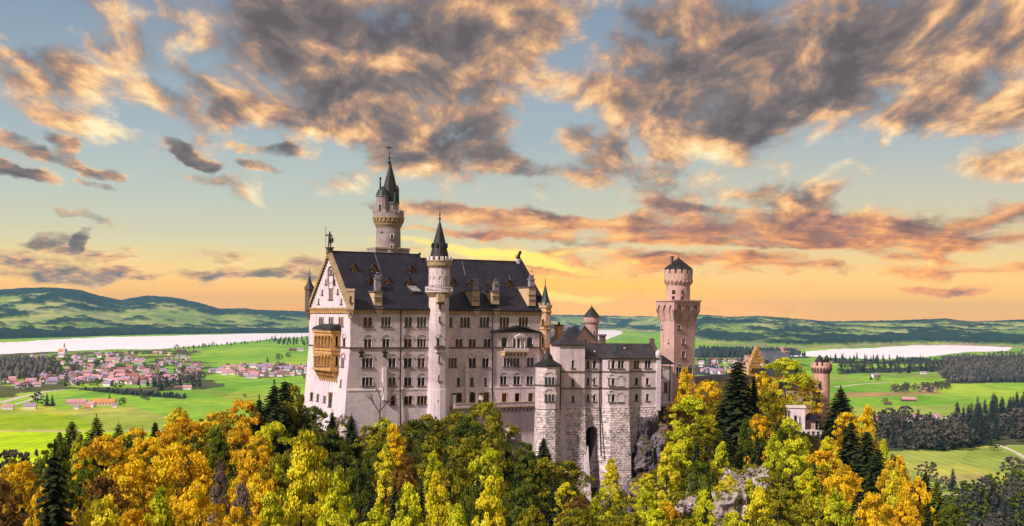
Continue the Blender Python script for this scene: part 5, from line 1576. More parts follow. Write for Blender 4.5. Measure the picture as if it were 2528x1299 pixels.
# column, top row, width in view, kind, height, distance, label
HILL_TREES = [
    # crest of the hill at the left
    (147, 1062, 66, 'fir', 10, 232, 'short olive conifer, first of the pointed conifers along the lime field'),
    (178, 1036, 84, 'fir', 10, 238, 'broad pointed conifer in front of the lime field, left of the tallest one'),
    (238, 1025, 84, 'fir', 10, 240, 'tallest pointed olive conifer in front of the lime field'),
    (293, 1043, 72, 'fir', 10, 242, 'pointed green conifer standing right of the tallest one by the field'),
    (352, 1054, 26, 'spruce', 12, 250, 'tiny dark spruce tip between golden bushes by the field'),
    (383, 1038, 66, 'spruce', 11, 252, 'single black spruce rising from the orange trees below the meadow'),
    (326, 1062, 90, 'gold', 14, 238, 'golden tree between two conifers at the edge of the field'),
    (432, 1016, 84, 'yellowround', 18, 258, 'yellow tree on the crest with fine bare tips against the meadow'),
    (455, 1040, 120, 'orange', 16, 248, 'orange tree on the crest just below the yellow crest tree'),
    (520, 1030, 110, 'gold', 17, 256, 'gold tree with dark olive underside on the crest left of the brightest orange one'),
    (592, 1002, 112, 'orange', 21, 262, 'brightest orange tree on the crest beside the dark spruces'),
    (552, 1050, 90, 'olive', 15, 246, 'olive tree tucked under the brightest orange crest tree'),
    (640, 980, 96, 'spruce', 17, 268, 'dark spruce, shortest of the three beside the palace'),
    (677, 944, 112, 'spruce', 21, 276, 'dark tall spruce, middle one of the three beside the palace'),
    (703, 933, 112, 'spruce', 22, 284, 'tallest dark spruce, nearest of the three to the palace'),
    (738, 958, 78, 'olive', 26, 296, 'olive tree touching the west wall of the palace'),
    (720, 1000, 84, 'olive', 21, 282, 'broad dark olive tree in front of the tallest spruce'),
    (775, 1014, 110, 'green', 20, 284, 'deep green tree below the arched door of the west front'),
    (820, 1014, 48, 'spruce', 9, 286, 'small dark spruce before the foot of the west front'),
    (868, 1026, 64, 'spruce', 10, 270, 'small pale edged spruce before the palace corner'),
    (832, 1070, 76, 'green', 17, 262, 'dark green bush tree below the palace corner'),
    # left middle
    (28, 1116, 60, 'fargrey', 13, 300, 'blue grey tree at the frame edge before the lime field'),
    (72, 1120, 56, 'fargrey', 13, 300, 'second blue grey tree before the lime field'),
    (150, 1100, 110, 'green', 18, 205, 'dark green tree below the short olive conifer'),
    (205, 1088, 70, 'limeround', 18, 212, 'yellow green tree between the conifers and the rounded orange tree'),
    (258, 1088, 130, 'orange', 19, 205, 'rounded orange tree below the pointed conifers'),
    (320, 1085, 90, 'green', 15, 220, 'green tree right behind the rounded orange tree'),
    (375, 1098, 130, 'gold', 18, 205, 'golden tree in the middle of the left wood'),
    (412, 1070, 110, 'orange', 18, 226, 'orange tree right of the single black spruce'),
    (470, 1090, 120, 'olive', 17, 218, 'olive tree behind the big golden maple'),
    (540, 1078, 110, 'greentall', 20, 214, 'fresh green pointed tree in the orange wood'),
    (597, 1058, 96, 'orange', 17, 232, 'orange tree below the shortest dark spruce'),
    (640, 1090, 100, 'gold', 17, 214, 'gold tree right of the fresh green pointed tree'),
    (690, 1060, 130, 'limeround', 20, 226, 'light olive tree with pale tips below the three spruces'),
    (745, 1068, 110, 'green', 18, 236, 'dark green tree behind the great lime tree'),
    # left front
    (40, 1145, 110, 'gold', 17, 172, 'golden tree below the blue grey trees at the frame edge'),
    (20, 1200, 130, 'brown', 16, 146, 'dull brown tree in the lower corner'),
    (95, 1215, 90, 'gold', 14, 140, 'golden tree in the lower corner, left of the big black spruce'),
    (135, 1104, 175, 'spruce', 28, 122, 'big black spruce with layered boughs at the lower corner'),
    (205, 1175, 110, 'green', 18, 158, 'green tree pressed against the big black spruce'),
    (250, 1190, 110, 'brown', 18, 150, 'brown tree between the big spruce and the golden maples'),
    (335, 1150, 190, 'gold', 21, 160, 'wide golden maple left of the biggest one'),
    (455, 1118, 200, 'gold', 25, 166, 'biggest golden maple in the left wood'),
    (265, 1252, 140, 'yellowround', 14, 124, 'bright yellow tree at the lower edge near the big spruce'),
    (400, 1222, 130, 'lime', 16, 132, 'yellow green tree at the lower edge before the golden maples'),
    (500, 1215, 130, 'gold', 16, 134, 'golden tree at the lower edge right of the yellow green one'),
    (330, 1262, 110, 'orange', 12, 122, 'low orange brown tree at the lower edge'),
    (545, 1165, 70, 'grey', 18, 158, 'violet grey bare tree in the gap between the orange trees'),
    (600, 1215, 90, 'grey', 16, 140, 'violet grey bare bush below the bare tree'),
    (625, 1128, 130, 'orange', 21, 182, 'tall orange tree right of the violet grey gap'),
    (648, 1190, 110, 'gold', 17, 152, 'gold tree below the tall orange tree'),
    (680, 1240, 150, 'lime', 15, 130, 'lime yellow tree at the lower edge below the tall orange one'),
    (590, 1265, 90, 'gold', 12, 122, 'small gold tree at the lower edge beside the bare bush'),
    (765, 1092, 210, 'yellow', 30, 160, 'great yellow green tree, brightest of the wood below the palace'),
    (700, 1140, 110, 'olive', 20, 178, 'olive tree behind the flank of the great yellow green tree'),
    (845, 1170, 110, 'lime', 20, 150, 'lime tree leaning on the great yellow green tree'),
    (800, 1240, 150, 'lime', 16, 128, 'lime tree at the lower edge under the great yellow green tree'),
    # under the palace front
    (905, 1056, 90, 'olive', 18, 268, 'olive tree left of the golden streak under the palace'),
    (950, 1040, 80, 'limeround', 15, 276, 'lime bush tree at the foot of the bare tree'),
    (985, 1065, 100, 'goldtall', 23, 250, 'golden slender tree in front of the palace wall'),
    (960, 1110, 90, 'yellow', 18, 232, 'yellow tree below the golden slender one'),
    (925, 1110, 84, 'green', 18, 236, 'dark green tree beside the yellow tree under the palace'),
    (1020, 1045, 80, 'green', 18, 276, 'dark green tree in front of the palace below the rain pipe'),
    (1062, 1036, 90, 'olive', 18, 284, 'olive tree at the foot of the stair turret'),
    (1120, 1022, 90, 'olive', 20, 284, 'olive tree right of the stair turret'),
    (1200, 1000, 110, 'olive', 23, 288, 'highest olive tree, reaching the terrace'),
    (1160, 1040, 110, 'green', 19, 272, 'green tree below the terrace'),
    (1075, 1085, 120, 'olivetall', 20, 252, 'broad olive tree in the middle of the slope under the turret'),
    (1150, 1095, 140, 'olive', 22, 246, 'widest olive tree on the slope under the terrace'),
    (1222, 1058, 90, 'olive', 20, 268, 'olive tree beside the scree gully'),
    (1215, 1115, 100, 'limeround', 20, 240, 'light olive tree on the slope left of the gully'),
    (1065, 1130, 80, 'lime', 20, 228, 'yellow green tree on the slope under the turret'),
    (1120, 1150, 110, 'olive', 18, 214, 'shaded olive tree low on the slope'),
    (885, 1150, 90, 'green', 20, 205, 'dark green tree in the shade right of the great yellow green tree'),
    (915, 1180, 60, 'spruce', 22, 190, 'dark spruce in the shade below the palace corner'),
    (1010, 1140, 80, 'brown', 17, 215, 'brown tree in the shade below the golden slender tree'),
    (975, 1190, 70, 'spruce', 18, 185, 'dark spruce low in the shade beside brown leaves'),
    (1008, 1222, 150, 'lime', 19, 146, 'lime tree with tiered boughs at the lower edge under the palace'),
    (1085, 1186, 120, 'yellow', 22, 164, 'yellow tree at the lower edge under the stair turret'),
    (930, 1262, 140, 'lime', 13, 126, 'low lime tree at the lower edge left of the tiered one'),
    (1160, 1222, 90, 'green', 16, 160, 'dark green tree between two yellow ones at the lower edge'),
    (1217, 1198, 116, 'yellow', 24, 158, 'bright yellow pointed tree at the lower edge below the gully'),
    (1130, 1262, 120, 'lime', 12, 128, 'low lime tree at the lower edge between the yellow trees'),
    (1046, 1062, 44, 'spruce', 20, 262, 'slim dark spruce before the foot of the stair turret'),
    (1100, 1100, 54, 'spruce', 22, 238, 'dark spruce in the middle of the olive slope under the turret'),
    (1255, 1080, 46, 'spruce', 18, 278, 'slim dark spruce at the edge of the scree gully'),
    (850, 1110, 54, 'spruce', 24, 236, 'dark spruce right behind the great yellow green tree'),
    (1180, 1165, 56, 'spruce', 22, 204, 'dark spruce between olive trees above the bright pointed tree'),
    (1040, 1175, 50, 'spruce', 20, 190, 'dark spruce behind the tiered lime tree'),
    (1275, 1170, 60, 'spruce', 22, 236, 'dark spruce deep in the gully beside the scree'),
    (1370, 1170, 56, 'spruce', 18, 258, 'dark spruce low before the oriel base'),
    # gully and stone base
    (1300, 1096, 70, 'green', 14, 284, 'dark green tree in the gully below the terrace brackets'),
    (1342, 1078, 54, 'spruce', 9, 290, 'small dark spruce before the rubble base of the oriel'),
    (1292, 1130, 90, 'green', 15, 262, 'shaded green tree right of the scree streak'),
    (1340, 1140, 100, 'olive', 16, 262, 'olive tree below the small spruce at the oriel base'),
    (1402, 1148, 104, 'olive', 17, 268, 'round olive tree before the rubble base left of the arch'),
    (1392, 1200, 50, 'yellowround', 10, 246, 'small golden bush at the dark foot of the rubble base'),
    (1300, 1195, 100, 'green', 16, 222, 'dark green tree low in the gully'),
    (1425, 1232, 90, 'brown', 14, 226, 'brown tree low in front of the arch'),
    (1300, 1262, 110, 'olive', 13, 150, 'olive tree at the lower edge left of the bright scree'),
    (1430, 1268, 100, 'olive', 12, 170, 'olive tree at the lower edge before the arch'),
    (1507, 1143, 84, 'yellow', 19, 276, 'bright yellow tree standing before the rubble stone base'),
    (1500, 1215, 80, 'limeround', 14, 262, 'green yellow tree under the bright yellow one by the stone base'),
    (1560, 1235, 90, 'olive', 14, 236, 'olive tree below the dark rock rib'),
    (1600, 1205, 110, 'lime', 18, 226, 'lime tree below the violet grey cliff'),
    (1560, 1272, 120, 'olive', 11, 160, 'low olive tree at the lower edge below the stone base'),
    (1650, 1250, 70, 'orange', 12, 206, 'small orange tree beside the cable'),
    (1625, 1268, 110, 'lime', 12, 160, 'lime tree at the lower edge left of the cable'),
    # below square tower and gallery
    (1720, 1085, 60, 'spruce', 26, 282, 'dark spruce between lime trees right of the violet cliff'),
    (1810, 1120, 70, 'spruce', 24, 268, 'dark spruce standing right above the pale outcrop'),
    (1870, 1070, 60, 'spruce', 26, 288, 'dark spruce left of the white porch house, lower row'),
    (2010, 1135, 56, 'spruce', 24, 248, 'dark spruce between lime and orange trees on the right slope'),
    (1850, 1190, 70, 'lime', 10, 252, 'small lime bush tree growing before the large pale outcrop'),
    (1800, 1182, 60, 'yellowround', 9, 250, 'small yellow bush tree on the left shoulder of the pale outcrop'),
    (1640, 1150, 60, 'olive', 11, 308, 'olive bush tree on the ledge of the violet grey cliff'),
    (1602, 1172, 50, 'yellowround', 8, 306, 'small yellow bush tree at the foot of the violet grey cliff'),
    (1690, 918, 76, 'goldtall', 24, 328, 'golden orange tree before the square tower'),
    (1745, 946, 92, 'gold', 20, 338, 'golden tree before the gallery'),
    (1715, 985, 100, 'limeround', 20, 318, 'light olive tree below the golden one at the square tower'),
    (1668, 1000, 70, 'brown', 16, 322, 'russet tree beside the crag under the terrace wall'),
    (1688, 1062, 100, 'lime', 22, 292, 'lime tree right of the violet grey cliff'),
    (1650, 1110, 70, 'yellow', 16, 286, 'yellow bush tree at the edge of the violet grey cliff'),
    (1735, 1045, 90, 'olive', 20, 298, 'olive brown tree below the gallery'),
    (1775, 1000, 80, 'olive', 22, 322, 'dark olive tree left of the great spruce'),
    (1822, 884, 150, 'spruce', 29, 318, 'great dark spruce before the gatehouse, tallest on the slope'),
    (1790, 1060, 110, 'spruce', 18, 286, 'dark spruce below the great one'),
    (1770, 1105, 80, 'lime', 18, 272, 'yellow green tree above the pale outcrop'),
    (1840, 1050, 90, 'greentall', 24, 292, 'dark green tree right below the great spruce'),
    (1885, 930, 80, 'gold', 22, 330, 'golden tree before the stepped gable'),
    (1862, 922, 60, 'spruce', 18, 322, 'thin dark spruce between golden trees before the gatehouse'),
    (1942, 890, 112, 'limeround', 17, 366, 'tall olive gold tree before the gatehouse roof'),
    (1985, 938, 70, 'gold', 13, 367, 'golden tree with orange edge beside the round gate tower'),
    (1905, 975, 84, 'olive', 24, 318, 'olive tree in front of the tall olive gold one'),
    (1915, 1050, 70, 'green', 20, 302, 'dark green tree left of the white porch house'),
    (1880, 1030, 80, 'orange', 18, 304, 'rust orange tree between dark trees below the gatehouse'),
    (1958, 1040, 84, 'limeround', 17, 306, 'light olive tree below the white porch house'),
    (2076, 956, 100, 'spruce', 16, 352, 'broad dark spruce right of the round gate tower'),
    (2035, 1086, 100, 'yellow', 18, 290, 'yellow tree under the approach wall'),
    (2092, 1028, 84, 'gold', 18, 322, 'golden tree at the foot of the round gate tower'),
    (2138, 1012, 64, 'goldtall', 24, 326, 'slim golden tree at the outer edge of the hill'),
    (2102, 1036, 100, 'spruce', 21, 296, 'dark spruce below the golden edge trees'),
    (2140, 1058, 100, 'spruce', 21, 288, 'second dark spruce below the golden edge trees'),
    (2168, 1102, 96, 'spruce', 19, 276, 'lower dark spruce on the outer slope'),
    (2190, 1096, 56, 'lime', 16, 286, 'small bright lime tree on the outer slope'),
    (1905, 1085, 100, 'lime', 20, 274, 'lime tree above the pale outcrop, left of the yellow tree'),
    (1965, 1100, 110, 'limeround', 20, 264, 'broad lime tree in the middle of the right slope'),
    (2040, 1120, 110, 'orange', 20, 252, 'orange tree in the middle of the right slope'),
    (2085, 1165, 110, 'gold', 20, 236, 'golden orange tree on the right slope before the dark spruces'),
    (1990, 1165, 100, 'lime', 18, 234, 'lime tree below the orange one on the right slope'),
    (1920, 1165, 84, 'olive', 16, 246, 'olive tree right beside the pale outcrop'),
    (1722, 1150, 90, 'green', 20, 258, 'dark green tree left of the pale outcrop'),
    (1765, 1160, 70, 'olive', 15, 266, 'olive tree on top of the pale outcrop'),
    (1735, 1222, 100, 'lime', 15, 190, 'lime tree at the lower edge right of the cable'),
    (1865, 1215, 110, 'yellow', 15, 200, 'yellow tree at the lower edge before the pale outcrop'),
    (1950, 1220, 170, 'olive', 18, 172, 'soft olive tree at the lower edge of the right slope'),
    (2060, 1225, 130, 'lime', 17, 178, 'lime tree at the lower edge of the right slope'),
    (2125, 1205, 130, 'spruce', 17, 205, 'dark spruce at the lower edge of the right slope'),
    (2222, 1132, 84, 'gold', 22, 258, 'golden tree at the outer edge above the meadow'),
    (2250, 1190, 100, 'gold', 20, 226, 'golden tree low at the outer edge beside the meadow'),
    (2195, 1165, 84, 'yellow', 20, 244, 'yellow tree behind the low golden one at the outer edge'),
    (2175, 1230, 110, 'gold', 17, 184, 'golden tree at the lower edge by the outer slope'),
    (2245, 1262, 110, 'orange', 14, 168, 'orange tree at the lower edge by the outer slope'),
    (2285, 1164, 80, 'spruce', 15, 262, 'dark spruce outside the golden trees at the outer slope'),
    (2312, 1184, 84, 'fir', 13, 244, 'olive conifer, last of the outer slope'),
    (2290, 1235, 84, 'spruce', 18, 200, 'dark spruce at the lower edge of the outer slope'),
    (2345, 1250, 70, 'green', 14, 200, 'dark green bush tree at the lower end of the outer slope'),
    (1690, 1285, 110, 'olive', 10, 160, 'low olive bush tree at the lower edge by the cable foot'),
    (1810, 1275, 120, 'lime', 11, 160, 'low lime tree at the lower edge under the broken rock face'),
]
# ------------------------------------------------------------------ castle hill, rocks and the autumn wood
def leaf_mat(name, tones, rough=0.7):
    """leaf colour: mixed from the tones by a value stored per leaf spray, plus a little tint per tree"""
    m, t, b = mat(name, None, rough, spec=0.2)
    at = nd(t, 'ShaderNodeAttribute', attribute_name='tone')
    inf = nd(t, 'ShaderNodeObjectInfo')
    f = (V_(t, at.outputs['Fac']) * 0.85 + V_(t, inf.outputs['Random']) * 0.15).clamp()
    k = len(tones) - 1
    col = ramp(t, f, [(i / k, c) for i, c in enumerate(tones)])
    t.links.new(col, b.inputs['Base Color'])
    tr = nd(t, 'ShaderNodeBsdfTranslucent', {'Color': col})
    ms = nd(t, 'ShaderNodeMixShader', {0: 0.22, 1: b.outputs[0], 2: tr.outputs[0]})
    out = t.nodes['Material Output']; t.links.new(ms.outputs[0], out.inputs[0])
    return m


LEAF = {
    'gold':   leaf_mat('golden_leaves', [(.10, .10, .008), (.46, .30, .008), (.78, .50, .010), (.88, .60, .012), (.92, .70, .02), (.50, .48, .02)]),
    'orange': leaf_mat('orange_leaves', [(.08, .08, .008), (.34, .22, .008), (.66, .38, .008), (.82, .48, .010), (.88, .60, .014), (.40, .40, .02)]),
    'yellow': leaf_mat('yellow_leaves', [(.13, .15, .008), (.48, .44, .010), (.72, .62, .014), (.84, .74, .02), (.92, .82, .05), (.36, .44, .02)]),
    'lime':   leaf_mat('lime_leaves', [(.06, .08, .006), (.22, .27, .008), (.44, .48, .010), (.66, .66, .016), (.82, .78, .03), (.24, .36, .012)]),
    'olive':  leaf_mat('olive_leaves', [(.045, .05, .006), (.12, .13, .008), (.22, .22, .010), (.38, .34, .010), (.26, .19, .012)]),
    'green':  leaf_mat('green_leaves', [(.018, .034, .007), (.05, .085, .010), (.10, .14, .012), (.19, .22, .012), (.07, .085, .01)]),
    'brown':  leaf_mat('brown_leaves', [(.06, .03, .012), (.14, .07, .02), (.20, .10, .02), (.28, .15, .02), (.15, .12, .02)]),
    'grey':   leaf_mat('bare_grey_twigs', [(.10, .075, .085), (.19, .14, .15), (.25, .18, .19), (.22, .17, .10), (.16, .12, .14)]),
    'spruce': leaf_mat('spruce_needles', [(.008, .016, .008), (.018, .032, .012), (.032, .050, .016), (.055, .072, .02), (.016, .028, .012)]),
    'fir':    leaf_mat('fir_needles', [(.035, .055, .012), (.07, .105, .016), (.12, .16, .02), (.18, .20, .02), (.07, .09, .02)]),
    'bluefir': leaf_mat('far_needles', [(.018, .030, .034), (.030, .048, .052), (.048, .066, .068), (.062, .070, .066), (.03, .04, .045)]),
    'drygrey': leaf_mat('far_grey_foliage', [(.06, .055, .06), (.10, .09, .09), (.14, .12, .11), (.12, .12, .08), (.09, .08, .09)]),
}
M['bark'] = mottled('bark', (.035, .026, .022), (.10, .075, .06), 1.2)


def foliage_mesh(name, quads):
    """quads: list of (centre, axis a, axis b, tone)"""
    n = len(quads)
    c = np.array([q[0] for q in quads], float); a = np.array([q[1] for q in quads], float); b = np.array([q[2] for q in quads], float)
    tone = np.array([q[3] for q in quads], float)
    v = np.stack([c - a - b * .6, c + a * .9 - b, c + a * 1.05 + b * .7, c - a * .8 + b], 1).reshape(-1, 3)
    me = bpy.data.meshes.new(name)
    me.vertices.add(n * 4); me.vertices.foreach_set('co', v.ravel())
    me.loops.add(n * 4); me.loops.foreach_set('vertex_index', np.arange(n * 4))
    me.polygons.add(n); me.polygons.foreach_set('loop_start', np.arange(0, n * 4, 4)); me.polygons.foreach_set('loop_total', np.full(n, 4))
    me.update()
    at = me.attributes.new('tone', 'FLOAT', 'FACE'); at.data.foreach_set('value', tone)
    return me


def crown_mesh(name, seed, n_clump, per, leaf, shape='round', holes=9):
    """a broadleaf crown 1 high and about 1 wide (base at 0): clumps of leaf sprays hung on the shell and inside, with gaps"""
    rs = np.random.RandomState(seed); Q = []
    lob = [(rs.uniform(0, 2 * math.pi), rs.uniform(.15, .9), rs.uniform(.12, .32)) for _ in range(9)]
    gaps = [(rs.uniform(0, 2 * math.pi), rs.uniform(.1, .8)) for _ in range(holes)]
    for k in range(n_clump):
        h = rs.uniform(0.02, 1.0) ** .85
        az = rs.uniform(0, 2 * math.pi)
        if any(math.sin((az - ga) / 2) ** 2 * 9 + ((h - gh) * 6) ** 2 < .5 for ga, gh in gaps): continue
        if shape == 'round': rr = .50 * math.sqrt(max(1 - ((h - .42) / .60) ** 2, 0.02))
        elif shape == 'tall': rr = .50 * max(1 - h, 0.03) ** .62 * min(1, .45 + h * 3)
        else: rr = .50 * max(1 - h, .02) ** .8 * min(1, .6 + h * 2)
        bump = 1 + sum(w * math.exp(-((math.sin((az - a0) / 2)) ** 2 * 6 + ((h - h0) * 4) ** 2)) * 1.6 for a0, h0, w in lob) - (.24 if holes else .05)
        rr *= bump
        d = rs.uniform(.15, 1.0) ** .38
        cx, cy, cz = rr * d * math.cos(az), rr * d * math.sin(az), h + rs.uniform(-.03, .03) + .03
        cs = rs.uniform(.030, .098) * (1.15 - .4 * h)
        tc = np.clip(rs.normal(.52, .30), 0, 1)
        for j in range(per):
            o = rs.normal(0, 1, 3); o /= np.linalg.norm(o) + 1e-6; o *= rs.uniform(.3, 1) ** .5
            p = (cx + o[0] * cs * 1.35, cy + o[1] * cs * 1.35, cz + o[2] * cs * .62)
            out = np.array((math.cos(az), math.sin(az), .9)) * .55 + rs.normal(0, .55, 3); out /= np.linalg.norm(out) + 1e-6
            t1 = np.cross(out, rs.normal(0, 1, 3)); t1 /= np.linalg.norm(t1) + 1e-6; t2 = np.cross(out, t1)
            s = leaf * rs.uniform(.55, 1.35)
            Q.append((p, t1 * s, t2 * s * .75, np.clip(tc + rs.normal(0, .16), 0, 1)))
    return foliage_mesh(name, Q)


def trunk_mesh(name, seed, limbs=7, top=.8, r=.017, wander=.015):
    rs = random.Random(seed); mb = MB()
    pts = [(0, 0, -.12)]
    for k in range(1, 6): pts.append((pts[-1][0] + rs.uniform(-wander, wander), pts[-1][1] + rs.uniform(-wander, wander), top * k / 5))
    mb.tube(pts, [r * (1.2 - .95 * k / 5) for k in range(6)], 7)
    for k in range(limbs):
        h = top * (.28 + .62 * k / limbs); a = k * 2.4 + rs.uniform(-.4, .4); ln = rs.uniform(.2, .36) * (1.2 - h * .7)
        i = min(int(h / top * 5), 4); b0 = pts[i]
        b0 = (b0[0], b0[1], h)
        mb.tube([b0, (b0[0] + math.cos(a) * ln * .5, b0[1] + math.sin(a) * ln * .5, h + ln * .45), (b0[0] + math.cos(a) * ln, b0[1] + math.sin(a) * ln, h + ln * .8)], [r * .5, r * .32, r * .12], 5)
    return mb.data(name, M['bark'], True)


def conifer_mesh(name, seed, tiers, per, fine, droop=.35, slim=1.0, spray=1.45):
    """spruce crown 1 high, about .36 wide: whorls of drooping boughs made of short sprays"""
    rs = np.random.RandomState(seed); Q = []
    for k in range(tiers):
        f = k / tiers
        z0 = .03 + .95 * f ** .95
        R0 = .215 * (1 - f) ** .74 * slim + .006
        nb = max(5, int(per * (1 - f * .6)))
        for b in range(nb):
            az = 2 * math.pi * (b + rs.uniform(-.35, .35)) / nb + k * .7
            ln = R0 * rs.uniform(.62, 1.18)
            tone = np.clip(rs.normal(.45, .2), 0, 1)
            dirv = np.array((math.cos(az), math.sin(az), 0.)); side = np.array((-math.sin(az), math.cos(az), 0.))
            m = max(3, int(fine * (1 - f * .5)))
            for j in range(m):
                t = (j + rs.uniform(.2, .9)) / m
                sag = -droop * ln * t ** 1.3 + .12 * ln * max(t - .75, 0)
                p = dirv * ln * t + np.array((0, 0, z0 + sag + rs.uniform(-.004, .004))) + side * rs.uniform(-.28, .28) * ln * (1.1 - t)
                a = (dirv * .75 + side * rs.uniform(-.8, .8) + np.array((0, 0, -.35))); a /= np.linalg.norm(a)
                n_ = np.array((rs.normal(0, .4), rs.normal(0, .4), 1.)); bb = np.cross(n_, a); bb /= np.linalg.norm(bb)
                s = (.020 + .02 * (1 - f)) * rs.uniform(.7, 1.25) * spray
                Q.append((p, a * s, bb * s * .62, np.clip(tone + rs.normal(0, .14) + .25 * (t - .6), 0, 1)))
    for j in range(10):
        Q.append((np.array((0, 0, .97 + j * .005)), np.array((rs.normal(0, .006), rs.normal(0, .006), .02)), np.array((.004, .002, 0)), .5))
    return foliage_mesh(name, Q)


CROWN = {'round': [crown_mesh('crown', 10 + i, 180, 96, .0112, 'round') for i in range(5)],
         'tall': [crown_mesh('crown', 30 + i, 165, 96, .0112, 'tall') for i in range(4)],
         'cone': [conifer_mesh('crown', 50 + i, 34, 16, 20, spray=.92) for i in range(3)],
         'firm': [conifer_mesh('crown', 60 + i, 26, 18, 18, .15, 1.35, 1.1) for i in range(2)],
         'low': [conifer_mesh('crown', 70 + i, 13, 9, 5, .3, 1.15, 2.1) for i in range(3)],
         'lowround': [crown_mesh('crown', 80 + i, 60, 14, .05, 'round', 0) for i in range(3)]}
TRUNK = {'leaf': [trunk_mesh('trunk', 5 + i) for i in range(3)], 'cone': [trunk_mesh('trunk', 15, 0, .90, .011, 0.0)]}
KIND = {  # crown shape, leaf, width of the mesh relative to its height
    'gold': ('round', 'gold'), 'orange': ('round', 'orange'), 'yellow': ('tall', 'yellow'), 'lime': ('tall', 'lime'), 'limeround': ('round', 'lime'), 'olive': ('round', 'olive'),
    'green': ('round', 'green'), 'brown': ('round', 'brown'), 'grey': ('tall', 'grey'), 'spruce': ('cone', 'spruce'), 'fir': ('firm', 'fir'), 'goldtall': ('tall', 'gold'), 'greentall': ('tall', 'green'),
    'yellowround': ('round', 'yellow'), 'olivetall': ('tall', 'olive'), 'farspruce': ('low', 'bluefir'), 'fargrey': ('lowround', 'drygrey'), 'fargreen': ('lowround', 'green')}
_cnt = {}


def plant(name, loc, h, w, kind, label, group=None, rnd=random.Random(8), parts=True):
    """one tree: an empty at its foot, a trunk and a crown"""
    shape, leaf = KIND[kind]
    meshes = CROWN[shape]; i = _cnt.get(shape, 0); _cnt[shape] = i + 1
    me = meshes[i % len(meshes)]
    if not me.materials: me.materials.append(LEAF[leaf])
    con = shape in ('cone', 'firm', 'low')
    base = 1.0 if not con else (.38 if shape == 'cone' else .5 if shape == 'firm' else .42)
    def crown(parent):
        o = bpy.data.objects.new('crown' if parent else name, me); C.objects.link(o)
        o.material_slots[0].link = 'OBJECT'; o.material_slots[0].material = LEAF[leaf]
        if parent: o.parent = parent
        return o
    if parts:
        r = empty(name, loc, rnd.uniform(0, 6.28)); c = crown(r)
        if not con: r.rotation_euler.x, r.rotation_euler.y = rnd.uniform(-.06, .06), rnd.uniform(-.06, .06)
        c.scale = (w / base * rnd.uniform(.92, 1.1), w / base * rnd.uniform(.92, 1.1), h * (1.0 if con else .88)); c.location = (0, 0, 0 if con else h * .12)
        t = bpy.data.objects.new('trunk', (TRUNK['cone'] if con else TRUNK['leaf'])[i % (1 if con else 3)]); C.objects.link(t); t.parent = r
        k = max(h * .8, w * .8) if not con else h; t.scale = (k, k, h)
    else:
        r = crown(None); r.location = loc; r.rotation_euler = (0, 0, rnd.uniform(0, 6.28)); r.scale = (w / base, w / base, h)
    tag(r, label, 'tree', group)
    return r


# ---- trees of the hill: (column, top row, width in view, kind, height m, distance m, label)
TREES = HILL_TREES
CTRL = []          # (x, y, z) known points of the hill
for px, y, w, kind, h, D, label in TREES:
    p = P(px, y, D); CTRL.append((p.x, p.y, p.z - h))


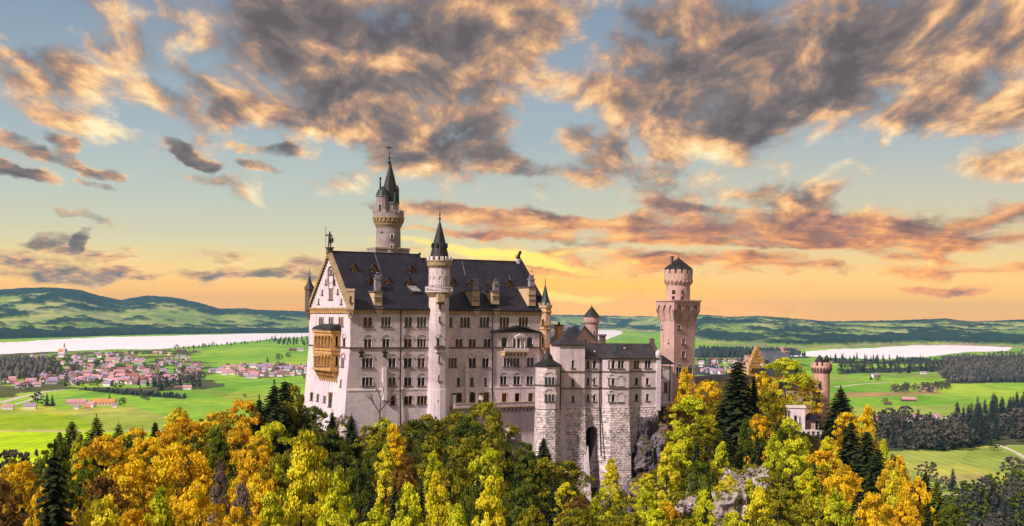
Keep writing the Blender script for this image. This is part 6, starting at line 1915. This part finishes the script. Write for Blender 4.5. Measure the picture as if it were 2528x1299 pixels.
def build_hill():
    pts = list(CTRL)
    for px, y, D in ((760, 1012, 322), (800, 1062, 308), (862, 1085, 298), (930, 1062, 299), (1000, 1052, 303), (1060, 1050, 306), (1110, 1045, 308), (1180, 1050, 310), (1250, 1100, 308), (1320, 1115, 312),
                     (1340, 1150, 306), (1400, 1190, 304), (1460, 1330, 306), (1540, 1330, 306), (1600, 1200, 312), (1660, 1080, 322), (1640, 1016, 334), (1720, 1010, 345), (1800, 1000, 362), (1900, 1005, 372),
                     (1960, 1066, 350), (2050, 1082, 354), (2110, 1100, 352), (1850, 1030, 345), (1460, 1330, 260), (1450, 1400, 220), (1480, 1420, 180)):
        p = P(px, y, D); pts.append((p.x, p.y, p.z))
    for x, y, z in ((-60, 380, 128), (0, 400, 126), (60, 410, 126), (95, 400, 108), (118, 405, 84), (125, 370, 80), (112, 345, 104), (140, 400, 55), (130, 330, 78), (150, 300, 60), (-90, 360, 110), (160, 340, 50), (125, 280, 82), (115, 230, 80), (108, 190, 80), (100, 150, 90), (95, 110, 96), (-150, 300, 110), (-150, 200, 118), (-130, 130, 124), (-100, 90, 126),
                    (0, 60, 118), (-50, 60, 122), (50, 60, 112), (90, 70, 100), (0, 480, 60), (80, 500, 60), (-100, 480, 55), (190, 440, 50), (200, 250, 40), (170, 120, 50), (-220, 250, 60), (-210, 400, 40), (-200, 120, 80), (260, 350, 0), (240, 180, 0)): pts.append((x, y, z))
    A = np.array(pts)
    nx, ny = 190, 200
    xs, ys = np.linspace(-330, 330, nx), np.linspace(20, 640, ny)
    Xg, Yg = np.meshgrid(xs, ys)
    num = np.zeros(Xg.shape); den = np.zeros(Xg.shape)
    for x, y, z in A:
        d2 = (Xg - x) ** 2 + (Yg - y) ** 2 + 30; w_ = 1 / d2 ** 2.2; num += w_ * z; den += w_
    Z = num / den
    edge = np.minimum.reduce([sstep(-330, -215, Xg), 1 - sstep(205, 320, Xg), 1 - sstep(470, 630, Yg)])
    Z = Z * edge - 6 * (1 - edge) + (fbm2(Xg / 14, Yg / 14, 3, 4) - .5) * 3.0
    v = np.stack([Xg, Yg, Z], -1).reshape(-1, 3); i = np.arange(nx * ny).reshape(ny, nx)
    f = np.stack([i[:-1, :-1], i[:-1, 1:], i[1:, 1:], i[1:, :-1]], -1).reshape(-1, 4)
    me = bpy.data.meshes.new('hill'); me.from_pydata(v.tolist(), [], f.tolist()); me.polygons.foreach_set('use_smooth', [True] * len(f))
    m, t, b = mat('forest_floor', None, 0.95, spec=0.1); co = obj_co(t)
    n = noise_tex(t, co, .12, 6.0, .65)
    t.links.new(ramp(t, n, [(.3, (.022, .022, .010)), (.48, (.055, .048, .014)), (.6, (.10, .065, .025)), (.72, (.06, .075, .015))]), b.inputs['Base Color'])
    bp = nd(t, 'ShaderNodeBump', {'Height': noise_tex(t, co, .8, 5.0, .7), 'Strength': 1.0, 'Distance': .8}); t.links.new(bp.outputs[0], b.inputs['Normal'])
    me.materials.append(m)
    o = bpy.data.objects.new('hill', me); C.objects.link(o); tag(o, kind='structure')
    def hz(x, y):
        fx = min(max((x + 330) / 660 * (nx - 1), 0), nx - 2); fy = min(max((y - 20) / 620 * (ny - 1), 0), ny - 2)
        a, b_ = int(fx), int(fy); u, w_ = fx - a, fy - b_
        return (Z[b_, a] * (1 - u) + Z[b_, a + 1] * u) * (1 - w_) + (Z[b_ + 1, a] * (1 - u) + Z[b_ + 1, a + 1] * u) * w_
    # low shrubs, brambles and fallen leaves on the slope: nobody could count them
    rs = np.random.RandomState(77); Q = {'olive': [], 'green': [], 'brown': [], 'gold': []}
    keys = ['olive', 'green', 'brown', 'olive', 'gold', 'green']
    n = 0
    while n < 2100:
        px, D = rs.uniform(-120, 2460), rs.uniform(95, 335) ** 1.0
        a = (px - CX) / F_PX; x, y = a * D, D
        u, v_ = FP.to_local(x, y)
        if -4 < u < 62 and v_ > -4.5: continue
        u, v_ = FB.to_local(x, y)
        if -8 < u < 31 and v_ > -9: continue
        n += 1
        z = hz(x, y); k = keys[rs.randint(6)]; s = rs.uniform(.8, 2.0)
        for j in range(26):
            o_ = rs.normal(0, 1, 3); o_ /= np.linalg.norm(o_)
            t1 = rs.normal(0, 1, 3); t1 /= np.linalg.norm(t1); t2 = np.cross(t1, rs.normal(0, 1, 3)); t2 /= np.linalg.norm(t2)
            q = .34 * rs.uniform(.6, 1.3)
            Q[k].append(((x + o_[0] * s, y + o_[1] * s, z + abs(o_[2]) * s * .9), t1 * q, t2 * q * .8, np.clip(rs.normal(.45, .25), 0, 1)))
    for k, q in Q.items():
        me = foliage_mesh('undergrowth', q); me.materials.append(LEAF[k]); o = bpy.data.objects.new('undergrowth', me); C.objects.link(o); tag(o, kind='stuff')
    return hz


HZ = build_hill()
for px, y, w, kind, h, D, label in TREES:
    p = P(px, y, D)
    con = KIND[kind][0] in ('cone', 'firm')
    plant('conifer' if con else 'broadleaf_tree', (p.x, p.y, HZ(p.x, p.y) - .3), p.z - HZ(p.x, p.y) + .3, w * D / F_PX * (1.0 if con else 1.08), kind, label)


# ---- rocks
def rock_mat(name, a, b_, c_):
    m, t, b = mat(name, None, .95, spec=.15); co = obj_co(t)
    n = noise_tex(t, scaled(t, co, 1, 1, .6), .22, 7.0, .7, .5)
    col = ramp(t, n, [(.34, a), (.5, b_), (.66, c_)])
    geo = nd(t, 'ShaderNodeNewGeometry'); sp = nd(t, 'ShaderNodeSeparateXYZ', {0: geo.outputs['Normal']})
    moss = V_(t, sp.outputs[2]).ss(.45, .8) * V_(t, noise_tex(t, co, .5, 4.0)).ss(.5, .62)
    t.links.new(mixc(t, moss, col, (.16, .16, .02)), b.inputs['Base Color'])
    bp = nd(t, 'ShaderNodeBump', {'Height': noise_tex(t, co, 1.1, 6.0, .75), 'Strength': 1.0, 'Distance': .7}); t.links.new(bp.outputs[0], b.inputs['Normal'])
    return m


M['rock_dark'] = rock_mat('violet_grey_rock', (.045, .038, .055), (.16, .135, .18), (.30, .26, .31))
M['rock_pale'] = rock_mat('pale_limestone_rock', (.16, .12, .14), (.46, .38, .40), (.72, .62, .62))


ROCK_PTS = []


def rock(name, px, y0, y1, w, D, depth, m, label, seed, step=1.0):
    """craggy cliff lump: a block broken up by layered noise"""
    p0, p1 = P(px, y0, D), P(px, y1, D); sx = w * D / F_PX / 2; sz = (p0.z - p1.z) / 2; c = (p0 + p1) / 2
    bm = bmesh.new(); bmesh.ops.create_icosphere(bm, subdivisions=6, radius=1)
    for v in bm.verts:
        d = v.co.normalized(); b_ = max(abs(d.x), abs(d.y), abs(d.z)); q = d * (.55 + .45 / b_ * .8)
        q = Vector((q.x * sx, q.y * depth, q.z * sz))
        s = Vector((q.x + seed * 9, q.y + seed * 5, q.z))
        n1 = mnoise.fractal(s * .13, 0.8, 2.1, 6); n2 = mnoise.noise(Vector((s.x * .45, s.y * .45, s.z * .18))); cr = abs(mnoise.noise(s * .3 + Vector((7, 1, 2))))
        q += Vector((d.x, d.y, d.z * .6)) * (n1 * 2.2 + n2 * 1.9 - cr * 2.6 - abs(mnoise.noise(Vector((s.x * 1.3, s.y * 1.3, s.z * .5)))) * .9 + mnoise.noise(s * 2.2) * .35) * step
        v.co = q
    bm.normal_update(); ROCK_PTS.extend((v.co + c) for v in bm.verts if v.normal.z > .55 and mnoise.noise((v.co + c) * .22) > .02)
    me = bpy.data.meshes.new(name); bm.to_mesh(me); bm.free(); me.materials.append(m)
    o = bpy.data.objects.new(name, me); C.objects.link(o); o.location = c; tag(o, label, 'rock'); return o


for a in (
    ('cliff', 1605, 1014, 1225, 110, 325, 7, 'rock_dark', 'steep violet grey cliff with mossy ledges under the east end of the bower', 1, 1.1),
    ('cliff', 1665, 1030, 1120, 80, 333, 6, 'rock_dark', 'shaded grey crag below the terrace wall, half covered by golden trees', 2, 1.0),
    ('rock_outcrop', 1845, 1150, 1250, 130, 262, 6, 'rock_pale', 'large pale outcrop among the lime trees on the slope below the gatehouse', 3, .9),
    ('rock_outcrop', 1800, 1205, 1310, 90, 250, 5, 'rock_pale', 'broken pale rock face at the lower edge, beneath the large outcrop', 4, .9),
    ('rock_outcrop', 1695, 1222, 1275, 60, 255, 3, 'rock_pale', 'small pinkish rock beside the thin cable', 5, .7),
    ('scree', 1262, 1055, 1165, 36, 300, 4, 'rock_pale', 'streak of pale scree in the dark gully below the palace terrace', 6, .8),
    ('scree', 1365, 1225, 1320, 60, 262, 4, 'rock_pale', 'bright pinkish scree patch at the bottom edge near the tall stone base', 7, .9),
    ('rock_outcrop', 838, 1030, 1090, 50, 300, 4, 'rock_pale', 'pale craggy rock under the corner of the palace', 8, .7),
    ('rock_outcrop', 1535, 1230, 1330, 150, 310, 6, 'rock_dark', 'grey mossy rock ledge at the foot of the rubble stone base', 9, .9),
    ('rock_outcrop', 1570, 1180, 1260, 60, 316, 4, 'rock_dark', 'dark rock rib between the rubble base and the cliff', 10, .8),
): rock(a[0], *a[1:7], M[a[7]], *a[8:])
rs_ = np.random.RandomState(5); Q = []
for p in [ROCK_PTS[i] for i in rs_.randint(0, len(ROCK_PTS), 420)]:               # tufts and brambles rooted on the ledges
    s = rs_.uniform(.3, .9)
    for j in range(16):
        o_ = rs_.normal(0, 1, 3); o_ /= np.linalg.norm(o_); t1 = rs_.normal(0, 1, 3); t1 /= np.linalg.norm(t1); t2 = np.cross(t1, rs_.normal(0, 1, 3)); t2 /= np.linalg.norm(t2); q = .2 * rs_.uniform(.6, 1.3)
        Q.append(((p.x + o_[0] * s, p.y + o_[1] * s, p.z + abs(o_[2]) * s), t1 * q, t2 * q, np.clip(rs_.normal(.5, .25), 0, 1)))
me = foliage_mesh('ledge_plants', Q); me.materials.append(LEAF['olive']); o = bpy.data.objects.new('ledge_plants', me); C.objects.link(o); tag(o, kind='stuff')
mb = MB(); mb.tube([P(1672, 1330, 236), P(1690, 1243, 244), P(1701, 1195, 248)], .055, 5); tag(mb.build('steel_cable', M['pot']), 'thin pale cable slanting up the wooded slope past a small rock', 'cable')


def bare_tree(px, ybase, D, h, label):
    """leafless tree of tapering forked branches"""
    p = P(px, ybase, D); r = empty('bare_tree', p); rnd = random.Random(12); mb = MB(); tw = MB()
    def grow(m_, a, d, ln, rad, k):
        b = a + d * ln; mid = (a + b) / 2 + Vector((rnd.uniform(-1, 1), rnd.uniform(-1, 1), rnd.uniform(-1, 1))) * ln * .07
        m_.tube([a, mid, b], [rad, rad * .85, rad * .7], 5)
        if k == 0: return
        for i in range(3 if k > 2 else 2):
            q = (d + Vector((rnd.uniform(-1, 1), rnd.uniform(-.5, .5), rnd.uniform(-.35, .55))) * .85).normalized()
            grow(tw, b if i else mid * .3 + b * .7, q, ln * rnd.uniform(.55, .8), rad * .6, k - 1)
    grow(mb, Vector((0, 0, -1)), Vector((.02, 0, 1)), h * .42, h * .026, 5)
    mb.build('trunk', M['bark'], r); tw.build('crown', M['bark'], r); tag(r, label, 'tree')


bare_tree(937, 1045, 291, 9.2, 'leafless dark tree standing against the pale palace wall')
# ------------------------------------------------------------------ villages, farms, barns and trees on the plain
def house_mesh(name, w, d, h, rise, chim=True):
    """gabled house: walls 0, roof 1, windows 2"""
    mb = MB()
    mb.prism([(-w / 2, -d / 2), (w / 2, -d / 2), (w / 2, d / 2), (-w / 2, d / 2)], 0, h)
    for s in (-1, 1): mb.face([(s * w / 2, -d / 2, h), (s * w / 2, d / 2, h), (s * w / 2, 0, h + rise)])
    o = .8
    for s in (-1, 1):
        mb.face([(-w / 2 - o, s * (d / 2 + o), h - o * rise / (d / 2)), (w / 2 + o, s * (d / 2 + o), h - o * rise / (d / 2)), (w / 2 + o, 0, h + rise + .25), (-w / 2 - o, 0, h + rise + .25)], 1)
    for k in range(max(2, int(w / 4))):
        x = -w / 2 + 2 + k * (w - 4) / max(1, int(w / 4) - 1)
        for z in ((1.2, 3.6) if h > 4.5 else (1.2,)): mb.face([(x - .6, -d / 2 - .03, z), (x + .6, -d / 2 - .03, z), (x + .6, -d / 2 - .03, z + 1.3), (x - .6, -d / 2 - .03, z + 1.3)], 2)
    if chim: mb.box(w * .2, w * .2 + .8, -.4 + d * .12, .4 + d * .12, h + rise * .4, h + rise + 1.2, 0)
    return mb.data(name, [M['house_white'], M['roof_red'], M['glass']])


for k, a, b in (('house_white', (.70, .62, .72), (.88, .82, .88)), ('house_pink', (.58, .36, .40), (.70, .46, .46)), ('roof_red', (.26, .095, .10), (.40, .16, .15)), ('roof_rose', (.44, .20, .27), (.62, .32, .38)),
                ('roof_brown', (.14, .075, .07), (.24, .13, .11)), ('roof_violet', (.24, .17, .30), (.42, .31, .48)), ('barn_wood', (.10, .06, .045), (.18, .11, .08)), ('roof_orange', (.50, .20, .08), (.62, .30, .12))):
    M[k] = mottled(k, a, b, .2)
HOUSE = [house_mesh('house', 14, 11, 5.6, 3.8), house_mesh('house', 20, 12, 6.0, 4.2), house_mesh('house', 11, 10, 5.2, 4.0), house_mesh('house', 30, 13, 5.0, 4.5, False)]
rv = random.Random(21)


def home(px, py, size, roof, wall, label, group, name='house', rot=None, scale=1.0):
    o = bpy.data.objects.new(name, HOUSE[size]); C.objects.link(o); o.location = on_ground(px, py, 0.0)
    o.rotation_euler = (0, 0, R(rv.uniform(-30, 30)) if rot is None else R(rot)); o.scale = (scale,) * 3
    for i, k in ((0, wall), (1, roof)):
        o.material_slots[i].link = 'OBJECT'; o.material_slots[i].material = M[k]
    tag(o, label, 'house', group); return o


def pip(px, py, poly):
    r = False
    for (x0, y0), (x1, y1) in zip(poly, poly[1:] + poly[:1]):
        if (py < y0) != (py < y1) and px < (x1 - x0) * (py - y0) / (y1 - y0) + x0: r = not r
    return r


def scatter(poly, n, gap, ok=lambda x, y: True):
    xs, ys = [p[0] for p in poly], [p[1] for p in poly]; out = []; t = 0
    while len(out) < n and t < n * 60:
        t += 1; x, y = rv.uniform(min(xs), max(xs)), rv.uniform(min(ys), max(ys))
        if pip(x, y, poly) and ok(x, y) and all(abs(x - a) > gap or abs(y - b) > gap * .35 for a, b in out): out.append((x, y))
    return sorted(out, key=lambda p: p[1])


V1 = [(0, 876), (110, 872), (300, 866), (420, 866), (500, 905), (495, 930), (470, 952), (330, 962), (200, 955), (120, 962), (0, 968)]
ROOFS = ['roof_red', 'roof_rose', 'roof_violet', 'roof_violet', 'roof_brown', 'roof_rose']
for i, (x, y) in enumerate(scatter([(0, 884), (300, 872), (430, 872), (500, 905), (490, 945), (330, 958), (190, 950), (0, 962)], 190, 8, lambda x, y: not (40 < x < 150 and 895 < y < 925))):
    r = ROOFS[rv.randrange(6)]
    home(x, y, rv.randrange(3), r, 'house_white' if rv.random() < .8 else 'house_pink', 'pale house with reddish roof in the large village by the lake', 'houses of the lakeside village', scale=rv.uniform(1.0, 1.35))
for x, y, s, r in ((320, 934, 3, 'roof_red'), (355, 942, 3, 'roof_red'), (300, 946, 3, 'roof_rose'), (225, 936, 3, 'roof_rose')):
    home(x, y, s, r, 'house_white', 'long red roofed hall at the meadow side of the lakeside village', 'long halls of the lakeside village', 'hall', rot=rv.uniform(-8, 8), scale=1.35)
for i, (x, y) in enumerate(scatter([(560, 905), (640, 903), (760, 906), (768, 925), (700, 930), (600, 930), (500, 922)], 56, 9)):
    home(x, y, rv.randrange(3), ROOFS[rv.randrange(6)], 'house_white', 'pale house in the hamlet strip between the village and the palace', 'houses of the hamlet strip', scale=rv.uniform(1.0, 1.4))
for i, (x, y) in enumerate(scatter([(1735, 892), (1800, 888), (1850, 890), (1850, 920), (1760, 926), (1722, 915)], 34, 9)):
    home(x, y, rv.randrange(3), ROOFS[rv.randrange(6)], 'house_white', 'small pale house in the hamlet seen right of the square tower', 'houses right of the square tower', scale=rv.uniform(1.0, 1.4))
for i, (x, y) in enumerate(scatter([(2160, 1034), (2300, 1032), (2420, 1022), (2420, 1032), (2300, 1044), (2170, 1046)], 16, 12)):
    home(x, y, rv.randrange(3), ROOFS[rv.randrange(4)], 'house_white', 'white house half hidden behind the dark trees of the near plain', 'white houses behind the dark trees', scale=rv.uniform(.8, 1.1))
# church with its spire, the only one rising over the lake shore
p = on_ground(155, 876); r = empty('church', p); tag(r, 'village church with orange roof and thin steeple against the lake', 'church')
mb = MB(); mb.prism([(-16, -8), (16, -8), (16, 8), (-16, 8)], 0, 14); [mb.face([(s * 16, -8, 14), (s * 16, 8, 14), (s * 16, 0, 24)]) for s in (-1, 1)]; mb.build('wall', [M['house_white']], r)
mb = MB(); [mb.face([(-17, s * 9, 13), (17, s * 9, 13), (17, 0, 24.3), (-17, 0, 24.3)]) for s in (-1, 1)]; mb.build('roof', [M['roof_orange']], r)
mb = MB(); mb.box(6, 12, -11, -5, 0, 34); mb.pyramid([(5.5, -11.5), (12.5, -11.5), (12.5, -4.5), (5.5, -4.5)], 34, (9, -8, 52), 1); mb.build('steeple', [M['house_white'], M['roof_red']], r)
# farms and barns
for px, py, s, roof, wall, rot, sc, label in (
    (190, 1000, 3, 'roof_rose', 'house_pink', 6, 1.15, 'long rose roofed barn of the farm below the village'),
    (190, 1010, 2, 'roof_violet', 'house_white', 0, .8, 'small violet roofed shed in front of the long rose barn'),
    (215, 1011, 0, 'roof_orange', 'house_pink', 20, .8, 'orange roofed farm annex in the middle of the farm'),
    (225, 1005, 0, 'roof_rose', 'house_white', -12, 1.0, 'pale farm annex between the two long barns'),
    (258, 1001, 3, 'roof_orange', 'house_pink', 4, 1.3, 'largest orange roofed barn of the farm below the village'),
    (284, 1006, 2, 'roof_violet', 'house_white', 10, .8, 'white gabled shed at the end of the farm row'),
    (20, 1011, 1, 'roof_rose', 'house_white', 8, .9, 'pale shed at the frame edge beside the white tracks'),
    (75, 1010, 1, 'roof_violet', 'house_white', 8, 1.0, 'pale shed with dark gable between the frame edge and the farm'),
    (462, 962, 1, 'roof_rose', 'house_white', 5, 1.0, 'white barn alone on the meadow below the lakeside village'),
    (440, 962, 1, 'roof_brown', 'barn_wood', 5, .9, 'dark barn beside the white one below the lakeside village'),
    (622, 934, 3, 'roof_violet', 'house_white', 0, 1.1, 'white hall on the meadow side of the hamlet strip'),
    (705, 915, 3, 'roof_violet', 'house_white', 0, 1.5, 'long violet hall in the hamlet strip'),
    (660, 908, 1, 'roof_red', 'house_pink', 4, 1.4, 'red roofed hall in the hamlet strip'),
    (448, 868, 3, 'roof_brown', 'barn_wood', 0, 1.3, 'long dark barn by the lake shore'),
    (480, 869, 0, 'roof_brown', 'barn_wood', 0, 1.0, 'short dark barn by the lake shore'),
    (722, 867, 1, 'roof_brown', 'barn_wood', 0, 1.5, 'dark barn near the palace and the lake wood'),
    (742, 867, 1, 'roof_violet', 'house_white', 0, 1.5, 'white farmhouse near the palace and the lake wood'),
    (2243, 991, 3, 'roof_rose', 'barn_wood', -4, 1.0, 'long low barn alone on the bright meadow'),
    (2192, 1000, 1, 'barn_wood', 'barn_wood', 0, .7, 'dark hut on the bright meadow near the gate tower'),
    (2160, 932, 1, 'roof_violet', 'house_white', 25, 1.2, 'pale farmhouse beside two dark trees on the meadow'),
    (2290, 966, 3, 'roof_rose', 'house_pink', 2, 1.2, 'long pink roofed shed along the dark hedge on the meadow'),
    (2280, 924, 1, 'roof_violet', 'house_white', 0, .9, 'tiny white hut at the far edge of the meadow')):
    home(px, py, s, roof, wall, label, None, 'barn' if 'barn' in label or 'hall' in label or 'shed' in label else 'house', rot, sc)

# trees among the houses and along the shore
MASS = []          # the small far trees past the 300 that show largest: one object


def few(poly, n, kinds, h0, h1, label, group, gap=7, name='valley_tree', mass=False):
    for x, y in scatter(poly, n, gap):
        k = kinds[rv.randrange(len(kinds))]; h = rv.uniform(h0, h1)
        if mass: MASS.append((on_ground(x, y), h, h * (rv.uniform(.7, 1.0) if k != 'farspruce' else rv.uniform(.34, .46)), k)); continue
        plant(name, on_ground(x, y), h, h * (rv.uniform(.7, 1.0) if k != 'farspruce' else rv.uniform(.34, .46)), k, label, group, rv)


few([(0, 886), (300, 872), (430, 872), (500, 905), (495, 955), (330, 962), (190, 955), (0, 968)], 120, ['fargrey', 'fargrey', 'fargreen', 'farspruce'], 10, 18, 'dusky tree among the houses of the lakeside village', 'trees of the lakeside village', mass=True)
few([(60, 898), (150, 892), (260, 898), (240, 925), (120, 928), (30, 925)], 22, ['fargrey', 'fargreen'], 16, 24, 'large brownish tree in the park inside the lakeside village', 'park trees of the lakeside village', mass=True)
few([(340, 950), (500, 940), (500, 962), (360, 966)], 22, ['fargrey', 'farspruce'], 20, 30, 'dark tree on the meadow edge of the lakeside village', 'edge trees of the lakeside village')
few([(540, 908), (765, 902), (768, 928), (600, 934)], 34, ['fargrey', 'farspruce', 'fargreen'], 10, 18, 'dark tree among the houses of the hamlet strip', 'trees of the hamlet strip', mass=True)
few([(430, 862), (560, 850), (680, 840), (680, 843), (560, 854), (430, 866)], 26, ['farspruce', 'fargrey'], 14, 24, 'small dark tree on the near lake shore', 'trees on the near lake shore', mass=True)
few([(668, 838), (770, 834), (770, 852), (690, 852)], 34, ['farspruce'], 26, 38, 'dark conifer in the blue lake wood beside the palace', 'conifers of the blue lake wood', mass=True)
few([(1722, 884), (1860, 880), (1860, 922), (1730, 928)], 34, ['fargrey', 'farspruce'], 16, 26, 'blue grey tree among the houses right of the square tower', 'trees right of the square tower', mass=True)
few([(2060, 905), (2330, 898), (2335, 920), (2070, 926)], 60, ['farspruce', 'fargrey'], 18, 34, 'dark tree in the belt beyond the bright meadow', 'trees of the belt beyond the meadow', mass=True)
few([(2050, 884), (2300, 888), (2300, 896), (2050, 896)], 30, ['farspruce'], 22, 32, 'dark conifer on the near shore of the right lake', 'conifers on the near shore of the right lake', mass=True)
few([(2195, 962), (2345, 955), (2345, 970), (2200, 972)], 24, ['fargrey'], 14, 20, 'round dusky tree in the hedge on the bright meadow', 'trees of the meadow hedge', 5)
few([(2150, 1062), (2250, 1052), (2400, 1062), (2530, 1040), (2530, 1092), (2440, 1102), (2330, 1118), (2200, 1112)], 95, ['farspruce', 'farspruce', 'farspruce', 'fargrey'], 20, 36, 'dark tree in the wood between the two near meadows', 'trees of the wood between the meadows', 9)
few([(2350, 1030), (2530, 1000), (2530, 1040), (2400, 1060)], 40, ['farspruce'], 24, 38, 'tall dark conifer at the back of the wood between the meadows', 'tall conifers behind the near wood', 9)
few([(2330, 1262), (2400, 1236), (2530, 1222), (2560, 1420), (2330, 1420)], 105, ['farspruce', 'farspruce', 'farspruce', 'fargreen', 'fargrey'], 15, 25, 'dark conifer in the lower corner wood below the track', 'trees of the lower corner wood', 8)
for px, py, h, k, lab in ((2450, 1002, 26, 'farspruce', 'single dark conifer on the bright meadow'), (2511, 1000, 28, 'farspruce', 'dark conifer at the frame edge of the bright meadow'),
                          (2293, 1188, 20, 'fargrey', 'dusky bush tree on the lower meadow near the golden trees'), (2352, 1214, 24, 'farspruce', 'dark conifer standing alone by the lower track'),
                          (2330, 1212, 14, 'fargrey', 'low grey bush beside the lone conifer by the lower track'), (2496, 1185, 24, 'fargrey', 'grey tree at the frame edge of the lower meadow'), (2520, 1198, 20, 'fargrey', 'second grey tree at the frame edge of the lower meadow'),
                          (2455, 1112, 14, 'fargreen', 'small dark bush at the start of the white track'), (2185, 998, 12, 'fargrey', 'low bush beside the dark hut on the bright meadow'), (2150, 938, 18, 'farspruce', 'dark tree beside the pale farmhouse on the meadow'),
                          (2168, 940, 16, 'fargrey', 'round dark bush in front of the pale farmhouse'), (2212, 968, 13, 'farspruce', 'small dark tree at the end of the meadow hedge'),
                          (116, 1003, 24, 'farspruce', 'first of two dark trees on the meadow left of the farm'), (129, 1003, 22, 'farspruce', 'second dark tree on the meadow left of the farm'), (92, 1002, 24, 'fargrey', 'grey green tree behind the pale shed'),
                          (270, 992, 16, 'farspruce', 'pointed dark tree behind the largest orange barn'), (303, 1004, 16, 'fargrey', 'dark bush at the end of the farm row'), (355, 986, 14, 'fargrey', 'lone bush on the meadow beyond the farm'), (364, 990, 10, 'fargrey', 'small shadowy shrub beside the lone meadow bush'),
                          (603, 982, 8, 'fargreen', 'tiny bush alone on the middle of the green meadow'), (688, 890, 26, 'fargrey', 'lone dark tree beyond the hamlet strip'), (660, 895, 22, 'farspruce', 'dark tree behind the red roofed hall'), (712, 884, 22, 'fargrey', 'dark tree on the far meadow near the palace'), (753, 937, 12, 'fargrey', 'tiny tree on the meadow close to the palace wall')):
    plant('valley_tree', on_ground(px, py), h, h * (.42 if k == 'farspruce' else .85), k, lab, None, rv)

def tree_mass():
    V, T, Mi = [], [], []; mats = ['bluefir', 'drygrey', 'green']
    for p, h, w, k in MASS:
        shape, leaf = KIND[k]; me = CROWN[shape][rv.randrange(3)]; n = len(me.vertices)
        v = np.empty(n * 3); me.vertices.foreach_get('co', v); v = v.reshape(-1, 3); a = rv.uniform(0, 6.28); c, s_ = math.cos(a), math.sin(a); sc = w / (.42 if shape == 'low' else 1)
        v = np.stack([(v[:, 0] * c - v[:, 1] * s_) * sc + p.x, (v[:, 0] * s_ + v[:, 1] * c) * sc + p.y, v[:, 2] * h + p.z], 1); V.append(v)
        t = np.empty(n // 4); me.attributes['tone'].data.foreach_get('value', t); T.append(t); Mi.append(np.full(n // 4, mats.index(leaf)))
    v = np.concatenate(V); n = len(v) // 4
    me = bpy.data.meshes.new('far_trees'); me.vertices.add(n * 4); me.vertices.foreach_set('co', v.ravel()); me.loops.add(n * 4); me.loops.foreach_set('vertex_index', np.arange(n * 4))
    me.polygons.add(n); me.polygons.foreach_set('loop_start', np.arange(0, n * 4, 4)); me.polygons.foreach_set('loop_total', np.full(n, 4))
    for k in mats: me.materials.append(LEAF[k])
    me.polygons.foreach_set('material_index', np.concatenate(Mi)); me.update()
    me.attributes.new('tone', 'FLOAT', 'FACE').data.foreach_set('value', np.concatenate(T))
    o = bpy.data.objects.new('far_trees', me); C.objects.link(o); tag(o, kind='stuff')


tree_mass()
# far woods that read as one mass: many small trees in one object each
def wood_mass(name, poly, n, h0, h1, leaf, sharp=True):
    mb = MB(); tone = []; k = 0
    while k < n:
        x, y = rv.uniform(min(p[0] for p in poly), max(p[0] for p in poly)), rv.uniform(min(p[1] for p in poly), max(p[1] for p in poly))
        if not pip(x, y, poly): continue
        k += 1; p = on_ground(x, y); h = rv.uniform(h0, h1); r = h * (.2 if sharp else .36); ph = rv.uniform(0, 6)
        prof = [(r * .7, 0), (r, h * .22), (r * .62, h * .6), (.05, h)] if sharp else [(r * .5, 0), (r * 1.0, h * .35), (r * .85, h * .7), (r * .25, h)]
        f0 = len(mb.f); mb.lathe(p.x, p.y, prof, 6, ph); tone += [min(max(rv.gauss(.45, .25), 0), 1)] * (len(mb.f) - f0)
    o = mb.build(name, [LEAF[leaf]]); at = o.data.attributes.new('tone', 'FLOAT', 'FACE'); at.data.foreach_set('value', tone); tag(o, kind='stuff')


wood_mass('far_wood', [(2330, 882), (2540, 866), (2660, 866), (2660, 940), (2350, 944), (2320, 925)], 1000, 10, 17, 'drygrey', False)
wood_mass('far_wood', [(2340, 930), (2420, 920), (2660, 905), (2660, 942), (2350, 946)], 600, 13, 22, 'bluefir', True)
wood_mass('far_wood', [(1725, 864), (1950, 868), (1990, 880), (1730, 882)], 700, 20, 34, 'bluefir', True)
wood_mass('far_wood', [(-60, 900), (0, 890), (130, 893), (150, 925), (60, 940), (-60, 930)], 260, 16, 26, 'drygrey', False)
wood_mass('hedge_trees', [(190, 962), (260, 963), (470, 980), (455, 984), (300, 973)], 160, 5, 9, 'bluefir', False)
